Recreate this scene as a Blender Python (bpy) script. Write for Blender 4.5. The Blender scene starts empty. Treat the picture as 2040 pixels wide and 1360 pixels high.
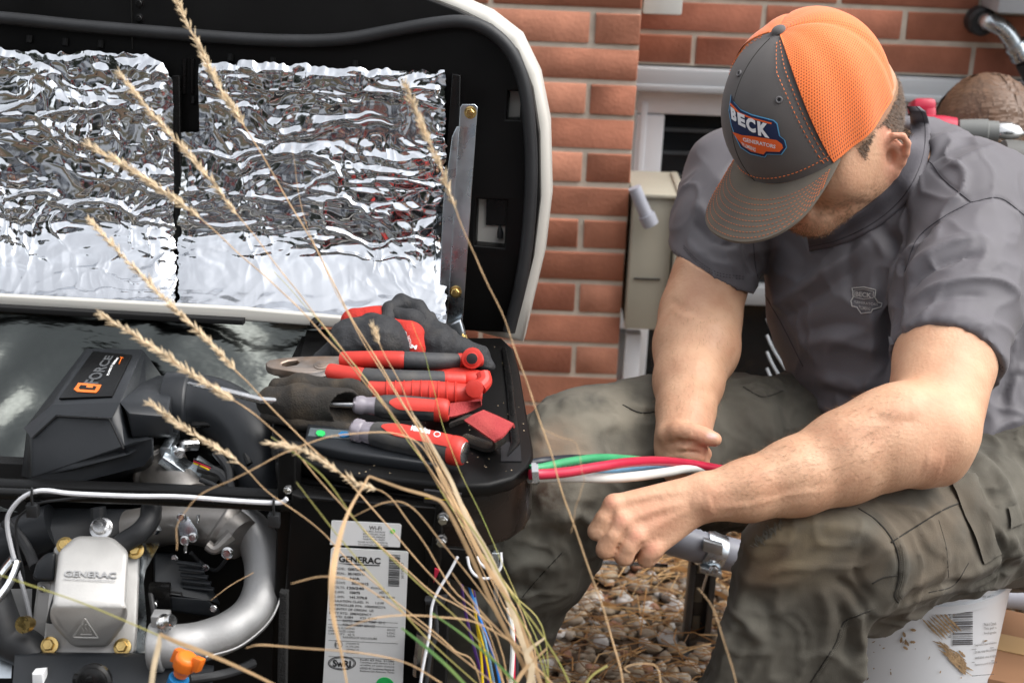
import bpy, bmesh, math, random
import numpy as np
from mathutils import Vector, Matrix
from mathutils.bvhtree import BVHTree
PI = math.pi
rad = math.radians
random.seed(7)
SC = bpy.context.scene
COL = SC.collection

# ---------------------------------------------------------------- camera
FPX = 2833.0            # focal length in pixels of the 2040 wide photograph
CAM = Vector((0, 0, 1.33))
PITCH, ROLL = rad(20.5), rad(2.3)
_F = Vector((0, math.cos(PITCH), -math.sin(PITCH)))
_U0 = Vector((0, math.sin(PITCH), math.cos(PITCH)))
_R0 = Vector((1, 0, 0))
_R = _R0*math.cos(ROLL) + _U0*math.sin(ROLL)
_U = _U0*math.cos(ROLL) - _R0*math.sin(ROLL)
cam_data = bpy.data.cameras.new('camera')
cam_data.sensor_width = 36.0
cam_data.lens = 36.0*FPX/2040.0
cam_data.clip_start = 0.05
cam_data.clip_end = 400.0
cam_data.dof.use_dof = True
cam_data.dof.focus_distance = 1.72
cam_data.dof.aperture_fstop = 6.3
cam = bpy.data.objects.new('camera', cam_data)
COL.objects.link(cam)
m = Matrix.Identity(4)
for i in range(3):
    m[i][0] = _R[i]; m[i][1] = _U[i]; m[i][2] = -_F[i]; m[i][3] = CAM[i]
cam.matrix_world = m
SC.camera = cam

# ---------------------------------------------------------------- light
SUN_EL, SUN_AZ = rad(58), rad(98)      # azimuth measured from +Y (away from the camera) to +X (right)
world = bpy.data.worlds.new('World')
SC.world = world
world.use_nodes = True
wn = world.node_tree
for n in list(wn.nodes): wn.nodes.remove(n)
sky = wn.nodes.new('ShaderNodeTexSky'); sky.sky_type = 'NISHITA'
sky.sun_disc = False
sky.sun_elevation = SUN_EL
sky.sun_rotation = SUN_AZ
sky.air_density = 1.0; sky.dust_density = 3.0; sky.ozone_density = 1.0
hs = wn.nodes.new('ShaderNodeHueSaturation'); hs.inputs['Saturation'].default_value = 0.16
bg = wn.nodes.new('ShaderNodeBackground'); bg.inputs['Strength'].default_value = 0.15
wo = wn.nodes.new('ShaderNodeOutputWorld')
wn.links.new(sky.outputs[0], hs.inputs['Color'])
wn.links.new(hs.outputs[0], bg.inputs['Color'])
wn.links.new(bg.outputs[0], wo.inputs['Surface'])
sun_data = bpy.data.lights.new('sun', 'SUN')
sun_data.energy = 1.05
sun_data.angle = rad(55)
sun_data.color = (1.0, 0.955, 0.89)
sun = bpy.data.objects.new('sun', sun_data)
COL.objects.link(sun)
_sd = Vector((math.sin(SUN_AZ)*math.cos(SUN_EL), math.cos(SUN_AZ)*math.cos(SUN_EL), math.sin(SUN_EL)))
sun.rotation_euler = _sd.to_track_quat('Z', 'Y').to_euler()
sun.location = (3, 3, 6)
SC.view_settings.view_transform = 'Standard'
SC.view_settings.look = 'None'
SC.view_settings.gamma = 1.0
SC.view_settings.use_curve_mapping = False
SC.view_settings.exposure = 1.20
SC.render.engine = 'CYCLES'
SC.cycles.max_bounces = 8
SC.cycles.glossy_bounces = 5
SC.cycles.caustics_reflective = False
SC.cycles.caustics_refractive = False

# ---------------------------------------------------------------- geometry of the place
def ray(px, py):
    return _F + _R*((px-1020.0)/FPX) - _U*((py-680.0)/FPX)
def P(px, py, d):
    return CAM + ray(px, py)*d
def H(px, py, z):
    r = ray(px, py); return CAM + r*((z-CAM.z)/r.z)
class Plane:
    def __init__(s, o, n):
        s.o = Vector(o); s.n = Vector(n).normalized()
        s.x = Vector((0,0,1)).cross(s.n)
        if s.x.length < 1e-3: s.x = Vector((1,0,0))
        s.x.normalize()
        if s.x.dot(_R) < 0: s.x = -s.x
        s.y = s.n.cross(s.x).normalized()
        if s.y.dot(_U) < 0: s.y = -s.y
        if s.n.dot(_F) > 0: s.n = -s.n          # normal looks at the camera
    def hit(s, px, py, off=0.0):
        r = ray(px, py)
        t = (s.o - CAM).dot(s.n)/r.dot(s.n)
        return CAM + r*t + s.n*off
    def uv(s, px, py):
        q = s.hit(px, py) - s.o
        return (q.dot(s.x), q.dot(s.y))
    def pt(s, u, v, off=0.0):
        return s.o + s.x*u + s.y*v + s.n*off
def topx(co):
    """numpy (n,3) world -> (n,3) px, py, depth"""
    c = np.asarray(co, float) - np.array(CAM)
    d = c @ np.array(_F)
    return np.stack([1020 + FPX*(c @ np.array(_R))/d, 680 - FPX*(c @ np.array(_U))/d, d], 1)

# ---------------------------------------------------------------- noise in numpy
def _h(ix, iy, iz, s):
    n = (ix*374761393 + iy*668265263 + iz*2147483647 + s*974711) & 0xffffffff
    n = ((n ^ (n >> 13))*1274126177) & 0xffffffff
    n = (n ^ (n >> 16)) & 0xffff
    return n/65535.0
def vn(x, y, z=None, s=0):
    """smooth value noise 0..1"""
    if z is None: z = np.zeros_like(x)
    xi, yi, zi = np.floor(x), np.floor(y), np.floor(z)
    fx, fy, fz = x-xi, y-yi, z-zi
    xi, yi, zi = xi.astype(np.int64), yi.astype(np.int64), zi.astype(np.int64)
    f = lambda t: t*t*t*(t*(t*6-15)+10)
    fx, fy, fz = f(fx), f(fy), f(fz)
    r = 0
    for a in (0, 1):
        for b in (0, 1):
            for c in (0, 1):
                w = (fx if a else 1-fx)*(fy if b else 1-fy)*(fz if c else 1-fz)
                r = r + w*_h(xi+a, yi+b, zi+c, s)
    return r
def fbm(x, y, z=None, s=0, o=3):
    r = 0; a = .5
    if z is None: z = np.zeros_like(x)
    for i in range(o):
        r = r + a*(vn(x, y, z, s+i)*2-1); a *= .5; x = x*2.03; y = y*2.03; z = z*2.03
    return r

# ---------------------------------------------------------------- objects
def wloc(o):
    v = Vector((0,0,0))
    while o is not None:
        v = v + o.location; o = o.parent
    return v
def tagit(o, label=None, cat=None, group=None, kind=None):
    if label: o['label'] = label
    if cat: o['category'] = cat
    if group: o['group'] = group
    if kind: o['kind'] = kind
    return o
def thing(name, loc, label, cat, group=None):
    o = bpy.data.objects.new(name, None)
    o.empty_display_size = .05
    COL.objects.link(o); o.location = loc
    return tagit(o, label, cat, group)
def link(name, me, mat, parent=None, smooth=35):
    """world-space mesh -> object; origin at the parent's origin or, top-level, at its own foot"""
    if mat is not None:
        ms = mat if isinstance(mat, (list, tuple)) else [mat]
        if len(me.materials) == 0:
            for q in ms: me.materials.append(q)
    if smooth is not None:
        me.shade_smooth()
        if smooth < 179: me.set_sharp_from_angle(angle=rad(smooth))
    n = len(me.vertices)
    co = np.empty(n*3, np.float32); me.vertices.foreach_get('co', co); co = co.reshape(-1, 3)
    if parent is None:
        off = np.array([(co[:,0].min()+co[:,0].max())/2, (co[:,1].min()+co[:,1].max())/2, co[:,2].min()])
        loc = Vector(off)
    else:
        off = np.array(wloc(parent)); loc = Vector((0,0,0))
    co -= off.astype(np.float32)
    me.vertices.foreach_set('co', co.ravel()); me.update()
    me.name = name
    o = bpy.data.objects.new(name, me)
    COL.objects.link(o)
    if parent is not None: o.parent = parent
    o.location = loc
    return o
def catmull(pts, n):
    """pts list of tuples (any dim) -> resampled array"""
    p = np.array([list(q) for q in pts], float)
    if len(p) == 2:
        t = np.linspace(0, 1, n)[:,None]; return p[0]*(1-t)+p[1]*t
    q = np.vstack([2*p[0]-p[1], p, 2*p[-1]-p[-2]])
    out = []
    seg = len(p)-1
    for k in range(n):
        u = k/(n-1)*seg; i = min(int(u), seg-1); t = u-i
        a, b, c, d = q[i], q[i+1], q[i+2], q[i+3]
        out.append(.5*((2*b)+(c-a)*t+(2*a-5*b+4*c-d)*t*t+(3*b-a-3*c+d)*t**3))
    return np.array(out)
class MB:
    def __init__(s): s.v = []; s.f = []; s.mi = []
    def add(s, vs, fs, mi=0):
        b = len(s.v); s.v += [tuple(q) for q in vs]
        s.f += [tuple(i+b for i in f) for f in fs]; s.mi += [mi]*len(fs); return s
    def box(s, c, size, ax=None, mi=0, taper=1.0):
        """box centred at c, full size, axes ax (3 vectors)"""
        ax = ax or (Vector((1,0,0)), Vector((0,1,0)), Vector((0,0,1)))
        c = Vector(c); vs = []
        for k in (-1, 1):
            for j in (-1, 1):
                for i in (-1, 1):
                    w = taper if k > 0 else 1.0
                    vs.append(c + ax[0]*(i*size[0]/2*w) + ax[1]*(j*size[1]/2*w) + ax[2]*(k*size[2]/2))
        return s.add(vs, [(0,2,3,1),(4,5,7,6),(0,1,5,4),(2,6,7,3),(0,4,6,2),(1,3,7,5)], mi)
    def tube(s, pts, rs, seg=10, n=None, flat=1.0, up=None, mi=0, cap=True, resample=True):
        """sweep along pts; rs radius or list; flat squashes across 'up'"""
        if not hasattr(rs, '__len__'): rs = [rs]*len(pts)
        if resample and len(pts) > 2:
            n = n or max(6, len(pts)*5)
            a = catmull([list(p)+[r] for p, r in zip(pts, rs)], n)
            pts = [Vector(q[:3]) for q in a]; rs = [max(float(q[3]), 1e-5) for q in a]
        else: pts = [Vector(p) for p in pts]
        N = len(pts)
        tan = [(pts[min(i+1, N-1)]-pts[max(i-1, 0)]).normalized() for i in range(N)]
        u = Vector(up) if up is not None else Vector((0.31, 0.2, 0.93))
        u = (u - tan[0]*u.dot(tan[0]))
        if u.length < 1e-4: u = Vector((1,0,0)) - tan[0]*tan[0].x
        u.normalize(); vs = []
        for i in range(N):
            u = u - tan[i]*u.dot(tan[i]); u.normalize()
            w = tan[i].cross(u)
            for k in range(seg):
                a = 2*PI*k/seg
                vs.append(pts[i] + u*(math.cos(a)*rs[i]*flat) + w*(math.sin(a)*rs[i]))
        fs = []
        for i in range(N-1):
            for k in range(seg):
                k2 = (k+1) % seg
                fs.append((i*seg+k, i*seg+k2, (i+1)*seg+k2, (i+1)*seg+k))
        if cap:
            fs.append(tuple(range(seg))[::-1]); fs.append(tuple((N-1)*seg+k for k in range(seg)))
        return s.add(vs, fs, mi)
    def cyl(s, a, b, r, r2=None, seg=16, mi=0):
        return s.tube([a, b], [r, r if r2 is None else r2], seg, resample=False, mi=mi)
    def lathe(s, a, axis, prof, seg=24, mi=0, cap=True):
        """prof list (along, radius) from point a along axis"""
        axis = Vector(axis).normalized()
        pts = [Vector(a)+axis*t for t, r in prof]
        u = Vector((0.3,0.1,0.9)); u = (u-axis*u.dot(axis)).normalized(); w = axis.cross(u)
        vs = []
        for p, (t, r) in zip(pts, prof):
            for k in range(seg):
                q = 2*PI*k/seg; vs.append(p+u*(math.cos(q)*r)+w*(math.sin(q)*r))
        fs = []
        for i in range(len(prof)-1):
            for k in range(seg):
                k2 = (k+1) % seg; fs.append((i*seg+k, i*seg+k2, (i+1)*seg+k2, (i+1)*seg+k))
        if cap:
            fs.append(tuple(range(seg))[::-1]); fs.append(tuple((len(prof)-1)*seg+k for k in range(seg)))
        return s.add(vs, fs, mi)
    def ball(s, c, r, ax=None, n=10, mi=0):
        c = Vector(c); r = r if hasattr(r, '__len__') else (r, r, r)
        ax = ax or (Vector((1,0,0)), Vector((0,1,0)), Vector((0,0,1)))
        vs = []; fs = []; m2 = 2*n
        for i in range(n+1):
            th = PI*i/n
            for k in range(m2):
                ph = 2*PI*k/m2
                vs.append(c+ax[0]*(r[0]*math.sin(th)*math.cos(ph))+ax[1]*(r[1]*math.sin(th)*math.sin(ph))+ax[2]*(r[2]*math.cos(th)))
        for i in range(n):
            for k in range(m2):
                k2 = (k+1) % m2; fs.append((i*m2+k, (i+1)*m2+k, (i+1)*m2+k2, i*m2+k2))
        return s.add(vs, fs, mi)
    def mesh(s, name='mesh', bevel=0, bseg=2):
        me = bpy.data.meshes.new(name)
        me.from_pydata([tuple(v) for v in s.v], [], s.f)
        me.polygons.foreach_set('material_index', s.mi)
        bm = bmesh.new(); bm.from_mesh(me)
        bmesh.ops.remove_doubles(bm, verts=bm.verts, dist=1e-6)
        bmesh.ops.recalc_face_normals(bm, faces=bm.faces)
        if bevel:
            es = [e for e in bm.edges if len(e.link_faces) == 2 and e.calc_face_angle(0) > rad(25)]
            bmesh.ops.bevel(bm, geom=es, offset=bevel, segments=bseg, affect='EDGES', profile=.5, clamp_overlap=True)
        bm.to_mesh(me); bm.free()
        return me
    def build(s, name, mat, parent=None, bevel=0, smooth=35, bseg=2):
        return link(name, s.mesh(name, bevel, bseg), mat, parent, smooth)
def plate_mesh(pl, outline, thick, holes=(), bevel=0.0, off=0.0, px=True, smoothpath=0):
    """outline in photo pixels on plane pl; front face at off above the plane, body of the given thickness behind it"""
    cu = bpy.data.curves.new('c', 'CURVE'); cu.dimensions = '2D'; cu.fill_mode = 'BOTH'
    bevel = min(bevel, thick*.45)
    cu.extrude = max(thick/2 - bevel, 1e-5); cu.bevel_depth = bevel; cu.bevel_resolution = 2 if bevel else 0
    cu.offset = -bevel if bevel else 0
    for loop in [outline]+list(holes):
        q = [pl.uv(*p) for p in loop] if px else list(loop)
        if smoothpath:
            c = catmull(q+[q[0]], smoothpath)[:-1]; q = [tuple(k) for k in c]
        sp = cu.splines.new('POLY'); sp.points.add(len(q)-1); sp.use_cyclic_u = True
        for p, (a, b) in zip(sp.points, q): p.co = (a, b, 0, 1)
    o = bpy.data.objects.new('c', cu)
    COL.objects.link(o)
    dg = bpy.context.evaluated_depsgraph_get(); dg.update()
    me = bpy.data.meshes.new_from_object(o.evaluated_get(dg))
    bpy.data.objects.remove(o); bpy.data.curves.remove(cu)
    n = len(me.vertices); co = np.empty(n*3); me.vertices.foreach_get('co', co); co = co.reshape(-1, 3)
    w = np.array(pl.o)+co[:,:1]*np.array(pl.x)+co[:,1:2]*np.array(pl.y)+(co[:,2:3]+off-thick/2)*np.array(pl.n)
    me.vertices.foreach_set('co', w.astype(np.float32).ravel())
    bm = bmesh.new(); bm.from_mesh(me); bmesh.ops.remove_doubles(bm, verts=bm.verts, dist=1e-6)
    bmesh.ops.recalc_face_normals(bm, faces=bm.faces); bm.to_mesh(me); bm.free()
    me.materials.clear()
    return me
def plate(name, mat, parent, pl, outline, thick, **k):
    sm = k.pop('smooth', 35)
    return link(name, plate_mesh(pl, outline, thick, **k), mat, parent, sm)
_tc = {}
def text2d(s, bold=0.0, extrude=0.0, shear=0.0, align='LEFT', spacing=1.0):
    key = (s, bold, extrude, shear, align, spacing)
    if key in _tc: return _tc[key]
    cu = bpy.data.curves.new('t', 'FONT'); cu.body = s; cu.size = 1; cu.offset = bold; cu.extrude = extrude
    cu.shear = shear; cu.align_x = align; cu.resolution_u = 3; cu.space_character = spacing
    o = bpy.data.objects.new('t', cu); COL.objects.link(o)
    dg = bpy.context.evaluated_depsgraph_get(); dg.update()
    me = bpy.data.meshes.new_from_object(o.evaluated_get(dg))
    vs = [v.co.copy() for v in me.vertices]; fs = [tuple(p.vertices) for p in me.polygons]
    bpy.data.objects.remove(o); bpy.data.curves.remove(cu); bpy.data.meshes.remove(me)
    _tc[key] = (vs, fs); return vs, fs
def text_fit(mb, s, quad, mapper, bold=0.0, extrude=0.0, mi=0, shear=0.0, spacing=1.0):
    """put text so its box fills quad (4 px corners: top-left, top-right, bottom-right, bottom-left); mapper(px,py,h)->point"""
    vs, fs = text2d(s, bold, extrude, shear, 'LEFT', spacing)
    if not vs: return
    x0 = min(v.x for v in vs); x1 = max(v.x for v in vs); y0 = min(v.y for v in vs); y1 = max(v.y for v in vs)
    tl, tr, br, bl = quad
    out = []
    for v in vs:
        a = (v.x-x0)/(x1-x0+1e-9); b = (v.y-y0)/(y1-y0+1e-9)
        px = (tl[0]*(1-a)+tr[0]*a)*b + (bl[0]*(1-a)+br[0]*a)*(1-b)
        py = (tl[1]*(1-a)+tr[1]*a)*b + (bl[1]*(1-a)+br[1]*a)*(1-b)
        out.append(mapper(px, py, v.z))
    mb.add(out, fs, mi)

# ---------------------------------------------------------------- materials
def mat(name, col, rough=.5, metal=0.0, var=0.0, vscale=20.0, col2=None, bump=0.0, bscale=60.0, coat=0.0,
        bstretch=None, detail=4.0, rvar=0.0, sss=0.0, trans=0.0, ior=1.45, sheen=0.0, thr=None, spec=0.5, bdist=0.002, vstretch=None):
    """principled with noise-driven colour variation, roughness variation and fine bump"""
    M = bpy.data.materials.new(name); M.use_nodes = True
    nt = M.node_tree; B = nt.nodes['Principled BSDF']
    B.inputs['Base Color'].default_value = (*col, 1)
    B.inputs['Roughness'].default_value = rough
    B.inputs['Metallic'].default_value = metal
    B.inputs['IOR'].default_value = ior
    B.inputs['Specular IOR Level'].default_value = spec
    if coat: B.inputs['Coat Weight'].default_value = coat; B.inputs['Coat Roughness'].default_value = .08
    if trans: B.inputs['Transmission Weight'].default_value = trans
    if sheen: B.inputs['Sheen Weight'].default_value = sheen; B.inputs['Sheen Roughness'].default_value = .5
    if sss:
        B.inputs['Subsurface Weight'].default_value = sss
        B.inputs['Subsurface Radius'].default_value = (1.0, .35, .2); B.inputs['Subsurface Scale'].default_value = .006
    tc = nt.nodes.new('ShaderNodeTexCoord')
    def noise(scale, det=detail, stretch=None, dist=0.0):
        n = nt.nodes.new('ShaderNodeTexNoise'); n.inputs['Scale'].default_value = scale; n.inputs['Detail'].default_value = det
        n.inputs['Distortion'].default_value = dist
        if stretch:
            mp = nt.nodes.new('ShaderNodeMapping'); mp.inputs['Scale'].default_value = stretch
            nt.links.new(tc.outputs['Object'], mp.inputs['Vector']); nt.links.new(mp.outputs[0], n.inputs['Vector'])
        else: nt.links.new(tc.outputs['Object'], n.inputs['Vector'])
        return n
    if var or col2:
        n = noise(vscale, 5.0, vstretch)
        cr = nt.nodes.new('ShaderNodeValToRGB')
        lo, hi = thr if thr else (.32, .68)
        cr.color_ramp.elements[0].position = lo; cr.color_ramp.elements[1].position = hi
        c2 = col2 if col2 else tuple(min(1, c*(1+var)) for c in col)
        c1 = col if col2 else tuple(c*(1-var) for c in col)
        cr.color_ramp.elements[0].color = (*c1, 1); cr.color_ramp.elements[1].color = (*c2, 1)
        nt.links.new(n.outputs['Fac'], cr.inputs['Fac']); nt.links.new(cr.outputs[0], B.inputs['Base Color'])
    if rvar:
        n = noise(vscale*1.7, 3.0); mr = nt.nodes.new('ShaderNodeMapRange')
        mr.inputs['From Min'].default_value = .3; mr.inputs['From Max'].default_value = .7
        mr.inputs['To Min'].default_value = max(0, rough-rvar); mr.inputs['To Max'].default_value = min(1, rough+rvar)
        nt.links.new(n.outputs['Fac'], mr.inputs['Value']); nt.links.new(mr.outputs[0], B.inputs['Roughness'])
    if bump:
        n = noise(bscale, 3.0, bstretch)
        bp = nt.nodes.new('ShaderNodeBump'); bp.inputs['Strength'].default_value = bump; bp.inputs['Distance'].default_value = bdist
        nt.links.new(n.outputs['Fac'], bp.inputs['Height']); nt.links.new(bp.outputs[0], B.inputs['Normal'])
    return M
M = {}
M['brick'] = [mat('brick%d' % i, c, .92, var=.16, vscale=14, bump=.5, bscale=150, bdist=.003) for i, c in enumerate(
    [(.43,.180,.112), (.37,.145,.088), (.47,.205,.130), (.40,.160,.098), (.33,.125,.078)])]
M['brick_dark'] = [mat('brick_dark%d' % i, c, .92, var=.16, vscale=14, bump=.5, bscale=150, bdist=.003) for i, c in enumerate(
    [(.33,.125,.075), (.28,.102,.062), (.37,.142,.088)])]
M['mortar'] = mat('mortar', (.52,.46,.385), .95, var=.12, vscale=25, bump=.6, bscale=120)
M['black_satin'] = mat('black_satin', (.0035,.0034,.0034), .38, var=.2, vscale=8, rvar=.06, bump=.03, bscale=200, spec=.22)
M['black_gloss'] = mat('black_gloss', (.005,.0048,.0048), .26, rvar=.08, vscale=12, spec=.35)
M['brown_black'] = mat('brown_black', (.016,.0115,.0095), .25, rvar=.05, vscale=10, bump=.05, bscale=300)
M['black_plastic'] = mat('black_plastic', (.015,.017,.020), .42, var=.12, vscale=15, rvar=.08, bump=.12, bscale=420, bdist=.0006)
M['black_dull'] = mat('black_dull', (.005,.005,.0055), .7, var=.2, vscale=10)
M['rubber'] = mat('rubber', (.020,.021,.023), .5, var=.15, vscale=30, bump=.1, bscale=200)
M['cream_paint'] = mat('cream_paint', (.60,.585,.54), .38, var=.03, vscale=6, rvar=.06, coat=.1)
M['foil'] = mat('foil', (.76,.78,.81), .13, 1.0, var=.03, vscale=6, bump=.03, bscale=130, bdist=.003, rvar=.03)
M['dark_film'] = mat('dark_film', (.085,.092,.088), .20, 1.0, bump=.22, bscale=16, bstretch=(1,1,3.0), bdist=.014, rvar=.05)
M['zinc'] = mat('zinc', (.55,.60,.64), .30, 1.0, var=.18, vscale=25, rvar=.12, bump=.06, bscale=150)
M['yellow_zinc'] = mat('yellow_zinc', (.62,.44,.17), .3, 1.0, var=.15, vscale=60, rvar=.1)
M['cast_alu'] = mat('cast_alu', (.56,.55,.53), .52, .55, var=.06, vscale=40, bump=.18, bscale=420, bdist=.0008, rvar=.06)
M['cast_dark'] = mat('cast_dark', (.28,.265,.25), .45, .8, var=.15, vscale=30, bump=.2, bscale=350, bdist=.0008)
M['pipe_alu'] = mat('pipe_alu', (.40,.40,.40), .52, .65, var=.12, vscale=18, bump=.2, bscale=300, bdist=.001, rvar=.1)
M['steel'] = mat('steel', (.62,.62,.62), .22, 1.0, var=.1, vscale=50, rvar=.08)
M['white_label'] = mat('white_label', (.86,.87,.88), .35, var=.02, vscale=8)
M['grey_label'] = mat('grey_label', (.78,.79,.79), .32, var=.03, vscale=8)
M['ink'] = mat('ink', (.012,.012,.014), .5)
M['ink_grey'] = mat('ink_grey', (.10,.10,.105), .5)
M['green_dot'] = mat('green_dot', (.03,.48,.12), .4)
M['bright_green'] = mat('bright_green', (.10,.72,.06), .4)
M['orange_plastic'] = mat('orange_plastic', (.85,.19,.02), .35, var=.08, vscale=40)
M['blue_metal'] = mat('blue_metal', (.02,.22,.52), .3, .3)
M['white_wire'] = mat('white_wire', (.68,.69,.72), .35, var=.04, vscale=30)
M['window_white'] = mat('window_white', (.74,.76,.79), .4, var=.03, vscale=5)
M['window_grey'] = mat('window_grey', (.42,.44,.46), .5, var=.05, vscale=4)
M['glass_dark'] = mat('glass_dark', (.010,.012,.014), .08, rvar=.03, vscale=4)
M['box_beige'] = mat('box_beige', (.36,.335,.27), .55, var=.06, vscale=6, bump=.05, bscale=200)
M['pvc_grey'] = mat('pvc_grey', (.34,.35,.40), .38, var=.1, vscale=10, rvar=.08)
M['box_grey'] = mat('box_grey', (.42,.45,.48), .45, .2, var=.05, vscale=8)
M['cable_red'] = mat('cable_red', (.46,.022,.055), .30, var=.08, vscale=40, bump=.1, bscale=120)
M['cable_green'] = mat('cable_green', (.045,.30,.13), .33, var=.1, vscale=40, bump=.1, bscale=120)
M['cable_black'] = mat('cable_black', (.014,.018,.026), .33, bump=.1, bscale=120)
M['cable_white'] = mat('cable_white', (.66,.67,.64), .32, var=.04, vscale=30)
M['cable_blue'] = mat('cable_blue', (.22,.42,.62), .35)
M['wire_blue'] = mat('wire_blue', (.02,.19,.60), .35)
M['wire_yellow'] = mat('wire_yellow', (.72,.50,.02), .35)
M['wire_purple'] = mat('wire_purple', (.10,.035,.22), .35)
M['cardboard'] = mat('cardboard', (.34,.18,.095), .8, var=.1, vscale=10)
M['straw'] = mat('straw', (.56,.37,.20), .6, var=.22, vscale=35)
M['straw_pale'] = mat('straw_pale', (.68,.54,.36), .7, var=.15, vscale=50)
M['green_stem'] = mat('green_stem', (.23,.29,.06), .5, col2=(.50,.42,.15), vscale=9)
M['green_blade'] = mat('green_blade', (.10,.23,.07), .45, col2=(.22,.33,.10), vscale=20)
# ================================================================ SETTING
YP, YR = 2.836, 3.09
PILLAR = Plane((0, YP, 1), (0, -1, 0))
RECESS = Plane((0, YR, 1), (0, -1, 0))

# ---- ground: one big sheet, lawn away from the wall, bare soil bed under the gravel
soil = mat('soil', (.085,.055,.035), .95, var=.35, vscale=6, bump=.8, bscale=60, bdist=.01)
lawn_m = mat('lawn', (.016,.022,.012), .9, col2=(.075,.055,.030), vscale=1.3, bump=.8, bscale=40, bdist=.02)
mb = MB(); mb.add([(-60,-120,0),(60,-120,0),(60,30,0),(-60,30,0)], [(0,1,2,3)])
tagit(mb.build('ground', lawn_m, smooth=None), kind='structure')
mb = MB(); mb.add([(-2.5,.6,.004),(3.5,.6,.004),(3.5,YR+.05,.004),(-2.5,YR+.05,.004)], [(0,1,2,3)])
tagit(mb.build('garden_bed', soil, smooth=None), kind='structure')
mb = MB(); mb.add([(-9,-8.5,.006),(7,-8.5,.006),(7,-.9,.006),(-9,-.9,.006)], [(0,1,2,3)])
tagit(mb.build('added_driveway', mat('concrete', (.17,.18,.195), .85, var=.10, vscale=.8, bump=.1, bscale=30), smooth=None), kind='structure')  # paved slab added behind the camera to give the foil calm grey reflections

# ---- gravel: river stones, uncountable
def gravel():
    rs = np.random.RandomState(3)
    base = MB().ball((0,0,0), 1, n=4)
    bv = np.array(base.v); bf = base.f
    V = []; F = []; MI = []
    def patch(n, x0, x1, y0, y1, s0, s1, zj):
        for i in range(n):
            x = rs.uniform(x0, x1); y = rs.uniform(y0, y1)
            s = rs.uniform(s0, s1)*(.7+.6*rs.rand())
            sc = np.array([s*rs.uniform(.8,1.35), s*rs.uniform(.7,1.1), s*rs.uniform(.45,.75)])
            w = bv*sc
            w = w*(1+.22*(vn(bv[:,0]*1.6+i, bv[:,1]*1.6, bv[:,2]*1.6, 5)[:,None]-.5)*1.4)
            a = rs.uniform(0, 2*PI); t = rs.uniform(-.35,.35)
            ca, sa, ct, st = math.cos(a), math.sin(a), math.cos(t), math.sin(t)
            R1 = np.array([[ca,-sa,0],[sa,ca,0],[0,0,1]]) @ np.array([[1,0,0],[0,ct,-st],[0,st,ct]])
            w = w @ R1.T + np.array([x, y, rs.uniform(0, zj)+s*.25])
            b = len(V)*len(bv)
            V.append(w); F.extend([tuple(k+b for k in f) for f in bf]); MI.extend([rs.choice(5, p=[.34,.24,.2,.14,.08])]*len(bf))
    patch(4600, -.15, 1.0, 1.75, 3.0, .0075, .0165, .020)
    patch(1300, .6, 2.2, 2.1, 3.06, .012, .021, .015)
    patch(900, -1.6, .0, 1.9, 3.0, .012, .020, .012)
    patch(500, -.6, 1.8, .8, 1.8, .012, .020, .012)
    me = bpy.data.meshes.new('gravel'); me.from_pydata(np.vstack(V).tolist(), [], F)
    me.polygons.foreach_set('material_index', MI)
    ms = [mat('stone%d' % i, c, .93, var=.22, vscale=30, bump=.4, bscale=120, bdist=.003) for i, c in enumerate(
        [(.36,.29,.21), (.29,.24,.185), (.46,.40,.33), (.54,.52,.50), (.33,.18,.12)])]
    tagit(link('gravel', me, ms, smooth=180), 'rounded brown and grey river stones covering the bed by the wall', 'gravel', kind='stuff')
gravel()
def needles():
    rs = np.random.RandomState(5); V = []; F = []; MI = []
    def put(n, x0, x1, y0, y1, z0, z1, l0, l1, w):
        for i in range(n):
            x = rs.uniform(x0, x1); y = rs.uniform(y0, y1); z = rs.uniform(z0, z1); a = rs.normal(0, .75); l = rs.uniform(l0, l1)
            d = np.array([math.cos(a), math.sin(a), rs.normal(0,.14)])*l
            bnd = np.array([-math.sin(a), math.cos(a), 0])*rs.normal(0,.15)*l + np.array([0,0,.1*l])
            s = np.array([-math.sin(a), math.cos(a), 0])*w*rs.uniform(.6,1.3); c = np.array([x, y, z])
            b = len(V)
            for t, q in ((-.5,0),(0,1),(.5,0)):
                V.append(c+d*t+bnd*q-s); V.append(c+d*t+bnd*q+s); V.append(c+d*t+bnd*q+np.array([0,0,w*1.5]))
            for k in (0, 3):
                F.extend([(b+k,b+k+1,b+k+4,b+k+3),(b+k+1,b+k+2,b+k+5,b+k+4),(b+k+2,b+k,b+k+3,b+k+5)])
                MI.extend([i % 3]*3)
    put(2300, -.1, 1.1, 2.25, 3.05, .025, .05, .05, .13, .0011)
    put(1000, -.1, .9, 1.8, 2.4, .03, .05, .05, .12, .0010)
    put(900, .8, 2.1, 2.2, 3.0, .03, .045, .05, .13, .0012)
    put(110, .0, 1.0, 2.1, 2.95, .028, .04, .02, .045, .005)      # broad fallen leaves
    me = bpy.data.meshes.new('pine_needles'); me.from_pydata([tuple(v) for v in V], [], F)
    me.polygons.foreach_set('material_index', MI)
    ms = [mat('needle%d' % i, c, .75, var=.25, vscale=8) for i, c in enumerate([(.40,.21,.075), (.26,.14,.065), (.50,.32,.15)])]
    tagit(link('pine_needles', me, ms, smooth=None), 'dry orange pine needles and leaves scattered over the river stones', 'pine needles', kind='stuff')
needles()

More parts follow.
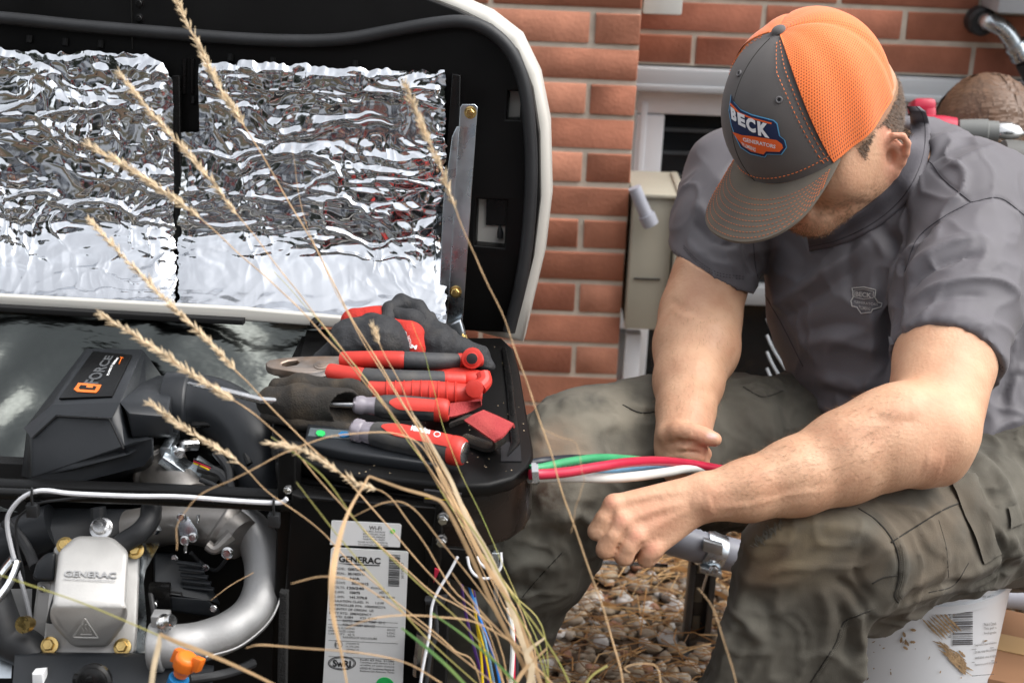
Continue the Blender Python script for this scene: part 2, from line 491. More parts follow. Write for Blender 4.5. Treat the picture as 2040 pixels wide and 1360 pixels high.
# ---- brickwork
def brick_mesh(l, dth, h, mats, seed):
    mb = MB().box((0,0,0), (l, dth, h)); me = mb.mesh('brick', .0022, 1)
    co = np.empty(len(me.vertices)*3); me.vertices.foreach_get('co', co); co = co.reshape(-1,3)
    rs = np.random.RandomState(seed)
    co += rs.normal(0, .0007, co.shape); me.vertices.foreach_set('co', co.ravel())
    me.materials.append(mats[seed % len(mats)]); me.shade_smooth(); me.set_sharp_from_angle(angle=rad(50))
    return me
_bm = {}
def put_brick(parent, x0, x1, y, z0, c, mats, key, depth=.10):
    g = .0052
    l = round(x1-x0-2*g, 4); v = random.randrange(6)
    k = (l, v, key, depth)
    if k not in _bm: _bm[k] = brick_mesh(l, depth, c-2*g, mats, v)
    o = bpy.data.objects.new('brick', _bm[k]); COL.objects.link(o); o.parent = parent
    o.location = Vector(((x0+x1)/2, y+depth/2+random.uniform(-.0015,.0015), z0+c/2)) - parent.location
    o.rotation_euler = (random.uniform(-.004,.004), 0, random.uniform(-.004,.004))
C_ = .07
xc = PILLAR.hit(1256, 430).x
zt = PILLAR.hit(1200, 21).z                    # a mortar line
pil = thing('brick_wall', (xc-.6, YP+.1, 0), 'red brick wall face directly behind the raised black lid, ending in a corner', 'wall')
rest = MB()
k0 = int(zt/C_); zb = zt - k0*C_
for k in range(0, k0+9):
    z0 = zb + (k-0)*C_
    odd = (k - k0) % 2 != 0
    # the course just below the line at zt has a short header at the corner
    x1 = xc; first = .10 if odd else .30
    n = 0
    while x1 > xc-3.3:
        x0 = x1-first; first = .30
        if z0 > .15 and z0 < 1.35 and x1 > xc-.75: put_brick(pil, x0, x1, YP, z0, C_, M['brick'], 'a', .25 if n == 0 else .10)
        else: rest.box(((x0+x1)/2, YP+.05, z0+C_/2), (x1-x0-.0104, .10, C_-.0104))
        x1 = x0; n += 1
o = rest.build('brickwork', M['brick'][0], pil, smooth=None); o['kind'] = 'stuff'
mb = MB().box((xc-1.655, YP+.1265, .78), (3.298, .245, 1.56+.3))
mb.build('mortar', M['mortar'], pil, smooth=None)

zl = RECESS.hit(1781, 17).z                     # mortar line on the recessed wall
zh = zl - 2*C_ + .001                    # top of the window opening
xa = RECESS.hit(1522, 35).x; xb = RECESS.hit(1384, 88).x
rec = thing('brick_wall', (1.4, YR+.1, 0), 'recessed darker brick wall above the basement window behind the worker', 'wall')
for k in range(-2, 6):
    z0 = zl + k*C_
    if z0 < zh-.035: continue
    s = xa if (k % 2 == 1) else xb
    zz = z0; cc = C_
    if z0 < zh-.004: continue
    x = s - .3*4
    while x < 2.9:
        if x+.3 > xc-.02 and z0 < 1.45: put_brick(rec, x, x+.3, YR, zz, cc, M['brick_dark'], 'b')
        x += .3
mb = MB().box((1.4, YR+.1265, (zh+1.6)/2), (3.4, .245, 1.6-zh))
mb.box((2.55, YR+.13, .5*zh), (1.1, .245, zh-.002))
mb.build('mortar', M['mortar'], rec, smooth=None)

# ---- window under the recessed wall
WX0 = RECESS.hit(1268, 250).x; WX1 = 2.0
win = thing('basement_window', ((WX0+WX1)/2, YR+.05, 0), 'white framed basement window with dark glass behind the worker, under a grey lintel', 'window')
z1 = RECESS.hit(1400, 184).z
mb = MB().box(((WX0-.05+WX1)/2, YR+.02, (zh+z1)/2-.002), (WX1-WX0+.1, .09, zh-z1-.004)); mb.build('lintel', M['window_grey'], win, bevel=.004)
mb = MB().box(((WX0-.05+WX1)/2, YR-.026, z1+.010), (WX1-WX0+.1, .012, .014)); mb.build('drip_edge', M['window_grey'], win, bevel=.002)
z2 = RECESS.hit(1400, 236).z
fw = RECESS.hit(1322, 300).x - WX0
f = MB()
f.box(((WX0+WX1)/2, YR+.055, (z1+z2)/2), (WX1-WX0, .07, z1-z2-.004))
f.box((WX0+fw/2, YR+.054, z2/2), (fw-.002, .07, z2-.002))
f.box((WX1-fw/2, YR+.054, z2/2), (fw-.002, .07, z2-.002))
f.build('frame', M['window_white'], win, bevel=.004)
f = MB()
f.box(((WX0+WX1)/2, YR+.025, z1-.012), (WX1-WX0-.02, .012, .016))
f.box((WX0+.016, YR+.022, z1/2), (.014, .012, z1-.06))
f.build('frame_bead', M['window_white'], win, bevel=.002)
zr = RECESS.hit(1510, 600).z
MB().box(((WX0+WX1)/2, YR+.06, zr), (WX1-WX0-2*fw-.004, .05, .045)).build('rail', M['window_grey'], win, bevel=.003)
for i, (za, zb2) in enumerate(((zr+.024, z2-.001), (.02, zr-.024))):
    MB().box(((WX0+WX1)/2, YR+.07, (za+zb2)/2), (WX1-WX0-2*fw-.006, .008, zb2-za)).build('pane', M['glass_dark'], win, smooth=None)
sh = mat('blind', (.05,.055,.06), .5)
for i in range(5):
    MB().box(((WX0+WX1)/2, YR+.060, z2-.04-.052*i), (WX1-WX0-2*fw-.01, .006, .008)).build('blind_slat', sh, win, smooth=None)

# ---- grey jamb post / white channel below the beige box
t = MB()
a = Plane((0, YP+.02, 0), (0,-1,0))
b0 = a.hit(1262, 664); b1 = a.hit(1243, 860)
t.box(Vector((b0.x+.0, YP+.03, b0.z/2)), (.034, .035, b0.z))
o = t.build('window_post', M['window_white'], bevel=.003)
tagit(o, 'narrow white post standing on the ground beneath the beige utility box', 'post')
t = MB(); b0 = a.hit(1238, 664)
t.box(Vector((b0.x+.004, YP+.045, b0.z/2)), (.024, .03, b0.z))
o = t.build('downpipe', M['window_grey'], bevel=.006)
tagit(o, 'dark grey vertical channel between the brick corner and the white post', 'pipe')

# ---- beige utility box mounted beside the brick corner
ub = thing('utility_box', PILLAR.hit(1300, 655), 'beige metal utility box mounted at the brick corner behind the worker arm', 'electrical box')
BP = Plane((0, YP-.03, 0), (0,-1,0))
c = [BP.hit(1258, 392), BP.hit(1343, 396), BP.hit(1304, 658), BP.hit(1237, 652)]
bx0 = BP.hit(1256, 520).x; bx1 = bx0 + .085; bz1 = c[0].z; bz0 = BP.hit(1270, 656).z
t = MB().box(((bx0+bx1)/2-.002, YP+.055, (bz0+bz1)/2), (bx1-bx0, .17, bz1-bz0)); t.build('body', M['box_beige'], ub, bevel=.004)
t = MB().box((bx1+.009, YP+.045, (bz0+bz1)/2+.006), (.016, .19, bz1-bz0+.018)); t.build('cover', M['box_beige'], ub, bevel=.003)
t = MB().box(((bx0+bx1)/2, YP+.06, bz1+.005), (bx1-bx0+.01, .20, .008)); t.build('lid', M['box_beige'], ub, bevel=.002)
t = MB().box(((bx0+bx1)/2-.006, YP-.033, (bz0+bz1)/2-.03), (bx1-bx0-.03, .004, .002)); t.build('seam', M['black_dull'], ub)
t = MB(); p = [BP.hit(1262,366), BP.hit(1276,400), BP.hit(1290,430)]
p = [q+Vector((0,-.03,0)) for q in p]
t.tube(p, [.0135,.0135,.0135], 14); t.lathe(p[2], p[2]-p[1], [(-.012,.017),(.004,.017),(.012,.016),(.013,.010)], 14)
t.build('conduit_fitting', M['pvc_grey'], ub)

# ---- white plastic box bottom at the top of the wall
o = MB().box(PILLAR.hit(1330, -40)+Vector((-.0,.10,0)), (.078, .08, .15)).build('vent_box', M['cable_white'], bevel=.004)
tagit(o, 'small white plastic box at the top edge beside the brick corner', 'box')

# ---- meter box and conduit, top right
mt = thing('meter_box', RECESS.hit(2080, 10), 'light grey meter box with a bent conduit at the top right of the brick wall', 'meter box')
c = RECESS.hit(1952, 12)
MB().box((c.x+.16, YR-.06, c.z+.12), (.32, .12, .24)).build('enclosure', M['box_grey'], mt, bevel=.005)
MB().box((c.x+.20, YR-.123, c.z+.06), (.18, .004, .09)).build('door_plate', M['window_grey'], mt, bevel=.001)
q = RECESS
t = MB()
pp = [q.hit(1948,40,.02), q.hit(1960,38,.05), q.hit(1984,52,.055), q.hit(2004,80,.055), q.hit(2022,108,.055)]
t.tube(pp, .0185, 16); t.build('conduit_elbow', M['zinc'], mt)
t = MB(); t.lathe(pp[0]-Vector((0,.0,0)), (0,-1,0), [(-.02,.03),(.012,.03),(.02,.024)], 18); t.build('bushing', M['rubber'], mt)
t = MB(); dr = (pp[4]-pp[3]).normalized()
t.lathe(pp[3], dr, [(0,.0185),(.0,.024),(.012,.024),(.012,.021),(.022,.021),(.022,.024),(.034,.024),(.034,.018)], 16); t.build('coupling', M['zinc'], mt)
t = MB(); t.tube([pp[4]+dr*.006, pp[4]+dr*.05, pp[4]+dr*.16, pp[4]+dr*.3], [.0215,.024,.024,.024], 14); t.build('flexible_conduit', M['rubber'], mt)

# ---- trees added out of view behind the camera for the foil to reflect
leafm = [mat('leaf_dark', (.020,.030,.014), .6, var=.3, vscale=2), mat('leaf_tan', (.085,.075,.04), .6, var=.3, vscale=2)]
bark = mat('bark', (.10,.075,.055), .9, var=.3, vscale=5)
def tree(x, y, h, w, mi, label):
    t = thing('tree', (x, y, 0), label, 'tree', None)
    mb = MB(); mb.tube([(x,y,0),(x+.1,y,h*.4),(x-.1,y,h*.8)], [.22,.15,.05], 8); mb.build('trunk', bark, t)
    rs = np.random.RandomState(int(abs(x*10+y*7))+1)
    n = 5200
    a = rs.uniform(0,2*PI,n); u = rs.uniform(-1,1,n); r = rs.uniform(.35,1,n)**.5
    lob = 1+.25*np.sin(a*3+x)+.2*np.sin(u*5+a*2)
    cx = x + w*r*lob*np.cos(a)*np.sqrt(1-u*u*.8); cy = y + w*r*lob*np.sin(a)*np.sqrt(1-u*u*.8); cz = h*.55 + h*.45*u*r
    V = []; F = []
    s = rs.uniform(.30,.50,n)
    for i in range(n):
        c = np.array([cx[i],cy[i],cz[i]]); d1 = rs.normal(0,1,3); d1 /= np.linalg.norm(d1); d2 = np.cross(d1, rs.normal(0,1,3)); d2 /= np.linalg.norm(d2)
        b = len(V); V += [tuple(c+d1*s[i]), tuple(c+d2*s[i]*.6), tuple(c-d1*s[i]), tuple(c-d2*s[i]*.6)]; F.append((b,b+1,b+2,b+3))
    me = bpy.data.meshes.new('crown'); me.from_pydata(V, [], F)
    link('crown', me, leafm[mi], t, None)
for i, (x, y, h, w, mi, lb) in enumerate([(-8.6,-18,9.0,3.4,0,'broad dark green tree at the far left of the lawn, added out of view for foil reflections'),
                            (-2.4,-19,9.5,3.4,1,'tall tan autumn tree beyond the lawn, added out of view for foil reflections'),
                            (2.6,-12,8.0,3.0,0,'dark green tree opposite the generator, added out of view for foil reflections'),
                            (8.0,-13,8.0,3.2,1,'tan autumn tree at the right end of the lawn, added out of view for foil reflections'),
                            (-12.0,-10,8.5,3.6,0,'tallest dark tree beyond the far left corner of the lawn, added out of view for foil reflections')]):
    tree(x, y, h, w, mi, lb)

# ---- house added out of view behind the camera for a calm grey-blue foil reflection
hs_ = thing('house', (-3.6, -13.5, 0), 'grey sided house added out of view behind the camera for foil reflections', 'house')
sid = mat('siding', (.30,.33,.38), .7, var=.04, vscale=.6)
MB().box((-3.6,-13.5,1.7), (13.0,5.0,3.4)).build('wall', sid, hs_, smooth=None)
for k in range(11):
    MB().box((-3.6,-10.985,.2+k*.3), (13.0,.02,.03)).build('siding_board', sid, hs_, smooth=None)
t = MB(); t.add([(-10.4,-10.6,3.4),(3.2,-10.6,3.4),(3.2,-16.4,3.4),(-10.4,-16.4,3.4),(-10.4,-13.5,5.3),(3.2,-13.5,5.3)], [(0,1,5,4),(2,3,4,5),(0,4,3),(1,2,5),(0,3,2,1)]); t.build('roof', mat('shingles', (.07,.07,.075), .9, var=.2, vscale=3), hs_, smooth=None)
for x_ in (-8.2,-5.6,-.6,1.6):
    w_ = MB().box((x_,-10.97,1.7), (1.2,.06,1.2)).build('window', M['window_white'], hs_, smooth=None)
    MB().box((x_,-10.93,1.7), (1.04,.03,1.04)).build('pane', M['glass_dark'], w_, smooth=None)
MB().box((-3.2,-10.96,1.05), (.95,.06,2.1)).build('door', M['window_white'], hs_, smooth=None)
# ================================================================ GENERATOR
YAW = rad(5)
GX = Vector((math.cos(YAW), -math.sin(YAW), 0)); GY = Vector((math.sin(YAW), math.cos(YAW), 0)); ZZ = Vector((0,0,1))
ZT = .68
TOP = Plane((0,0,ZT), ZZ)
FP = Plane(P(720, 1010, 1.47), -GY)
AL = rad(5)
LP = Plane(P(500, 610, 1.93), -GY*math.cos(AL)+ZZ*math.sin(AL))
gen = thing('standby_generator', Vector((P(500,900,1.7).x, P(500,900,1.7).y, 0)), 'open black standby generator with silver foil lining in its raised lid', 'generator')

def bolt(name, mt, parent, p, n, r, h=None, flange=1.45, six=True, recess=False):
    h = h or r*.9; n = Vector(n).normalized(); t = MB()
    t.lathe(p, n, [(-.001, r*flange), (r*.18, r*flange), (r*.3, r*1.05)], 18)
    t.lathe(Vector(p)+n*r*.25, n, [(0, r), (h*.85, r), (h, r*.86)], 6 if six else 18)
    t.lathe(Vector(p)+n*(r*.25+h), n, [(0, r*.45), (r*.05, r*.42)], 10)
    return t.build(name, mt, parent, smooth=30)

# ---- lid
lid = plate('lid', M['black_satin'], gen, LP,
    [(-420,-120),(300,-90),(640,-60),(800,-22),(905,18),(975,52),(1028,104),(1058,180),(1072,270),(1074,400),(1060,520),(1038,610),(1016,668),(880,662),(640,645),(-420,560)],
    .05, holes=[[(1011,184),(1036,184),(1033,240),(1007,240)], [(948,400),(1007,404),(1002,497),(944,492)]], bevel=.004, off=-.012)
plate('outer_shell', M['cream_paint'], lid, LP,
    [(-420,-150),(300,-120),(640,-86),(790,-48),(900,-6),(968,24),(1030,72),(1068,150),(1088,250),(1092,400),(1078,520),(1056,612),(1036,700),(980,690),(900,668),(600,640),(-420,560)],
    .06, bevel=.012, off=-.040, smooth=60)
plate('lid_badge', M['ink_grey'], lid, LP, [(800,-46),(880,-16),(884,-8),(800,-38)], .004, off=-.030)
plate('inner_rail', M['black_gloss'], lid, LP, [(900,146),(918,150),(906,660),(866,655),(880,400)], .012, bevel=.002, off=.000)
t = MB()
sp = [(-420,18),(-200,26),(0,36),(160,52),(330,66),(480,78),(600,82),(690,78),(780,62),(860,48),(925,44),(975,62),(1018,104),(1044,170),(1055,260),(1058,360),(1050,480),(1036,570),(1014,660)]
t.tube([LP.hit(x, y, .0) for x, y in sp], .0085, 12, n=90); t.build('rubber_seal', M['rubber'], lid)
for x, y in ((272,8),(272,38)):
    bolt('rivet', M['black_gloss'], lid, LP.hit(x,y,-.012), LP.n, .0042, six=False)
for x, y in ((52,78),(124,84),(195,88),(455,115),(540,122),(705,128),(380,200)):
    t = MB(); t.tube([LP.hit(x,y-6,-.011), LP.hit(x,y+8,-.009)], .004, 8, resample=False); t.build('stamped_rib', M['black_satin'], lid)
t = MB()
t.tube([LP.hit(362,118,-.010),LP.hit(362,188,-.010)], .003, 8, resample=False); t.tube([LP.hit(378,118,-.010),LP.hit(378,188,-.010)], .003, 8, resample=False)
t.build('stamped_frame', M['black_gloss'], lid)
t = MB(); t.tube([LP.hit(257,-60,-.0115), LP.hit(256,10,-.0115), LP.hit(258,100,-.0115)], .0012, 6); t.build('panel_joint', M['black_gloss'], lid)
# the part seen through the square opening
plate('latch_plate', M['black_gloss'], lid, LP, [(963,400),(1004,404),(1002,460),(962,458)], .006, off=-.036)
t = MB(); t.tube([LP.hit(990,458,-.034), LP.hit(991,472,-.034), LP.hit(991,484,-.034)], [.0012,.004,.0042], 10); t.build('latch_cord', M['rubber'], lid)

def foil(name, x0, x1, ytop, ybot, seed, notch=None):
    nx = int((x1-x0)/2.0); ny = 260
    u, v = np.meshgrid(np.linspace(0,1,nx), np.linspace(0,1,ny))
    top = np.interp(x0+u*(x1-x0), [p[0] for p in ytop], [p[1] for p in ytop])
    bot = np.interp(x0+u*(x1-x0), [p[0] for p in ybot], [p[1] for p in ybot])
    X = x0+u*(x1-x0); Y = top+v*(bot-top)
    # torn, uneven edges
    e = fbm(X/14, Y/10, s=seed+40, o=2)
    X = X + e*9*np.clip(1-np.minimum(u,1-u)*14, 0, 1)
    Y = Y + fbm(X/18, Y*0, s=seed+41, o=2)*10*np.clip(1-v*14, 0, 1)
    if notch: pass
    w1 = fbm(X/95, Y/55, s=seed)*58; w2 = fbm(X/60, Y/75, s=seed+3)*60
    def rdg(a): return 1-np.abs(2*a-1)
    calm = 1-.55*np.clip((v-.80)/.08, 0, 1)
    lf = np.clip(1-(X-x0)/(x1-x0)*.3, 0, 1)
    f1 = rdg(vn((X+w2*.6)/190+3, (Y+w1+X*.05)/38, s=seed+5))**5
    f3 = rdg(vn((X+w2*1.1)/24, (Y+w1)/75, s=seed+9))**5
    def msk(a, b, k, lo=.42, g=3.2): return np.clip((vn(X/a, Y/b, s=seed+k)-lo)*g, 0, 1)
    tri = lambda t: np.abs(2*(t-np.floor(t))-1)
    PXM = .00069; vert = 1.15 if seed < 50 else .45
    h = (.0050*f1*(.25+msk(170,75,12)) + .0034*f3*msk(90,90,15)*vert)*calm
    rt = np.random.RandomState(seed+1)
    # crumple: warped triangle waves leave flat facets between sharp creases
    for n_, (lam, ang, slope, mk) in enumerate([(84,1.62,.13,(210,120)),(52,1.50,.16,(150,70)),(36,1.70,.20,(150,60)),(25,1.57,.17,(130,50)),
                                      (58,.18,.16*vert,(120,140)),(33,-.12,.22*vert,(90,110)),(24,.30,.18*vert,(80,80)),(44,.85,.14,(120,120)),(29,2.35,.15,(110,110))]):
        lw = lam*rt.uniform(.9,1.15)
        cc_ = X*math.cos(ang)+Y*math.sin(ang)+fbm(X/(lam*3.2)+n_*7, Y/(lam*2.2), s=seed+30+n_, o=2)*lam*1.5
        h = h + lw*PXM*slope*.5*tri(cc_/lw+.37*n_)*msk(mk[0], mk[1], 60+n_, .50, 3.6)*calm
    h += .00022*fbm(X/14, Y/10, s=seed+17, o=1) + .007*fbm(X/150, Y/130, s=seed+19, o=2)*(.3+.7*calm)
    # diagonal sharp creases
    rs = np.random.RandomState(seed)
    for i in range(26):
        cx = rs.uniform(x0, x1); cy = rs.uniform(120, 560); a = rs.normal(0.12, .28) if i % 3 else rs.normal(1.3, .35); L = rs.uniform(40, 170)
        dx, dy = math.cos(a), math.sin(a)
        s = (X-cx)*dx+(Y-cy)*dy; tt = -(X-cx)*dy+(Y-cy)*dx + 6*np.sin(s/28+i)
        h += rs.uniform(.0012,.0034)*np.exp(-np.abs(tt)/rs.uniform(3.5,7))*np.clip(1-(s/L)**2, 0, 1)*calm
    # the lower part rolls forward and faces the sky
    k = np.clip((v-.68)/.32, 0, 1)
    curve = .085*k**1.55
    edge = np.clip(np.minimum(np.minimum(u,1-u)*26, v*34), 0, 1)
    h = h*(.4+.6*edge) - .0025*(1-edge)*vn(X/22, Y/22, s=seed+90)
    V = []
    for j in range(ny):
        for i in range(nx):
            q = LP.hit(X[j,i], Y[j,i]); r = (q-CAM).normalized()
            # curve moves straight toward the camera, folds along the plane normal
            V.append(q - r*float(curve[j,i]) + LP.n*float(h[j,i]+.004))
    F = [(j*nx+i, (j+1)*nx+i, (j+1)*nx+i+1, j*nx+i+1) for j in range(ny-1) for i in range(nx-1)
         if not (notch and X[j,i] < notch[0] and Y[j,i] < notch[1])]
    me = bpy.data.meshes.new(name); me.from_pydata([tuple(a) for a in V], [], F)
    bm = bmesh.new(); bm.from_mesh(me)
    bmesh.ops.delete(bm, geom=[a for a in bm.verts if not a.link_faces], context='VERTS')
    bm.to_mesh(me); bm.free()
    return link(name, me, M['foil'], lid, smooth=180)
foil('foil_panel', -330, 352, [(-330,70),(0,96),(120,104),(255,104),(310,112),(335,138),(352,170)], [(-330,560),(0,590),(352,606)], 11)
foil('foil_panel', 357, 888, [(357,140),(395,132),(420,126),(560,124),(700,138),(888,142)], [(357,606),(500,614),(700,634),(888,642)], 71, notch=(398,262))
plate('foil_gutter', M['black_gloss'], lid, LP, [(346,150),(360,150),(366,606),(352,604)], .008, off=.006, bevel=.001)

# white hinge lip along the bottom of the lid and the black strip beneath it
def bar(name, m, parent, quad, d, th, bevel=.002):
    """quad of photo pixels (tl,tr,br,bl) on a vertical plane with the generator's yaw at depth d for its centre"""
    cx = sum(q[0] for q in quad)/len(quad); cy = sum(q[1] for q in quad)/len(quad)
    pl = Plane(P(cx, cy, d), -GY)
    return plate(name, m, parent, pl, quad, th, bevel=bevel)
bar('hinge_lip', M['cream_paint'], lid, [(-420,560),(0,588),(480,614),(700,634),(700,656),(480,640),(0,612),(-420,585)], 1.835, .010, .003)
bar('hinge_channel', M['black_dull'], gen, [(-420,584),(0,611),(484,638),(484,648),(200,634),(0,621),(-420,598)], 1.832, .012, .001)
bolt('hinge_bolt', M['black_gloss'], gen, P(629,643,1.80), -_F+ZZ*.8, .0052, six=False)

# ---- strut brackets of the lid
t = plate('strut_bar', M['zinc'], lid, LP, [(927,206),(931,200),(955,200),(961,206),(960,215),(930,640),(900,640)], .003, off=.050, bevel=.0008)
t = plate('strut_flange', M['zinc'], lid, LP, [(917,246),(925,246),(897,655),(880,655),(890,400),(908,266)], .004, off=.036, bevel=.001)
bolt('strut_bolt', M['yellow_zinc'], lid, LP.hit(947,216,.050), LP.n, .0055)
bolt('strut_bolt', M['yellow_zinc'], lid, LP.hit(918,564,.050), LP.n, .0055)
t = plate('strut_foot', M['zinc'], lid, LP, [(898,624),(930,612),(938,640),(936,690),(900,690),(896,660)], .012, off=.062, bevel=.004)
bolt('strut_bolt', M['yellow_zinc'], lid, LP.hit(934,650,.060), GX, .0045)

# ---- glossy dark liner behind the engine
def liner():
    nx, ny = 150, 90; V = []
    for j in range(ny):
        for i in range(nx):
            x = -260+i/(nx-1)*900; y = 618+j/(ny-1)*400 + (x*.035)
            d = 1.85 - .10*(j/(ny-1)) + .012*math.sin(x*.011+1.2*math.sin(y*.012)) + .0022*math.sin(y*.045+x*.011+2*math.sin(x*.02))
            V.append(P(x, y, d))
    F = [(j*nx+i, (j+1)*nx+i, (j+1)*nx+i+1, j*nx+i+1) for j in range(ny-1) for i in range(nx-1)]
    me = bpy.data.meshes.new('liner'); me.from_pydata([tuple(a) for a in V], [], F)
    link('rear_liner', me, M['dark_film'], gen, 180)
liner()
plate('corner_gusset', M['black_satin'], gen, Plane((0,0,ZT+.004), ZZ), [(612,652),(700,660),(690,740),(590,735)], .006, bevel=.001)

# ---- top rim and right hand corner
plate('top_rim', M['black_satin'], gen, TOP,
    [(600,668),(1000,672),(1024,694),(1036,742),(1048,812),(1062,888),(1063,908),(1052,930),(1022,950),(975,963),(880,968),(872,962),(700,945),(560,908),(540,884),(545,800),(570,730)],
    .016, bevel=.004, off=.0, smooth=50)
plate('corner_panel', M['brown_black'], gen, Plane((0,0,ZT-.017), ZZ),
    [(700,700),(1000,690),(1020,700),(1036,748),(1048,820),(1063,896),(1063,915),(1052,938),(1022,958),(975,970),(884,976),(884,900),(700,850)],
    .072, bevel=.006, smooth=60)
plate('rim_ridge', M['black_gloss'], gen, Plane((0,0,ZT+.004), ZZ), [(1000,690),(1008,690),(1022,760),(1036,880),(1012,905),(1018,880),(1010,780)], .004, bevel=.001)
plate('front_lip', M['black_satin'], gen, Plane((0,0,ZT-.02), ZZ), [(548,905),(572,905),(880,958),(882,986),(870,992),(700,968),(575,950),(550,925)], .020, bevel=.004)
plate('controller_lid', M['black_plastic'], gen, Plane((0,0,ZT+.012), ZZ), [(612,842),(770,856),(870,880),(880,925),(700,900),(606,880)], .014, bevel=.004)
pl = Plane((0,0,ZT+.0135), ZZ)
plate('controller_window', mat('lens_grey',(.10,.12,.13),.2), gen, pl, [(618,851),(712,858),(708,874),(613,867)], .003, bevel=.0005)
plate('status_dot', M['green_dot'], gen, Plane((0,0,ZT+.0150), ZZ), [(629+0,862),(632,857),(640,856),(647,859),(648,864),(642,868),(633,867)], .001)
plate('status_dot', M['blue_metal'], gen, Plane((0,0,ZT+.0150), ZZ), [(674,863),(680,859),(690,859),(697,863),(695,868),(684,870),(676,868)], .001)
plate('rim_slot', M['ink'], gen, Plane((0,0,ZT+.0012), ZZ), [(997,880),(1036,880),(1039,918),(998,918)], .001)
plate('caution_strip', M['ink'], gen, FP, [(848,966),(922,974),(922,998),(848,990)], .004, off=.012)
t = MB(); mp = lambda x, y, h: FP.hit(x, y, .0125+h)
t.add([mp(850,980,0),mp(905,985,0),mp(905,986.5,0),mp(850,981.5,0)], [(0,1,2,3)]); t.build('caution_print', M['wire_yellow'], gen, smooth=None)

# ---- front column with the data label
plate('front_column', M['black_satin'], gen, FP, [(580,984),(600,990),(868,1014),(878,1030),(845,1500),(548,1500),(572,1100)], .030, bevel=.003)
plate('column_flange', M['black_gloss'], gen, FP, [(604,986),(870,1008),(870,1014),(604,993)], .02, off=.004, bevel=.002)
plate('corner_post', M['black_satin'], gen, FP, [(548,905),(585,910),(585,1000),(560,1500),(530,1500),(545,1050)], .03, off=-.01, bevel=.003)
plate('edge_post', M['black_gloss'], gen, FP, [(868,1000),(884,1000),(880,1110),(858,1300),(850,1500),(838,1500),(848,1200)], .02, off=.004, bevel=.002)
for x, y in ((885,1022),(882,1066)):
    bolt('column_bolt', M['steel'], gen, FP.hit(x,y,.008), -GY+GX*.1, .0055, h=.008, flange=1.05)
bolt('corner_bolt', M['steel'], gen, FP.hit(575,972,.002), -GY, .0042, flange=1.05)
bolt('hinge_stud', M['zinc'], gen, FP.hit(844,1290,.006), -GY, .006)
t = MB(); t.tube([FP.hit(845,1250,.01),FP.hit(840,1300,.012),FP.hit(838,1330,.012)], .007, 10); t.build('door_catch', M['steel'], gen)

# Wi-Fi card and data label
lab = plate('wifi_label', M['white_label'], gen, FP, [(661,1036),(663,1035),(796,1042),(800,1045),(797,1088),(658,1083)], .0012, off=.0016)
t = MB(); mp = lambda x, y, h: FP.hit(x, y, .0019+h)
def tline(mb, s, x, y, w, h, bold=.015, mp=mp, slope=.055, lean=-.035):
    def c(a, b): return (a+(b-1035)*0, b+(a-x)*slope)
    text_fit(mb, s, [c(x+.0,y), c(x+w,y), (c(x+w,y+h)[0]+lean*h, c(x+w,y+h)[1]), (c(x,y+h)[0]+lean*h, c(x,y+h)[1])], mp, bold)
tline(t, 'Wi-Fi', 736, 1045, 25, 8)
for i, s in enumerate(['DTX MAC ADDRESS','88:57:7D:0A:10:28','SSID: WL200602','PASSWORD: 95827','PLEASE ACCESS THE PORTAL','TO CONFIGURE WI-FI SETTINGS']):
    tline(t, s, 724-(10 if i>3 else 0), 1054+i*5.2, 44+(16 if i>3 else 0), 3.2, .01)
t.build('print', M['ink_grey'], lab, smooth=None)
t = MB(); t.cyl(FP.hit(783,1056,.0017), FP.hit(783,1056,.0022), .0026, seg=20); t.build('green_mark', M['bright_green'], lab)
lab = plate('data_label', M['grey_label'], gen, FP, [(664,1089),(811,1097),(814,1100),(800,1420),(640,1420),(660,1092)], .0014, off=.0016)
t = MB(); mp = lambda x, y, h: FP.hit(x, y, .0020+h)
tline(t, 'GENERAC', 676, 1104, 83, 13, .035, mp)
t.add([mp(672,1119,0),mp(757,1123,0),mp(757,1125,0),mp(700,1123,0)], [(0,1,2,3)])
left = [('MODEL:',664,'G00723810',690),('SERIAL:',664,'3017433117',690),('ITEM NO.',664,'N/A',694),('PROD DATE:',663,'20200612',697),('VOLTS:',662,'120/240',688),
        ('LINE AMPS:',661,'150/75',694),('NO. AMPS:',661,'141.7/70.8',694)]
for i, (a, xa_, b, xb_) in enumerate(left):
    y = 1127+i*9.3
    tline(t, a, xa_, y, 26, 4.6, .0, mp); tline(t, b, xb_+4, y+1.4, 34 if len(b) > 6 else 20, 5.2, .03, mp)
tline(t, 'PHASE 1', 740, 1166, 26, 4.6, .0, mp); tline(t, 'HZ 60', 757, 1175, 18, 4.8, .02, mp); tline(t, 'RPM 3,600', 753, 1184, 34, 4.8, .02, mp)
for i, (s, x, w) in enumerate([('INSULATION CLASS:  H      1.0 PF',658,108),('CONTROLLER P/N:  10000002276',657,112),('COUNTRY OF ORIGIN:  US',657,88),('DUTY RTG:  EMERGENCY',657,84),
        ("X''D  0.084      X'D  0.097",668,84),('RATED AMBIENT TEMP:  25 C',684,84),('FOR STANDBY SERVICE',684,64)]):
    tline(t, s, x, 1191+i*8.0, w, 4.6, .012, mp)
for yy in (1231, 1240, 1272, 1304):
    t.add([mp(655,yy,0),mp(793,yy+7,0),mp(793,yy+7.8,0),mp(655,yy+.8,0)], [(0,1,2,3)])
for i, s in enumerate(['NEUTRAL FLOATING','UNBALANCED LOAD','CAPACITY   60 %']):
    tline(t, s, 655, 1245+i*6, 52, 3.8, .0, mp)
for i, s in enumerate(['60HZ','LOC','USA']): tline(t, s, 772, 1250+i*6, 16, 3.6, .0, mp)
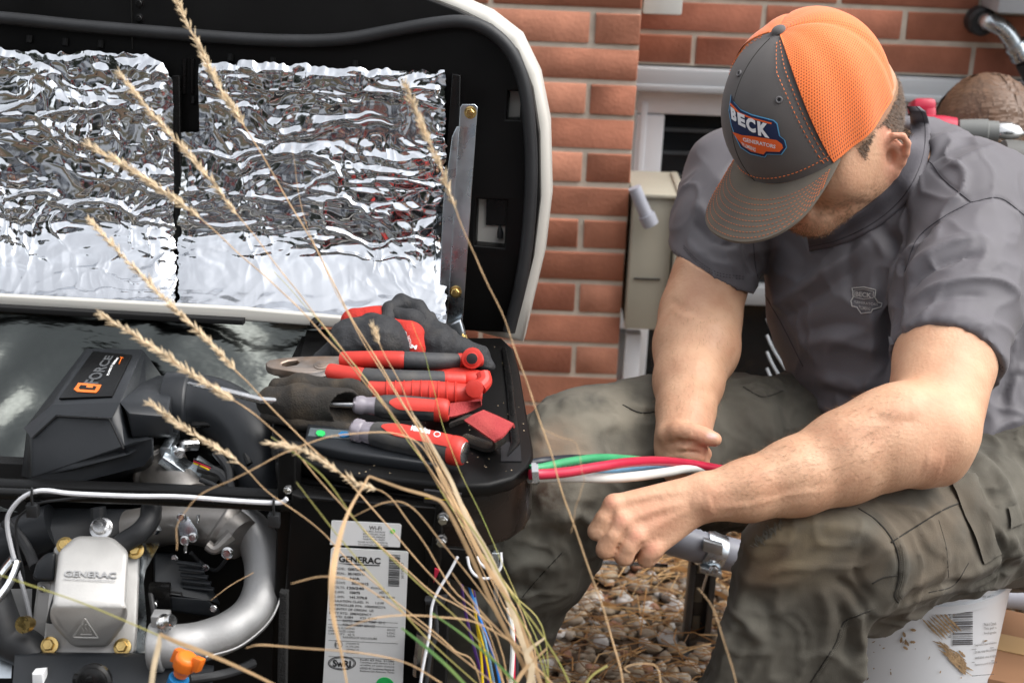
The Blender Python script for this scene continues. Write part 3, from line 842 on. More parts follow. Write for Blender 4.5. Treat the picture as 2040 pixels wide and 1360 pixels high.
tline(t, 'RAINPROOF ENCLOSURE', 684, 1264, 68, 4.2, .0, mp)
for i, s in enumerate(['CONFORMS TO','UL STD 2200','CERTIFIED TO','CSA C22.2 NO.']): tline(t, s, 690, 1277+i*6, 26, 3.2, .0, mp)
for i, s in enumerate(['SwRI ID No. 21586','Compliant with Section 4.1.4','of NFPA 37 (2021 Edition)','LISTED BY Southwest Research','Institute San Antonio, Texas']): tline(t, s, 718, 1309+i*5.6, 68, 3.8, .01, mp)
tline(t, 'SwRI', 664, 1311, 36, 14, .04, mp)
def ring(mb, cx, cy, rx, ry, w, mp):
    n = 32; vs = []
    for k in range(n):
        a = 2*PI*k/n
        for q in (1, 1-w): vs.append(mp(cx+rx*q*math.cos(a), cy+ry*(1-(1-q)*rx/ry)*math.sin(a), 0))
    mb.add(vs, [(2*k, 2*((k+1) % n), 2*((k+1) % n)+1, 2*k+1) for k in range(n)])
ring(t, 682, 1318, 28, 14, .06, mp); ring(t, 682, 1318, 25, 11.5, .05, mp)
ring(t, 675, 1281, 8, 8, .12, mp); tline(t, 'ETL', 669, 1278, 12, 6, .02, mp)
random.seed(4); y = 1102
while y < 1165:
    h_ = random.choice([.7,1.1,1.9,2.6]); g_ = random.choice([.7,1.0,1.6])
    xl = 776-(y-1102)*.035; t.add([mp(xl,y,0),mp(xl+22,y+1.2,0),mp(xl+22,y+h_+1.2,0),mp(xl,y+h_,0)], [(0,1,2,3)]); y += h_+g_
text_fit(t, '3017433117', [(806-6,1150),(806-6,1118),(811-6,1118),(811-6,1150)], mp)
t.build('print', M['ink'], lab, smooth=None)
t = MB(); t.cyl(FP.hit(768,1362,.0017), FP.hit(768,1362,.0023), .010, seg=28); t.build('green_sticker', M['green_dot'], lab)

# ---- inside backing of the engine bay
bar('rear_panel', M['black_dull'], gen, [(-500,900),(900,960),(880,1600),(-500,1600)], 1.80, .02)
plate('floor_pan', M['black_dull'], gen, Plane((0,0,.14), ZZ), [(-700,1700),(900,1800),(860,1300),(-500,1250)], .02)
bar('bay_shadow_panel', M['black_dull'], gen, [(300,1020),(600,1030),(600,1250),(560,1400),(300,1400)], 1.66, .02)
# ---- cross bar of the frame
bar('cross_bar', M['black_gloss'], gen, [(-400,960),(0,979),(300,990),(578,1004),(578,1021),(300,1008),(0,996),(-400,978)], 1.50, .012, .003)
bar('cross_bar_top', M['black_satin'], gen, [(-400,948),(0,967),(300,976),(576,990),(578,1006),(300,993),(0,982),(-400,963)], 1.53, .02, .003)
CBP = Plane(P(89,990,1.50), -GY)
# ---- white sensor wire along the bar
W = [(575,987),(558,995),(482,992),(362,983),(271,982),(151,977),(100,971),(72,974),(45,989),(24,1016),(20,1040),(27,1080),(39,1125),(54,1173),(65,1221),(71,1282),(72,1342)]
t = MB(); t.tube([CBP.hit(x,y,.007) for x, y in W], .0025, 8, n=120); t.build('white_sensor_wire', M['white_wire'], gen)
W2 = [(400,984),(300,980),(180,984),(120,990),(80,996),(50,1012),(33,1035),(35,1085),(46,1130),(50,1175),(62,1240),(76,1345)]
t = MB(); t.tube([CBP.hit(x+3,y+2,.004) for x, y in W2], .0014, 8, n=80); t.build('black_sensor_wire', M['rubber'], gen)
bar('wire_connector', M['white_label'], gen, [(63,1342),(86,1340),(88,1390),(64,1392)], 1.475, .012, .002)
for x in (71, 550):
    y = 972 if x < 100 else 992
    t = MB(); t.tube([CBP.hit(x,y-8,.009),CBP.hit(x,y+10,.010),CBP.hit(x-1,y+40,.004)], .0035, 8, flat=.4); t.box(CBP.hit(x-1,y+38,.006), (.012,.01,.014)); t.build('cable_tie', M['rubber'], gen, bevel=.001)

# ---- air box
def poly(name, m, parent, verts, faces, bevel=.006, smooth=30, bseg=2):
    t = MB(); t.add([P(*v) for v in verts], faces); return t.build(name, m, parent, bevel=bevel, smooth=smooth, bseg=bseg)
ab = poly('air_box', M['black_plastic'], gen, [
    (104,805,1.615),(240,800,1.60),(286,694,1.80),(172,692,1.82),       # 0-3 top
    (47,852,1.60),(110,822,1.595),(218,828,1.585),(252,895,1.575),       # 4-7 bevel
    (62,868,1.585),(60,955,1.58),(150,935,1.57),(262,905,1.565),         # 8-11
    (325,748,1.77),(330,860,1.70),(90,800,1.86),(40,950,1.72),(300,880,1.60)],
    [(0,1,2,3),(0,5,6,1),(0,4,5),(4,8,5),(5,8,9,10,11,7,6),(6,7,1),(1,7,11,16,12,2),(3,2,12,13,14),(3,14,4,0),(14,15,9,8,4),(15,14,13,16),(15,16,11,10,9),(12,16,13)], bevel=.004)
poly('bevel_trim', M['black_plastic'], ab, [(104,806,1.612),(240,801,1.597),(222,832,1.578),(112,826,1.588),(47,852,1.592),(62,872,1.580)],
    [(0,1,2,3),(0,3,5,4)], bevel=0)
t = MB(); t.tube([P(66,872,1.572),P(113,829,1.580),P(217,834,1.570),P(246,894,1.560)], .0012, 6, resample=False); t.build('front_panel_edge', M['black_gloss'], ab)
poly('air_box_base', M['black_plastic'], ab, [(12,964,1.60),(45,957,1.575),(268,880,1.56),(306,868,1.58),(306,908,1.59),(284,926,1.575),(150,962,1.575),(40,990,1.60),(60,1010,1.75),(306,960,1.75)],
    [(0,1,2,3,9,8),(0,7,6,5,4,3,2,1),(0,8,7),(4,9,3),(4,5,6,7,8,9)], bevel=.003)
# top print
tp = Plane(P(200,745,1.71), (P(104,805,1.615)-P(240,800,1.60)).cross(P(286,694,1.80)-P(240,800,1.60)))
plate('badge_plate', M['black_satin'], ab, tp, [(118,796),(224,792),(264,710),(186,702)], .002, off=.0022, bevel=.0005)
t = MB(); mp = lambda x, y, h: tp.hit(x, y, .0030+h)
text_fit(t, 'FORCE', [(166,768),(212,712),(227,713),(196,769)], mp, .03); t.build('badge_lettering', mat('letter_grey',(.085,.09,.095),.4), ab, smooth=None)
t = MB(); text_fit(t, 'POWERED BY', [(213,752),(222,731),(227,731),(218,752)], mp, .03); text_fit(t, 'GENERAC', [(223,730),(234,716),(238,717),(228,731)], mp, .05); t.build('badge_small_lettering', M['white_label'], ab, smooth=None)
plate('badge_logo', M['orange_plastic'], ab, tp, [(157,767),(203,771),(198,781),(192,787),(155,785),(148,780)], .0006, off=.0032)
plate('badge_logo_inner', M['black_satin'], ab, tp, [(162,772),(174,773),(172,777),(186,778),(187,774),(193,775),(190,782),(160,780),(158,777)], .0006, off=.0036)
t = MB(); t.tube([mp(243,717,0),mp(238,729,0)], .0006, 5, resample=False); t.tube([mp(240,716,0),mp(246,717,0)], .0006, 5, resample=False); t.build('badge_accent', M['orange_plastic'], ab)

# ---- intake duct
poly('duct_neck', M['black_plastic'], ab, [(234,800,1.60),(340,803,1.62),(350,748,1.76),(300,745,1.77),(256,822,1.585),(336,830,1.60),(262,872,1.60),(340,868,1.62),(350,880,1.7),(262,880,1.7)],
    [(0,1,2,3),(0,4,5,1),(4,6,7,5),(6,9,8,7),(0,3,9,6,4),(1,5,7,8,2),(3,2,8,9)], bevel=.004)
cb = P(352,812,1.70)
du = MB()
ducts = [(345,812,1.70,68),(400,812,1.70,66),(440,822,1.69,64),(480,850,1.67,62),(508,892,1.65,58),(520,940,1.64,54),(528,990,1.64,50)]
du.tube([P(x,y,d) for x,y,d,r in ducts], [r/FPX*d for x,y,d,r in ducts], 28, n=40); dob = du.build('intake_duct', M['black_plastic'], gen)
du = MB(); a = P(332,812,1.70); b = P(384,812,1.70)
du.tube([a, a+(b-a)*.05, a+(b-a)*.9, b], [.0405,.0435,.0435,.041], 30, resample=False); du.build('duct_collar', M['black_plastic'], dob, bevel=.001)
du = MB(); du.tube([P(x,y,d) for x,y,d in ((384,846,1.655),(420,846,1.652),(452,858,1.64),(480,888,1.625),(498,925,1.61))], .004, 8, n=24); du.build('duct_rib', M['black_gloss'], dob)

# ---- carburettor / mixer castings
cbm = MB()
cbm.lathe(P(318,935,1.66), (P(395,1015,1.60)-P(318,935,1.66)), [(-.01,.030),(0,.034),(.006,.034),(.008,.030),(.05,.027),(.075,.024)], 26)
cs = cbm.build('mixer_body', M['cast_dark'], gen, bevel=.001)
cbm = MB(); cbm.box(P(360,930,1.63), (.05,.03,.012), (Vector((.8,0,-.6)),Vector((0,1,0)),Vector((.6,0,.8)))); cbm.box(P(340,905,1.65),(.012,.05,.04)); cbm.build('mixer_bracket', M['zinc'], cs, bevel=.002)
cbm = MB(); cbm.tube([P(350,900,1.64),P(366,888,1.63),P(392,886,1.64)], .007, 10); cbm.build('hose_clamp', M['steel'], cs)
bolt('mixer_screw', M['steel'], cs, P(358,902,1.61), -_F+GX*.4, .0042, six=False)
cbm = MB(); cbm.tube([P(395,930,1.62),P(440,945,1.62),P(470,985,1.6),P(520,990,1.6)], .006, 8); cbm.build('control_cable', M['rubber'], cs)
for i, (m_, dy) in enumerate((('cable_red',0),('wire_yellow',4),('rubber',-4))):
    cbm = MB(); cbm.tube([P(386,918+dy,1.62),P(405,926+dy,1.615),P(428,938+dy,1.62),P(436,950,1.63)], .0011, 6); cbm.build('sensor_lead', M[m_], cs)
cbm = MB(); cbm.box(P(404,945,1.645), (.035,.012,.03), (Vector((.8,0,-.6)),Vector((0,1,0)),Vector((.6,0,.8)))); cbm.build('sensor_plate', M['zinc'], cs, bevel=.001)
# throttle casting beneath the bar
cbm = MB()
cbm.tube([P(262,1060,1.60),P(330,1045,1.59),P(390,1045,1.58),P(450,1055,1.57),P(482,1075,1.56)], [.026,.023,.022,.026,.024], 20)
th = cbm.build('throttle_casting', M['cast_dark'], gen)
cbm = MB(); cbm.lathe(P(432,1040,1.57), GX*.9-ZZ*.55, [(0,.025),(.002,.028),(.014,.028),(.016,.025)], 20); cbm.build('casting_collar', M['cast_dark'], th, bevel=.001)
cbm = MB(); cbm.lathe(P(290,1052,1.60), GX, [(0,.024),(.002,.027),(.01,.027),(.012,.024)], 20); cbm.build('casting_collar', M['cast_dark'], th, bevel=.001)
plate('linkage_plate', M['zinc'], th, Plane(P(372,1060,1.545), -_F), [(360,1030),(374,1028),(392,1056),(394,1070),(386,1078),(372,1068),(358,1066),(355,1048)], .002, bevel=.0004)
for q in ((362,1030),(384,1070),(368,1076)):
    bolt('linkage_screw', M['steel'], th, P(q[0],q[1],1.542), -_F, .0036, six=False)
for q in ((395,1032),(370,1092)):
    t = MB(); n = 40
    t.tube([P(q[0]+3.2*math.cos(k*1.25), q[1]-7+k*.42, 1.545+.003*math.sin(k*1.25)) for k in range(n)], .0006, 5, n=130); t.build('spring', M['steel'], th)
bolt('casting_screw', M['steel'], th, P(453,1101,1.53), -_F, .0045)
cbm = MB(); cbm.tube([P(413,1085,1.54),P(430,1093,1.54),P(462,1066,1.545)], [.006,.006,.009], 10); cbm.build('casting_lug', M['cast_dark'], th)
# hoses
t = MB(); t.tube([P(x,y,d) for x,y,d in ((302,1010,1.55),(298,1035,1.54),(278,1060,1.53),(250,1078,1.53),(225,1095,1.53))], .0115, 14); t.build('breather_hose', M['rubber'], gen)
t = MB(); t.tube([P(x,y,1.58) for x,y in ((196,1010),(197,1040),(200,1060))], .012, 10, flat=.5); t.build('spark_plug_arm', M['black_plastic'], gen)
bolt('cover_stud', M['steel'], gen, P(202,1052,1.535), -_F+_U*.5, .0085, six=False)
t = MB(); t.tube([P(x,y,1.60) for x,y in ((-60,1112),(10,1090),(60,1068),(110,1050))], .028, 18); t.build('cooling_duct', M['black_plastic'], gen)
poly('fan_housing', M['black_plastic'], gen, [(55,1010,1.62),(330,1015,1.62),(250,1060,1.60),(120,1120,1.58),(80,1050,1.58),(55,1010,1.8),(330,1015,1.8),(120,1120,1.8)], [(0,1,2,3,4),(0,5,6,1),(1,6,7,3,2),(0,4,3,7,5)], bevel=.003)

# ---- big intake/exhaust tube
t = MB()
pp = [(455,1030,1.60,38),(500,1058,1.585,40),(524,1105,1.57,41),(527,1165,1.55,41),(505,1218,1.53,40),(462,1254,1.51,40),(405,1276,1.50,40),(350,1286,1.49,42),(322,1288,1.49,42)]
t.tube([P(x,y,d) for x,y,d,r in pp], [r/FPX*d for x,y,d,r in pp], 28, n=70); mp_ = t.build('manifold_pipe', M['pipe_alu'], gen)
t = MB(); t.tube([P(556,1100,1.553),P(563,1165,1.535),P(540,1232,1.512),(P(480,1285,1.49)),P(410,1308,1.478)], .0011, 6, n=40); t.build('casting_seam', M['pipe_alu'], mp_)
t = MB()
dr = (P(300,1288,1.49)-P(350,1286,1.49)).normalized()
t.lathe(P(330,1287,1.49), dr, [(0,.0235),(.002,.0265),(.014,.0265),(.016,.024)], 28); t.box(P(322,1245,1.485), (.018,.016,.03)); t.build('pipe_flange', M['pipe_alu'], mp_, bevel=.002)
t = MB(); bd = (P(352,1232,1.46)-P(322,1242,1.47)).normalized()
t.lathe(P(322,1242,1.47), bd, [(0,.0075),(.004,.0075),(.004,.0095),(.006,.0095),(.006,.0068),(.015,.0068),(.016,.006)], 16); t.build('flange_bolt', M['steel'], mp_)
# casting text and ridge on the tube
# ---- valve cover
vc = thing('valve_cover', (0,0,0), None, None); vc.parent = gen; vc.location = -gen.location
def px_poly(name, m, parent, pts, faces, depthback, bevel, smooth=40, bseg=3):
    """front verts (px,py,d) with faces, closed backwards along the view"""
    t = MB(); n = len(pts)
    fr = [P(*q) for q in pts]; bk = [P(q[0],q[1],q[2]+depthback) for q in pts]
    from collections import Counter
    ed = Counter()
    for f in faces:
        for a, b in zip(f, f[1:]+f[:1]): ed[(a,b)] += 1
    fs = [tuple(f) for f in faces]+[tuple(i+n for i in f[::-1]) for f in faces]
    for (a, b) in ed:
        if (b, a) not in ed: fs.append((a, a+n, b+n, b))
    t.add(fr+bk, fs); return t.build(name, m, parent, bevel=bevel, smooth=smooth, bseg=bseg)
px_poly('cover_body', M['cast_alu'], vc,
    [(117,1098,1.500),(152,1067,1.515),(224,1069,1.515),(256,1098,1.500),(250,1200,1.462),(256,1216,1.462),(250,1242,1.475),(214,1288,1.500),(146,1288,1.500),(104,1244,1.475),(98,1222,1.462),(106,1198,1.462)],
    [[0,1,2,3,4,11],[11,4,5,6,7,8,9,10]], .05, .007, 180, 4)
t = MB(); rr = [(100,1236),(145,1284),(214,1284),(256,1238),(262,1212)]
px_poly('cover_base', M['cast_alu'], vc, [(108,1090,1.545),(128,1075,1.545),(275,1080,1.545),(280,1100,1.545),(272,1296,1.515),(262,1304,1.512),(95,1302,1.512),(85,1290,1.512),(88,1270,1.512),(96,1200,1.53)],
    [[0,1,2,3,4,5,6,7,8,9]], .02, .005, 50)
px_poly('cover_lip', M['cast_dark'], vc, [(118,1300,1.52),(260,1302,1.52),(256,1322,1.52),(235,1318,1.52),(228,1312,1.52),(140,1310,1.52),(130,1318,1.52),(118,1314,1.52)], [[0,1,2,3,4,5,6,7]], .02, .002)
for i, (x, y, d) in enumerate(((99,1285,1.509),(244,1288,1.509),(130,1086,1.54),(270,1096,1.535))):
    bolt('cover_bolt', M['yellow_zinc'], vc, P(x,y,d), -_F+_U*.35, .0062, h=.006, flange=1.5)
# raised lettering
def covermap(x, y, h):
    tt = (y-1098)/(1200-1098); return P(x, y, 1.500-.038*tt-.0012-h*.03)
t = MB(); text_fit(t, 'GENERAC', [(128,1135),(232,1139),(232,1151),(127,1147)], covermap, .03, .02)
t.add([covermap(126,1151,.03),covermap(229,1156,.03),covermap(229,1157.5,.03),covermap(126,1152.5,.03)], [(0,1,2,3)])
t.build('raised_lettering', M['pipe_alu'], vc, smooth=None)
def lowmap(x, y, h): return P(x, y, 1.463+(y-1220)/66*.034-.0022)
t = MB(); tri = [(170,1232),(146,1268),(195,1269)]
t.tube([lowmap(*q,0) for q in tri+[tri[0]]], .0009, 6, resample=False)
t.tube([lowmap(160,1263,0),lowmap(183,1263,0)], .0007, 6, resample=False)
for xx in (164,171,178): t.tube([lowmap(xx+2*math.sin(k*1.3), 1259-k*3.2, 0) for k in range(6)], .0006, 6, n=14)
t.build('hot_surface_symbol', M['cast_alu'], vc)
# zinc heat bracket right of the cover
poly('heat_bracket', M['zinc'], gen, [(270,1083,1.55),(316,1080,1.52),(318,1084,1.515),(290,1135,1.53),(286,1160,1.54),(292,1230,1.54),(288,1290,1.52),(290,1306,1.51),(258,1308,1.52),(262,1240,1.55),(260,1150,1.56)],
    [(0,1,2,3,4,10),(4,5,9,10),(5,6,7,8,9)], bevel=0)
# ignition coil and other dark engine covers
px_poly('ignition_coil', M['black_plastic'], gen, [(112,1098,1.52),(90,1102,1.52),(72,1120,1.52),(66,1145,1.515),(66,1156,1.515),(108,1158,1.515)], [[0,1,2,3,4,5][::-1]], .03, .004)
px_poly('cylinder_block', M['cast_alu'], gen, [(75,1158,1.545),(110,1158,1.545),(92,1300,1.545),(58,1296,1.545)], [[0,1,2,3]], .05, .003)
px_poly('fin_duct', M['black_plastic'], gen, [(305,1100,1.58),(350,1102,1.58),(352,1115,1.57),(398,1122,1.57),(440,1205,1.56),(418,1195,1.54),(336,1185,1.54),(335,1172,1.54),(312,1170,1.54),(306,1160,1.55)], [[0,1,2,3,4,5,6,7,8,9]], .08, .003)
px_poly('fin_box', M['black_plastic'], gen, [(336,1186,1.54),(414,1194,1.54),(440,1216,1.55),(430,1230,1.55),(330,1215,1.545),(305,1212,1.545)], [[0,1,2,3,4,5]], .06, .003)
t = MB(); t.box(P(320,1192,1.535),(.022,.01,.036)); t.tube([P(340,1172,1.53),P(340,1178,1.53),P(362,1181,1.53),P(362,1186,1.53)], .0012, 6, resample=False); t.build('duct_clip', M['black_gloss'], gen, bevel=.001)
poly('lower_cover', M['black_plastic'], gen, [(30,1298,1.50),(300,1300,1.50),(330,1320,1.49),(426,1325,1.49),(420,1420,1.45),(20,1420,1.45),(30,1298,1.62),(300,1300,1.62),(426,1325,1.62)], [(0,1,2,3,4,5),(0,6,7,1),(1,7,8,3,2)], bevel=.006)
t = MB(); t.lathe(P(188,1356,1.46), -_F, [(0,.019),(.006,.019),(.008,.016),(.012,.016),(.014,.012)], 22); t.tube([P(150,1352,1.455),P(188,1350,1.45)], .006, 10, resample=False); t.build('oil_filler_cap', M['black_gloss'], gen)
t = MB(); t.tube([P(x,y,1.52) for x,y in ((-30,1150),(-10,1210),(5,1250),(20,1275),(50,1290),(70,1310))], .021, 18); t.build('coolant_hose', M['rubber'], gen)
t = MB(); t.tube([P(22,1115,1.52),P(36,1118,1.52),P(20,1160,1.51),P(-10,1200,1.50)], .0045, 8, flat=.3); t.tube([P(-5,1150,1.52),P(10,1130,1.52),P(25,1112,1.52)], .012, 10, flat=.3); t.build('foil_heat_wrap', M['foil'], gen)
poly('left_casting', M['pipe_alu'], gen, [(15,1172,1.56),(64,1172,1.56),(62,1240,1.55),(20,1250,1.55),(-30,1200,1.56)], [(0,1,2,3,4)], bevel=0)
poly('battery_tray', M['zinc'], gen, [(-60,1300,1.52),(26,1306,1.52),(22,1350,1.50),(-60,1350,1.50)], [(0,1,2,3)], bevel=0)
t = MB(); t.lathe(P(62,1240,1.50), P(40,1245,1.48)-P(62,1240,1.50), [(0,.006),(.008,.006),(.008,.009),(.016,.009)], 14); t.build('banjo_fitting', M['yellow_zinc'], gen)
# foam strip behind
bar('foam_strip', mat('foam_black',(.012,.012,.012),.95,bump=.8,bscale=500,bdist=.003), gen, [(556,1180),(572,1182),(568,1460),(548,1460)], 1.495, .01)
# ---- orange drain valve
vt = Vector((0,0,1)); dv = MB(); vb = P(352,1362,1.44); va = (P(368,1322,1.43)-vb).normalized()
dv.lathe(vb-va*.02, va, [(0,.009),(.02,.009),(.02,.0105),(.028,.0105),(.029,.008)], 20); dvo = dv.build('drain_valve', M['blue_metal'], gen)
dv = MB(); c0 = vb+va*.012
dv.lathe(c0, va, [(0,.0075),(.008,.0085),(.010,.0115),(.022,.012),(.026,.009)], 12)
wx = (P(410,1330,1.42)-P(338,1298,1.45)).normalized(); cw = P(374,1314,1.43)
for s_ in (-1, 1): dv.box(cw+wx*(.0135*s_), (.013,.008,.017), (wx, wx.cross(va).normalized(), va), taper=1.0)
dv.build('valve_knob', M['orange_plastic'], dvo, bevel=.0015)

# ---- black control bracket with wires under the right corner
cb_ = Plane(P(930,1140,1.49), -GY*.9+GX*.2)
plate('control_bracket', M['black_satin'], gen, cb_, [(848,1086),(900,1092),(984,1100),(986,1192),(960,1182),(848,1130)], .006, bevel=.001)
plate('bracket_edge', M['zinc'], gen, cb_, [(980,1100),(994,1100),(992,1196),(984,1194)], .008, off=.002, bevel=.001)
for W, d, m_, r in (([(912,1108),(895,1140),(872,1178),(860,1210),(856,1260),(846,1310),(838,1360),(834,1420)],1.46,'white_wire',.0015),
                 ([(931,1108),(936,1130),(948,1146),(968,1152),(985,1145),(998,1128),(998,1100)],1.455,'white_wire',.0015),
                 ([(950,1108),(956,1120),(966,1130),(972,1134)],1.46,'white_wire',.0013),
                 ([(918,1150),(924,1200),(934,1250),(950,1310),(966,1370)],1.52,'wire_purple',.0018),
                 ([(940,1165),(952,1220),(960,1280),(968,1330),(978,1380)],1.515,'wire_purple',.0018),
                 ([(938,1168),(948,1230),(958,1300),(962,1370)],1.51,'wire_yellow',.0016),
                 ([(934,1166),(950,1215),(974,1280),(990,1330),(1002,1400)],1.505,'wire_blue',.0016),
                 ([(945,1190),(960,1250),(976,1320),(986,1370)],1.512,'cable_blue',.0016),
                 ([(950,1240),(964,1290),(978,1360),(984,1400)],1.507,'wire_yellow',.0012),
                 ([(1012,1210),(1020,1250),(1021,1300),(1016,1380)],1.50,'cable_white',.0026),
                 ([(1022,1220),(1024,1280),(1023,1380)],1.503,'cable_red',.0018),
                 ([(1024,1230),(1029,1290),(1028,1390)],1.505,'rubber',.0022),
                 ([(866,1200),(870,1260),(858,1300),(848,1370)],1.47,'rubber',.0022)):
    t = MB(); t.tube([P(x,y,d) for x, y in W], r, 8, n=40); t.build('loose_wire', M[m_], gen)
bar('wire_bundle_tape', M['rubber'], gen, [(845,1196),(890,1192),(884,1208),(848,1206)], 1.46, .012, .003)
plate('red_tag', M['cable_red'], gen, Plane(P(866,1140,1.48), -GY), [(866,1132),(876,1136),(864,1160)], .002)
# legs/base so that the cabinet stands on the ground
bar('base_frame', M['black_satin'], gen, [(-500,1700),(870,1760),(870,1900),(-500,1860)], 1.47, .03)
bar('lower_front_panel', M['black_satin'], gen, [(560,1480),(862,1490),(860,1800),(556,1800)], 1.475, .02)
for s_ in (-.75, .0):
    t = MB().box(FP.hit(720,1010)+GX*s_-GY*0.0+Vector((0,.05,0))+Vector((0,0,-FP.hit(720,1010).z+.09)), (.04,.04,.18), (GX,GY,ZZ)); t.build('foot', M['black_satin'], gen)
# cable gland in the right hand side
gl = P(1060,944,1.50); t = MB(); t.lathe(gl, (P(1074,943,1.50)-gl), [(0,.0125),(.005,.0125),(.005,.011),(.007,.011)], 6); t.build('cable_gland', M['steel'], gen)

# ---- more small things in the engine bay: hoses, leads, clamps
for W, m_, r in (([(300,905,1.66),(330,940,1.63),(318,985,1.62),(300,1010,1.60)],'rubber',.004), ([(430,900,1.63),(455,935,1.62),(462,975,1.60),(500,1000,1.58),(545,1010,1.54)],'rubber',.005),
    ([(400,955,1.60),(430,968,1.59),(458,990,1.585),(470,1018,1.58)],'rubber',.003), ([(120,1165,1.50),(108,1200,1.50),(98,1240,1.50)],'rubber',.0035),
    ([(300,1180,1.53),(306,1215,1.52),(312,1245,1.50)],'rubber',.003), ([(455,1108,1.54),(430,1135,1.56),(400,1120,1.57),(380,1100,1.56)],'rubber',.0022),
    ([(10,1040,1.58),(40,1070,1.57),(58,1100,1.56),(70,1130,1.54)],'rubber',.006), ([(505,1320,1.52),(470,1335,1.50),(430,1345,1.48),(380,1352,1.47)],'rubber',.005),
    ([(420,1000,1.575),(440,1015,1.572),(470,1040,1.56)],'wire_yellow',.0010), ([(416,1003,1.575),(436,1020,1.572),(462,1045,1.56)],'cable_red',.0010)):
    t = MB(); t.tube([P(*a) for a in W], r, 10, n=30); t.build('hose', M[m_], gen)
for (x, y, d, r) in ((302,1040,1.545,.013),(228,1094,1.53,.013),(498,890,1.64,.0015)):
    if r > .01:
        t = MB(); a = P(x,y,d); t.lathe(a, (P(x-8,y+10,d)-a), [(0,r),(.0005,r*1.06),(.006,r*1.06),(.0065,r)], 18); t.build('hose_clamp', M['zinc'], gen)
for (x, y, d) in ((84,1172,1.542),(84,1280,1.542),(348,1112,1.575),(425,1212,1.535),(410,1130,1.56),(306,1205,1.53)):
    bolt('cover_screw', M['steel'], gen, P(x,y,d), -_F, .0032, flange=1.2)
# louvres of the cooling fan duct behind
for k in range(5):
    bar('duct_louvre', M['black_plastic'], gen, [(352+k*3,1120+k*12),(400+k*6,1126+k*12),(401+k*6,1130+k*12),(352+k*3,1124+k*12)], 1.545, .006, .0008)
# dust and grit on the black rim
rs = np.random.RandomState(31); t = MB()
for i in range(150):
    x, y = rs.uniform(600,1050), rs.uniform(690,950)
    c_ = H(x, y, ZT+.0006); s_ = rs.uniform(.0003,.0008)
    if x < 620+(y-690)*-.1: continue
    t.box(c_, (s_*rs.uniform(1,2), s_, s_*.6))
o = t.build('grit', M['straw_pale'], gen, smooth=None); o['kind'] = 'stuff'
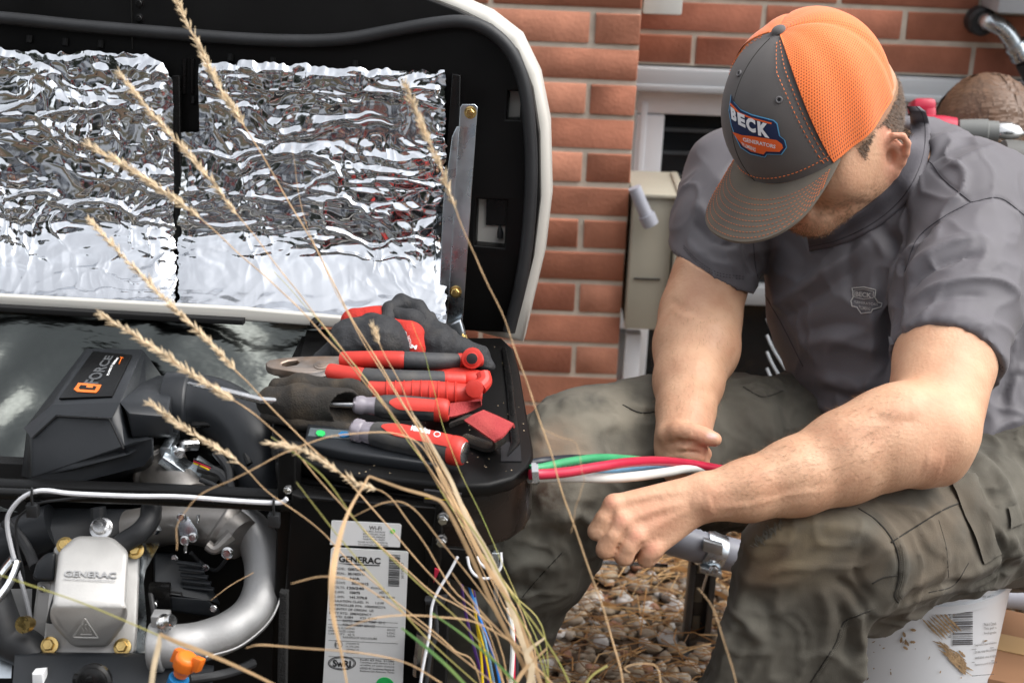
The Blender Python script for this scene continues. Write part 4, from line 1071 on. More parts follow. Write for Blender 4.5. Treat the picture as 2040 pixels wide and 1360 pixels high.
# ================================================================ PEOPLE
import openvdb
class SDF:
    def __init__(s, lo, hi, h):
        s.lo = np.array(lo, float); s.h = h
        s.n = np.ceil((np.array(hi)-s.lo)/h).astype(int)+1
        s.a = np.full(tuple(s.n), .08, np.float32)
        s.ax = [(s.lo[i]+np.arange(s.n[i])*h).astype(np.float32) for i in range(3)]
    def blk(s, lo, hi, m):
        i0 = np.clip(((np.array(lo)-m-s.lo)/s.h).astype(int), 0, s.n); i1 = np.clip(((np.array(hi)+m-s.lo)/s.h).astype(int)+2, 0, s.n)
        sl = tuple(slice(a, b) for a, b in zip(i0, i1))
        if any(b <= a for a, b in zip(i0, i1)): return None, None
        X = s.ax[0][sl[0]][:,None,None]; Y = s.ax[1][sl[1]][None,:,None]; Z = s.ax[2][sl[2]][None,None,:]
        return sl, (X, Y, Z)
    def put(s, sl, d, k, op):
        A = s.a[sl]
        if op == 'add':
            h = np.clip(.5+.5*(A-d)/k, 0, 1); s.a[sl] = A*(1-h)+d*h-k*h*(1-h)
        elif op == 'sub':
            d = -d; h = np.clip(.5-.5*(A-d)/k, 0, 1); s.a[sl] = A*(1-h)+d*h+k*h*(1-h)
    @staticmethod
    def dcone(g, a, b, ra, rb, flat=None):
        X, Y, Z = g; a = np.array(a, np.float32); b = np.array(b, np.float32); ab = b-a
        px, py, pz = X-a[0], Y-a[1], Z-a[2]
        L = float(ab@ab)+1e-12
        t = np.clip((px*ab[0]+py*ab[1]+pz*ab[2])/L, 0, 1)
        qx, qy, qz = px-t*ab[0], py-t*ab[1], pz-t*ab[2]
        r = ra+(rb-ra)*t
        if flat is not None:
            n, f = flat; n = np.array(n, np.float32); q = qx*n[0]+qy*n[1]+qz*n[2]
            e = (1/f-1)
            l1 = np.sqrt(qx*qx+qy*qy+qz*qz)+1e-9
            qx, qy, qz = qx+n[0]*q*e, qy+n[1]*q*e, qz+n[2]*q*e
            l2 = np.sqrt(qx*qx+qy*qy+qz*qz)+1e-9
            return (l2-r)*np.clip(l1/l2, f, 1)
        return np.sqrt(qx*qx+qy*qy+qz*qz)-r
    def cone(s, a, b, ra, rb=None, k=.02, op='add', flat=None, cut=None):
        rb = ra if rb is None else rb; R_ = max(ra, rb)
        lo = np.minimum(a, b)-R_; hi = np.maximum(a, b)+R_
        sl, g = s.blk(lo, hi, k+.02)
        if sl is None: return
        d = s.dcone(g, a, b, ra, rb, flat)
        if cut is not None:
            for (o, n) in cut:
                o = np.array(o); n = np.array(n)/np.linalg.norm(n)
                d = np.maximum(d, (g[0]-o[0])*n[0]+(g[1]-o[1])*n[1]+(g[2]-o[2])*n[2])
        s.put(sl, d.astype(np.float32), k, op)
    def chain(s, pts, k=.02, op='add', flat=None):
        for p, q in zip(pts, pts[1:]): s.cone(p[0], q[0], p[1], q[1], k, op, flat)
    def ell(s, c, ax, r, k=.02, op='add'):
        c = np.array(c); R_ = max(r); sl, g = s.blk(c-R_, c+R_, k+.02)
        if sl is None: return
        px, py, pz = g[0]-c[0], g[1]-c[1], g[2]-c[2]
        k0 = 0; k1 = 0
        for v, q in zip(ax, r):
            t = px*v[0]+py*v[1]+pz*v[2]; k0 = k0+(t/q)**2; k1 = k1+(t/q/q)**2
        k0 = np.sqrt(k0); k1 = np.sqrt(k1)+1e-6
        s.put(sl, (k0*(k0-1)/k1).astype(np.float32), k, op)
    def mesh(s, smooth=2):
        g = openvdb.FloatGrid(.08); g.copyFromArray(s.a, ijk=(0,0,0), tolerance=0.0)
        p, q = g.convertToQuads(0.0)
        p = p*s.h+s.lo
        # keep the biggest piece is implicit: primitives are joined
        q = q[:, ::-1]
        # laplacian smoothing
        e = np.vstack([q[:,[0,1]], q[:,[1,2]], q[:,[2,3]], q[:,[3,0]]])
        for it in range(smooth):
            acc = np.zeros_like(p); cnt = np.zeros(len(p))
            for c_ in range(3): acc[:,c_] = np.bincount(e[:,0], p[e[:,1],c_], len(p))+np.bincount(e[:,1], p[e[:,0],c_], len(p))
            cnt = np.bincount(e[:,0], minlength=len(p))+np.bincount(e[:,1], minlength=len(p))
            p = p*.4+.6*acc/cnt[:,None]
        return p, q
def vnormals(p, q):
    n = np.cross(p[q[:,2]]-p[q[:,0]], p[q[:,3]]-p[q[:,1]])
    vn_ = np.zeros_like(p)
    for c_ in range(3):
        for j in range(4): vn_[:,c_] += np.bincount(q[:,j], n[:,c_], len(p))
    return vn_/(np.linalg.norm(vn_, axis=1, keepdims=True)+1e-12)
def to_mesh(name, p, q, mats, parent, fmi=None, attr=None):
    me = bpy.data.meshes.new(name)
    me.vertices.add(len(p)); me.vertices.foreach_set('co', p.astype(np.float32).ravel())
    me.loops.add(q.size); me.loops.foreach_set('vertex_index', q.astype(np.int32).ravel())
    me.polygons.add(len(q)); me.polygons.foreach_set('loop_start', np.arange(0, q.size, 4, dtype=np.int32)); me.polygons.foreach_set('loop_total', np.full(len(q), 4, np.int32))
    if fmi is not None: me.polygons.foreach_set('material_index', fmi.astype(np.int32))
    me.update(calc_edges=True); me.validate()
    if attr is not None:
        for an, av in attr.items():
            at = me.attributes.new(an, 'FLOAT', 'POINT'); at.data.foreach_set('value', av.astype(np.float32))
    return link(name, me, mats, parent, 180)
def orient(p, q):
    """make the quads wind outward"""
    v = p[q]; c = v.mean(1)
    vol = np.einsum('ij,ij->i', c-p.mean(0), np.cross(v[:,2]-v[:,0], v[:,3]-v[:,1])).sum()
    return q if vol > 0 else q[:, ::-1]
def strokes(p, q, L, facing=.0, gain=1.0, pw=2.0):
    """press or raise folds: L = [(photo pixel polyline, half width px, height m[, depth window])]"""
    s = topx(p); nrm = vnormals(p, q)
    vd = p-np.array(CAM); vd /= np.linalg.norm(vd, axis=1, keepdims=True)
    fc = np.clip(-(nrm*vd).sum(1)*2.5-facing, 0, 1)
    out = np.zeros(len(p))
    for item in L:
        pts, w, amp = item[:3]
        c = catmull(pts, max(8, len(pts)*6)) if len(pts) > 2 else np.array(pts, float)
        bb = (s[:,0] > c[:,0].min()-3*w) & (s[:,0] < c[:,0].max()+3*w) & (s[:,1] > c[:,1].min()-3*w) & (s[:,1] < c[:,1].max()+3*w) & (fc > 0)
        if len(item) > 3: bb &= (s[:,2] > item[3][0]) & (s[:,2] < item[3][1])
        idx = np.nonzero(bb)[0]
        if len(idx) == 0: continue
        P2 = s[idx,:2]; best = np.full(len(idx), 1e9); bt = np.zeros(len(idx))
        n = len(c)-1
        for i in range(n):
            a, b = c[i,:2], c[i+1,:2]; ab = b-a; t = np.clip(((P2-a)@ab)/(ab@ab+1e-9), 0, 1)
            d = np.linalg.norm(P2-a-t[:,None]*ab, axis=1); m_ = d < best
            best = np.where(m_, d, best); bt = np.where(m_, (i+t)/n, bt)
        fade = np.clip(np.minimum(bt, 1-bt)*5+.15, 0, 1)
        out[idx] += gain*amp*np.exp(-(best/w)**pw)*fade
    return p+nrm*(out*fc)[:,None]
V3 = lambda v: np.array([v.x, v.y, v.z])
def cvec(x, y, z): return (_R*x+_U*y-_F*z).normalized()
def J(px, py, d, r): return (V3(P(px, py, d)), r)

# ---- materials of the worker
def skin_mat():
    m_ = mat('skin', (.56,.315,.215), .46, bump=.5, bscale=240, bdist=.0014, sss=.08, spec=.35)
    nt = m_.node_tree; B = nt.nodes['Principled BSDF']
    tc = nt.nodes.new('ShaderNodeTexCoord')
    n1 = nt.nodes.new('ShaderNodeTexNoise'); n1.inputs['Scale'].default_value = 26; n1.inputs['Detail'].default_value = 5
    nt.links.new(tc.outputs['Object'], n1.inputs['Vector'])
    cr = nt.nodes.new('ShaderNodeValToRGB'); cr.color_ramp.elements[0].position = .3; cr.color_ramp.elements[1].position = .7
    cr.color_ramp.elements[0].color = (.51,.275,.170,1); cr.color_ramp.elements[1].color = (.63,.385,.250,1)
    nt.links.new(n1.outputs['Fac'], cr.inputs['Fac'])
    prev = cr.outputs[0]
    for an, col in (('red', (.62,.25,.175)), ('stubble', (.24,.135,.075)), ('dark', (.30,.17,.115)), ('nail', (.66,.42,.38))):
        at = nt.nodes.new('ShaderNodeAttribute'); at.attribute_name = an
        mx = nt.nodes.new('ShaderNodeMix'); mx.data_type = 'RGBA'
        nt.links.new(at.outputs['Fac'], mx.inputs[0]); nt.links.new(prev, mx.inputs[6]); mx.inputs[7].default_value = (*col, 1)
        prev = mx.outputs[2]
    nt.links.new(prev, B.inputs['Base Color'])
    return m_
SKIN = skin_mat()
SHIRT = mat('shirt_knit', (.118,.112,.124), .58, var=.07, vscale=5, bump=.15, bscale=900, bdist=.0006, sheen=.08, spec=.35)
def pants_mat():
    m_ = mat('work_trousers', (.082,.075,.060), .9, bump=.45, bscale=700, bdist=.0008, sheen=.05, spec=.2)
    nt = m_.node_tree; B = nt.nodes['Principled BSDF']
    tc = nt.nodes.new('ShaderNodeTexCoord'); geo = nt.nodes.new('ShaderNodeNewGeometry')
    def noise(sc, det=5):
        n = nt.nodes.new('ShaderNodeTexNoise'); n.inputs['Scale'].default_value = sc; n.inputs['Detail'].default_value = det
        nt.links.new(geo.outputs['Position'], n.inputs['Vector']); return n
    cr = nt.nodes.new('ShaderNodeValToRGB'); cr.color_ramp.elements[0].position = .35; cr.color_ramp.elements[1].position = .66
    cr.color_ramp.elements[0].color = (.068,.063,.052,1); cr.color_ramp.elements[1].color = (.136,.127,.106,1)
    nt.links.new(noise(11).outputs['Fac'], cr.inputs['Fac']); prev = cr.outputs[0]
    def blob(c, r, col, strength, nsc=22, th=.45):
        nonlocal prev
        d = nt.nodes.new('ShaderNodeVectorMath'); d.operation = 'DISTANCE'; nt.links.new(geo.outputs['Position'], d.inputs[0]); d.inputs[1].default_value = c
        mr = nt.nodes.new('ShaderNodeMapRange'); mr.interpolation_type = 'SMOOTHSTEP'; mr.inputs['From Min'].default_value = r*.15; mr.inputs['From Max'].default_value = r
        mr.inputs['To Min'].default_value = strength; mr.inputs['To Max'].default_value = 0
        nt.links.new(d.outputs['Value'], mr.inputs['Value'])
        n = noise(nsc); m2 = nt.nodes.new('ShaderNodeMapRange'); m2.inputs['From Min'].default_value = th-.15; m2.inputs['From Max'].default_value = th+.12
        nt.links.new(n.outputs['Fac'], m2.inputs['Value'])
        mu = nt.nodes.new('ShaderNodeMath'); mu.operation = 'MULTIPLY'; nt.links.new(mr.outputs[0], mu.inputs[0]); nt.links.new(m2.outputs[0], mu.inputs[1])
        mx = nt.nodes.new('ShaderNodeMix'); mx.data_type = 'RGBA'; nt.links.new(mu.outputs[0], mx.inputs[0]); nt.links.new(prev, mx.inputs[6]); mx.inputs[7].default_value = (*col, 1)
        prev = mx.outputs[2]
    blob(tuple(P(1550,1155,1.56)), .085, (.085,.040,.014), .95, 22, .40)
    blob(tuple(P(1600,1075,1.57)), .10, (.24,.19,.12), .75, 26, .46)
    blob(tuple(P(1800,1060,1.63)), .18, (.16,.125,.09), .6, 18, .46)
    blob(tuple(P(1110,960,1.80)), .10, (.38,.35,.29), .85, 24, .42)
    blob(tuple(P(1115,895,1.79)), .055, (.42,.27,.18), .8, 36, .40)
    blob(tuple(P(1092,985,1.79)), .035, (.08,.035,.022), .9, 60, .5)
    blob(tuple(P(1200,830,1.80)), .12, (.26,.235,.185), .7, 18, .42)
    blob(tuple(P(1000,1110,1.85)), .11, (.25,.25,.22), .7, 20, .45)
    nt.links.new(prev, B.inputs['Base Color'])
    return m_
PANTS = pants_mat()

man = thing('person', (P(1800,1100,1.9).x, P(1800,1100,1.9).y, 0), 'seated worker in grey shirt, olive trousers and grey orange mesh cap, bending over coloured cables', 'person')

# head frame (camera space axes turned into the world)
hS = cvec(.755,-.139,.649); hF = cvec(-.59,-.59,.56); hU = hF.cross(hS)*-1
if hU.dot(_U) < 0: hU = -hU
hU.normalize()
CC = P(1636, 258, 1.80)
ca_ = rad(23)
cF = (hF*math.cos(ca_)-hS*math.sin(ca_)).normalized(); cU = hU; cS = (hS*math.cos(ca_)+hF*math.sin(ca_)).normalized()
ct_ = rad(11)
cU, cF = (cU*math.cos(ct_)+cF*math.sin(ct_)).normalized(), (cF*math.cos(ct_)-cU*math.sin(ct_)).normalized()
def cp(s, f, u): return CC+cS*s+cF*f+cU*u
# the head itself turns a little with the cap
_ht = rad(11)
hF, hS = (hF*math.cos(_ht)-hS*math.sin(_ht)).normalized(), (hS*math.cos(_ht)+hF*math.sin(_ht)).normalized()
HC = P(1652, 262, 1.805)-hF*.006

def hp(s, f, u): return V3(HC+hS*s+hF*f+hU*u)
HAX = [V3(hS), V3(hF), V3(hU)]
B_ = SDF((P(1160,1000,1.56).x, 1.28, .40), (P(2060,500,1.85).x, 2.14, 1.32), .0023)
# torso core (under the shirt)
B_.chain([J(1740,430,2.0,.10), J(1775,580,2.0,.125), J(1835,740,1.99,.12), J(1900,900,1.97,.12)], .05)
B_.cone(J(1480,350,2.05,0)[0], J(1900,400,1.88,0)[0], .05, .055, .06)
# neck
NB = V3(P(1772,345,1.93))
B_.cone(hp(0,-.035,-.05), NB, .052, .062, .03)
B_.cone(hp(0,-.01,-.075), V3(P(1710,420,1.93)), .040, .055, .03)
# skull and face
B_.ell(hp(0,-.008,.015), HAX, (.076,.096,.100), .01)
B_.ell(hp(0,.028,-.040), HAX, (.059,.058,.062), .03)
for s_ in (-1, 1):
    B_.cone(hp(s_*.058,-.004,-.056), hp(s_*.022,.072,-.086), .018, .019, .025)
    B_.ell(hp(s_*.043,.060,-.030), HAX, (.026,.026,.028), .02)
    B_.ell(hp(s_*.062,.020,-.02), HAX, (.016,.045,.045), .025)
B_.ell(hp(0,.080,-.088), HAX, (.024,.018,.018), .02)
B_.cone(hp(-.03,.088,.012), hp(.03,.088,.012), .010, .010, .015)
for s_ in (-1, 1): B_.ell(hp(s_*.032,.098,-.012), HAX, (.017,.013,.012), .012, 'sub')
B_.cone(hp(0,.094,.0), hp(0,.112,-.034), .008, .0125, .012)
for s_ in (-1, 1): B_.ell(hp(s_*.012,.104,-.037), HAX, (.009,.010,.008), .006)
B_.cone(hp(-.018,.093,-.060), hp(.018,.093,-.060), .0065, .0065, .006)
B_.cone(hp(-.016,.091,-.071), hp(.016,.091,-.071), .0075, .0075, .006)
B_.cone(hp(-.022,.100,-.0655), hp(.022,.100,-.0655), .0022, .0022, .004, 'sub')
# ears
for s_ in (-1, 1):
    bx = np.array(HAX[0])*s_
    out = lambda f, u, o: hp(s_*(.074+o), f, u)
    e0 = out(-.002,-.030,-.002)
    an = V3((hS*s_*.80+hF*.60).normalized())      # ear plane leans outward toward the back
    ef = V3((hF*.80+hS*s_*.60*1.0).normalized())*1.0; ef = V3((hF*.80+hS*s_*.6).normalized())
    ef = -V3((-hF*.80+hS*s_*.60).normalized())     # from the rear rim toward the front of the ear
    eu = HAX[2]*.985+HAX[1]*-.16
    ES = .84
    ep = lambda a, b, c=0: e0 - ef*a*ES + eu*b*ES + an*c*ES  # a: toward the rear, b: up
    B_.ell(ep(.015,.000,.002), [an, ef, eu], (.0045,.0155,.0250), .006)
    rim = [ep(.002,.006,.003), ep(-.001,.018,.007), ep(.003,.029,.010), ep(.014,.035,.012), ep(.027,.031,.013), ep(.034,.017,.012), ep(.032,.001,.010), ep(.026,-.014,.007), ep(.017,-.026,.004)]
    for a_, b_ in zip(rim, rim[1:]): B_.cone(a_, b_, .0042, .0042, .0035)
    B_.ell(ep(.009,-.026,.003), [an, ef, eu], (.0055,.0095,.0105), .006)
    B_.ell(ep(.010,.001,.009), [an, ef, eu], (.0078,.0076,.0108), .004, 'sub')
    B_.ell(ep(.017,.019,.009), [an, ef, eu], (.0050,.0060,.0065), .004, 'sub')
    ah = [ep(.004,.024,.004), ep(.018,.014,.005), ep(.021,.0,.005), ep(.016,-.013,.004)]
    for a_, b_ in zip(ah, ah[1:]): B_.cone(a_, b_, .0030, .0030, .003)
    B_.ell(ep(-.003,-.004,.004), [an, ef, eu], (.0055,.0045,.0065), .004)
# right arm (left in the picture)
RA = [J(1465,350,2.05,.050), J(1434,470,2.0,.051), J(1414,560,1.955,.052), J(1396,625,1.93,.051), J(1381,690,1.89,.0515), J(1372,760,1.84,.045), J(1366,820,1.795,.0365), J(1362,858,1.77,.0315)]
B_.chain(RA, .010)
B_.cone(RA[3][0]+V3(_F)*.02, RA[4][0]+V3(_R)*.012, .046, .046, .03)
# left arm
LA = [J(1930,440,1.85,.058), J(1908,600,1.77,.057), J(1882,720,1.70,.059), J(1856,850,1.635,.055)]
LB = [J(1848,862,1.630,.0545), J(1765,880,1.612,.0535), J(1680,914,1.60,.050), J(1585,950,1.585,.0425), J(1490,976,1.572,.0335), J(1415,989,1.565,.0275)]
B_.chain(LA, .010); B_.chain(LB, .012)
B_.cone(J(1875,925,1.645,0)[0], J(1845,915,1.64,0)[0], .021, .030, .03)
B_.cone(J(1800,830,1.605,0)[0], J(1700,880,1.59,0)[0], .036, .030, .03)
# left hand: a loose fist, back of the hand to the camera
K = [(1224,1006,1.553), (1243,1041,1.546), (1270,1069,1.546), (1302,1093,1.553)]
Wp = [(1398,972,1.566), (1394,985,1.562), (1390,1000,1.562), (1388,1014,1.566)]
for i in range(4):
    B_.cone(J(*Wp[i],0)[0], J(*K[i],0)[0], .0165, .0118-.0005*i, .009)
B_.cone(J(1340,1010,1.585,0)[0], J(1280,1030,1.585,0)[0], .020, .019, .015)
PIP = [(1188,1058,1.553), (1206,1094,1.545), (1243,1108,1.546), (1287,1113,1.555)]
FR = (.0100, .0106, .0104, .0096)
for i in range(4):
    a_, m1_, b_ = K[i], tuple((K[i][k_]+PIP[i][k_])/2 for k_ in range(3)), PIP[i]
    m1_ = (m1_[0]-3, m1_[1], m1_[2]-.004)
    r_ = FR[i]
    B_.cone(J(*a_,0)[0], J(*m1_,0)[0], r_*1.12, r_*.97, .0020); B_.cone(J(*m1_,0)[0], J(*b_,0)[0], r_*.97, r_*1.03, .0020)
    c_ = (b_[0]+5, b_[1]+1, b_[2]+.024); d_ = (b_[0]+24, b_[1]-16, b_[2]+.040)
    B_.cone(J(*b_,0)[0], J(*c_,0)[0], r_*1.0, r_*.92, .0016); B_.cone(J(*c_,0)[0], J(*d_,0)[0], r_*.92, r_*.80, .0016)
    B_.ell(J(a_[0]-2, a_[1]-2, a_[2]-.0035, 0)[0], HAX, (.0100,.0100,.0100), .007)
TH = [(1372,988,1.592,.015), (1310,994,1.612,.013), (1262,1008,1.617,.0115), (1232,1030,1.605,.0100)]
for a_, b_ in zip(TH, TH[1:]): B_.cone(J(*a_[:3],0)[0], J(*b_[:3],0)[0], a_[3], b_[3], .008)
# right hand round the cables, thumb forward
B_.cone(RA[-1][0], J(1352,905,1.762,0)[0], .029, .027, .02, flat=(V3(_F), .75))
B_.cone(J(1352,890,1.765,0)[0], J(1358,935,1.772,0)[0], .026, .024, .015, flat=(V3(_F), .7))
T2 = [(1334,866,1.752,.0165), (1352,860,1.738,.0128), (1368,861,1.730,.0108), (1384,864,1.725,.0116), (1404,869,1.721,.0104), (1424,875,1.720,.0090)]
for a_, b_ in zip(T2, T2[1:]): B_.cone(J(*a_[:3],0)[0], J(*b_[:3],0)[0], a_[3], b_[3], .005)
for i, q in enumerate([[(1340,893,1.746,.0098),(1370,889,1.730,.0094),(1394,892,1.731,.0092),(1405,904,1.750,.0088)],
          [(1338,911,1.746,.0098),(1368,908,1.731,.0094),(1391,911,1.732,.0092),(1401,924,1.752,.0086)],
          [(1368,925,1.790,.0105),(1392,952,1.772,.0100),(1386,972,1.750,.0090),(1368,972,1.742,.0082)],
          [(1358,940,1.790,.0098),(1378,972,1.775,.0092),(1372,990,1.757,.0084),(1358,988,1.750,.0076)]]):
    for a_, b_ in zip(q, q[1:]): B_.cone(J(*a_[:3],0)[0], J(*b_[:3],0)[0], a_[3], b_[3], .0016)
p, q = B_.mesh(3); q = orient(p, q)
p = strokes(p, q, [
    ([(1222,1014),(1216,1040),(1200,1066)], 4, -.0016), ([(1250,1050),(1236,1076),(1226,1100)], 4, -.0022), ([(1284,1078),(1272,1094),(1266,1112)], 4, -.0020),
    ([(1250,1032),(1310,1015),(1370,1000)], 9, .0014), ([(1236,1000),(1300,985),(1380,975)], 8, .0013), ([(1280,1062),(1330,1035),(1380,1012)], 8, .0012),
    ([(1262,1008),(1320,992)], 8, -.0010), ([(1272,1042),(1330,1020)], 8, -.0012),
    ([(1375,996),(1400,1004),(1420,1000)], 18, .0022),                      # wrist bone
    ([(1400,985),(1470,965),(1560,930)], 14, .0018), ([(1460,1005),(1560,985),(1650,960)], 18, -.0016),
    ([(1700,890),(1770,860),(1840,830)], 20, -.0018), ([(1735,822),(1765,836),(1830,838)], 11, -.0014), ([(1840,915),(1880,925)], 24, .002),
    ([(1330,598),(1390,622),(1455,622)], 9, -.0022), ([(1340,618),(1400,642),(1450,640)], 10, .0012),
    ([(1330,700),(1345,780),(1352,840)], 20, -.0010), ([(1345,875),(1362,884),(1376,880)], 5, -.0024),
    ([(1350,878),(1372,879),(1392,881)], 3, -.0018), ([(1350,901),(1370,899),(1394,901)], 3, -.0022), ([(1368,886),(1371,898)], 2.5, -.0008), ([(1378,856),(1381,866),(1378,876)], 2.5, -.0009), ([(1384,855),(1387,866),(1384,876)], 2.5, -.0008),
    ([(1430,1010),(1500,1005),(1580,985),(1660,975)], 6, .0011), ([(1500,950),(1570,925),(1620,912)], 6, .0009), ([(1395,700),(1385,760),(1390,810)], 9, .0008)])
# the arm narrows under its sleeve so that no skin comes through the cloth
nb_ = vnormals(p, q)
for (hm, hnm, sh) in ((V3(P(1422,541,1.967)), V3(-_U*.85-_R*.42+_F*.22), J(1465,350,2.05,0)[0]), (V3(P(1886,716,1.70)), None, J(1930,440,1.85,0)[0])):
    if hnm is None:
        hnm = V3(P(1880,740,1.69))-V3(P(1925,440,1.84)); hnm = hnm/np.linalg.norm(hnm)-V3(_R)*.10
    hnm = hnm/np.linalg.norm(hnm); side = (p-hm)@hnm; ab = hm-sh; tt = np.clip(((p-sh)@ab)/(ab@ab), 0, 1.1)
    dd = np.linalg.norm(p-sh-tt[:,None]*ab, axis=1)
    p = p-nb_*(.012*np.clip((-side-.002)/.008, 0, 1)*(dd < .095))[:,None]
s_ = topx(p)
def spot(cx, cy, r, d0=0, d1=9): return np.exp(-(((s_[:,0]-cx)**2+(s_[:,1]-cy)**2)/r**2))*((s_[:,2] > d0) & (s_[:,2] < d1))
hl = (p-V3(HC)) @ np.array(HAX).T
red = .5*np.clip((np.abs(hl[:,0])-.070)/.012, 0, 1)*np.clip((.02-hl[:,1])/.02, 0, 1)*((np.abs(hl[:,2]) < .08) & (np.linalg.norm(hl, axis=1) < .14))
for (cx, cy) in ((1216,998),(1236,1036),(1266,1066),(1298,1094)): red += .45*spot(cx, cy, 15)
red += .2*spot(1868,935,50)+.15*spot(1425,1000,40)+.25*spot(1300,1040,60)+.3*spot(1400,872,40)+.3*spot(1590,440,26)
headm = (np.linalg.norm(hl, axis=1) < .17)
jaw = headm*np.clip((-.035-hl[:,2])/.03, 0, 1)*np.clip((hl[:,1]+.03)/.05, 0, 1)*np.clip((.125-np.linalg.norm(hl-np.array([0,0,-.02]), axis=1))/.02, 0, 1)
stub = jaw*np.clip(.15+.9*(vn(p[:,0]*420, p[:,1]*420, p[:,2]*420)-.42)*2.2, 0, 1)*.85
stub = np.maximum(stub, .5*headm*np.exp(-((hl[:,1]-.080)**2+(hl[:,2]+.108)**2+(hl[:,0])**2)/.022**2))
hc0 = (p-V3(CC)) @ np.array([V3(cS),V3(cF),V3(cU)]).T
def hair_zone(hl, hc_):
    f = hl[:,1]; lo = np.where(f < -.036, -.072, np.where(f < .008, -.006, -.040))
    return (np.linalg.norm(hl,axis=1) < .135) & (hc_[:,2] < .012) & (hl[:,2] > lo) & (f < .036+(hl[:,2]+.02)*.3) & (np.abs(hl[:,0]) < .0795)
stub = np.maximum(stub, .72*hair_zone(hl, hc0))
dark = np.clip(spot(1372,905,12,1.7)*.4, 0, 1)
nail = np.exp(-(((s_[:,0]-1418)/11)**2+((s_[:,1]-868)/6)**2)**2)*(s_[:,2] < 1.722)
body = to_mesh('body', p, q, [SKIN], man, attr={'red': np.clip(red,0,1), 'stubble': np.clip(stub,0,1), 'dark': dark, 'nail': np.clip(nail,0,1)})
bodyP, bodyQ, bodyN = p, q, vnormals(p, q)
BODY_BVH = BVHTree.FromPolygons([Vector(a) for a in p], [tuple(a) for a in q.tolist()])
del B_
eye = mat('eye_white', (.7,.68,.65), .15)
for s2 in (-1, 1):
    t = MB(); t.ball(hp(s2*.032,.084,-.012), .0118, n=8); t.build('eye', eye, man)

# short hair under the cap
def strands(name, sel, n, l, w, m_, parent, seed, dirv):
    rs = np.random.RandomState(seed); idx = np.nonzero(sel)[0]
    if len(idx) == 0: return
    idx = rs.choice(idx, n); c = bodyP[idx]+rs.normal(0,.0009,(n,3)); nn = bodyN[idx]
    dv_ = np.array(dirv)*.8+nn*.55+rs.normal(0,.22,(n,3)); dv_ /= np.linalg.norm(dv_,axis=1,keepdims=True)
    sd = np.cross(dv_, nn); sd /= np.linalg.norm(sd,axis=1,keepdims=True)+1e-9
    L_ = l*rs.uniform(.6,1.3,(n,1))
    V = np.stack([c-sd*w, c+sd*w, c+dv_*L_], 1).reshape(-1,3)
    me = bpy.data.meshes.new(name); me.from_pydata(V.tolist(), [], [(3*i,3*i+1,3*i+2) for i in range(n)])
    return link(name, me, m_, parent, None)
ch = headm & (hl[:,2] < -.078) & (hl[:,1] > .05) & (np.linalg.norm(hl,axis=1) < .15)
strands('beard', ch, 2600, .0035, .0003, mat('beard_brown', (.26,.14,.07), .6), man, 5, V3(hF*.6-hU*.6))
arm = (s_[:,2] < 1.66) & (s_[:,0] > 1430) & (s_[:,0] < 1800) & (s_[:,1] > 780)
arm2 = (s_[:,0] < 1460) & (s_[:,1] > 600) & (s_[:,1] < 830) & (s_[:,2] > 1.7)
strands('arm_hair', arm, 3200, .008, .00018, mat('arm_hair', (.24,.14,.07), .5), man, 6, V3(-_R-_U*.3))
strands('arm_hair', arm2, 1600, .008, .00018, mat('arm_hair', (.30,.18,.09), .5), man, 7, V3(-_U))

# ---- shirt
S_ = SDF((P(1300,400,2.0).x-.05, 1.5, .36), (P(2300,500,1.9).x, 2.30, 1.36), .0038)
S_.chain([J(1722,425,2.005,.122), J(1765,560,2.005,.158), J(1815,690,2.00,.150), J(1858,820,1.985,.146), J(1925,925,1.965,.150)], .06)
S_.cone(J(1478,360,2.055,0)[0], J(1700,400,2.03,0)[0], .072, .10, .06)
S_.cone(J(1700,380,2.03,0)[0], J(1915,412,1.90,0)[0], .085, .088, .06)
S_.cone(J(1840,358,2.0,0)[0], J(1980,455,1.93,0)[0], .076, .086, .05)
S_.cone(J(2000,490,1.93,0)[0], J(2070,750,1.97,0)[0], .088, .12, .05)
S_.cone(J(2060,750,1.97,0)[0], J(2040,930,1.96,0)[0], .12, .13, .05)
hR0, hR1 = J(1400,300,2.0,0)[0], J(1424,536,1.967,0)[0]
hemRn = V3(-_U*.85-_R*.42+_F*.22)
hemR = V3(P(1422,541,1.967))
S_.cone(J(1462,352,2.05,0)[0], J(1436,450,2.008,0)[0], .066, .064, .035)
S_.cone(J(1438,440,2.01,0)[0], J(1412,600,1.95,0)[0], .063, .0605, .03, cut=[(hemR, hemRn)])
hemL = V3(P(1886,716,1.70)); hemLn = V3(P(1880,740,1.69))-V3(P(1925,440,1.84)); hemLn = hemLn/np.linalg.norm(hemLn)-V3(_R)*.10
S_.cone(J(1925,440,1.845,0)[0], J(1908,590,1.77,0)[0], .079, .074, .04)
S_.cone(J(1908,580,1.775,0)[0], J(1872,790,1.67,0)[0], .0735, .0675, .03, cut=[(hemL, hemLn)])
SK = 1.3
# openings
nk = V3((Vector(hp(0,-.035,-.05))-Vector(NB)).normalized())
S_.cone(NB+nk*.012, NB+nk*.16, .066, .070, .012, 'sub')
S_.cone(V3(P(1735,385,1.925)), V3(P(1680,330,1.84)), .050, .075, .012, 'sub')
# lower hem
ho = V3(P(1800,915,1.9)); hn = V3(-ZZ*.9+_R*.35)
X, Y, Z = S_.ax[0][:,None,None], S_.ax[1][None,:,None], S_.ax[2][None,None,:]
hn = hn/np.linalg.norm(hn)
S_.a = np.maximum(S_.a, ((X-ho[0])*hn[0]+(Y-ho[1])*hn[1]+(Z-ho[2])*hn[2]-.075).astype(np.float32))
p, q = S_.mesh(3); q = orient(p, q)
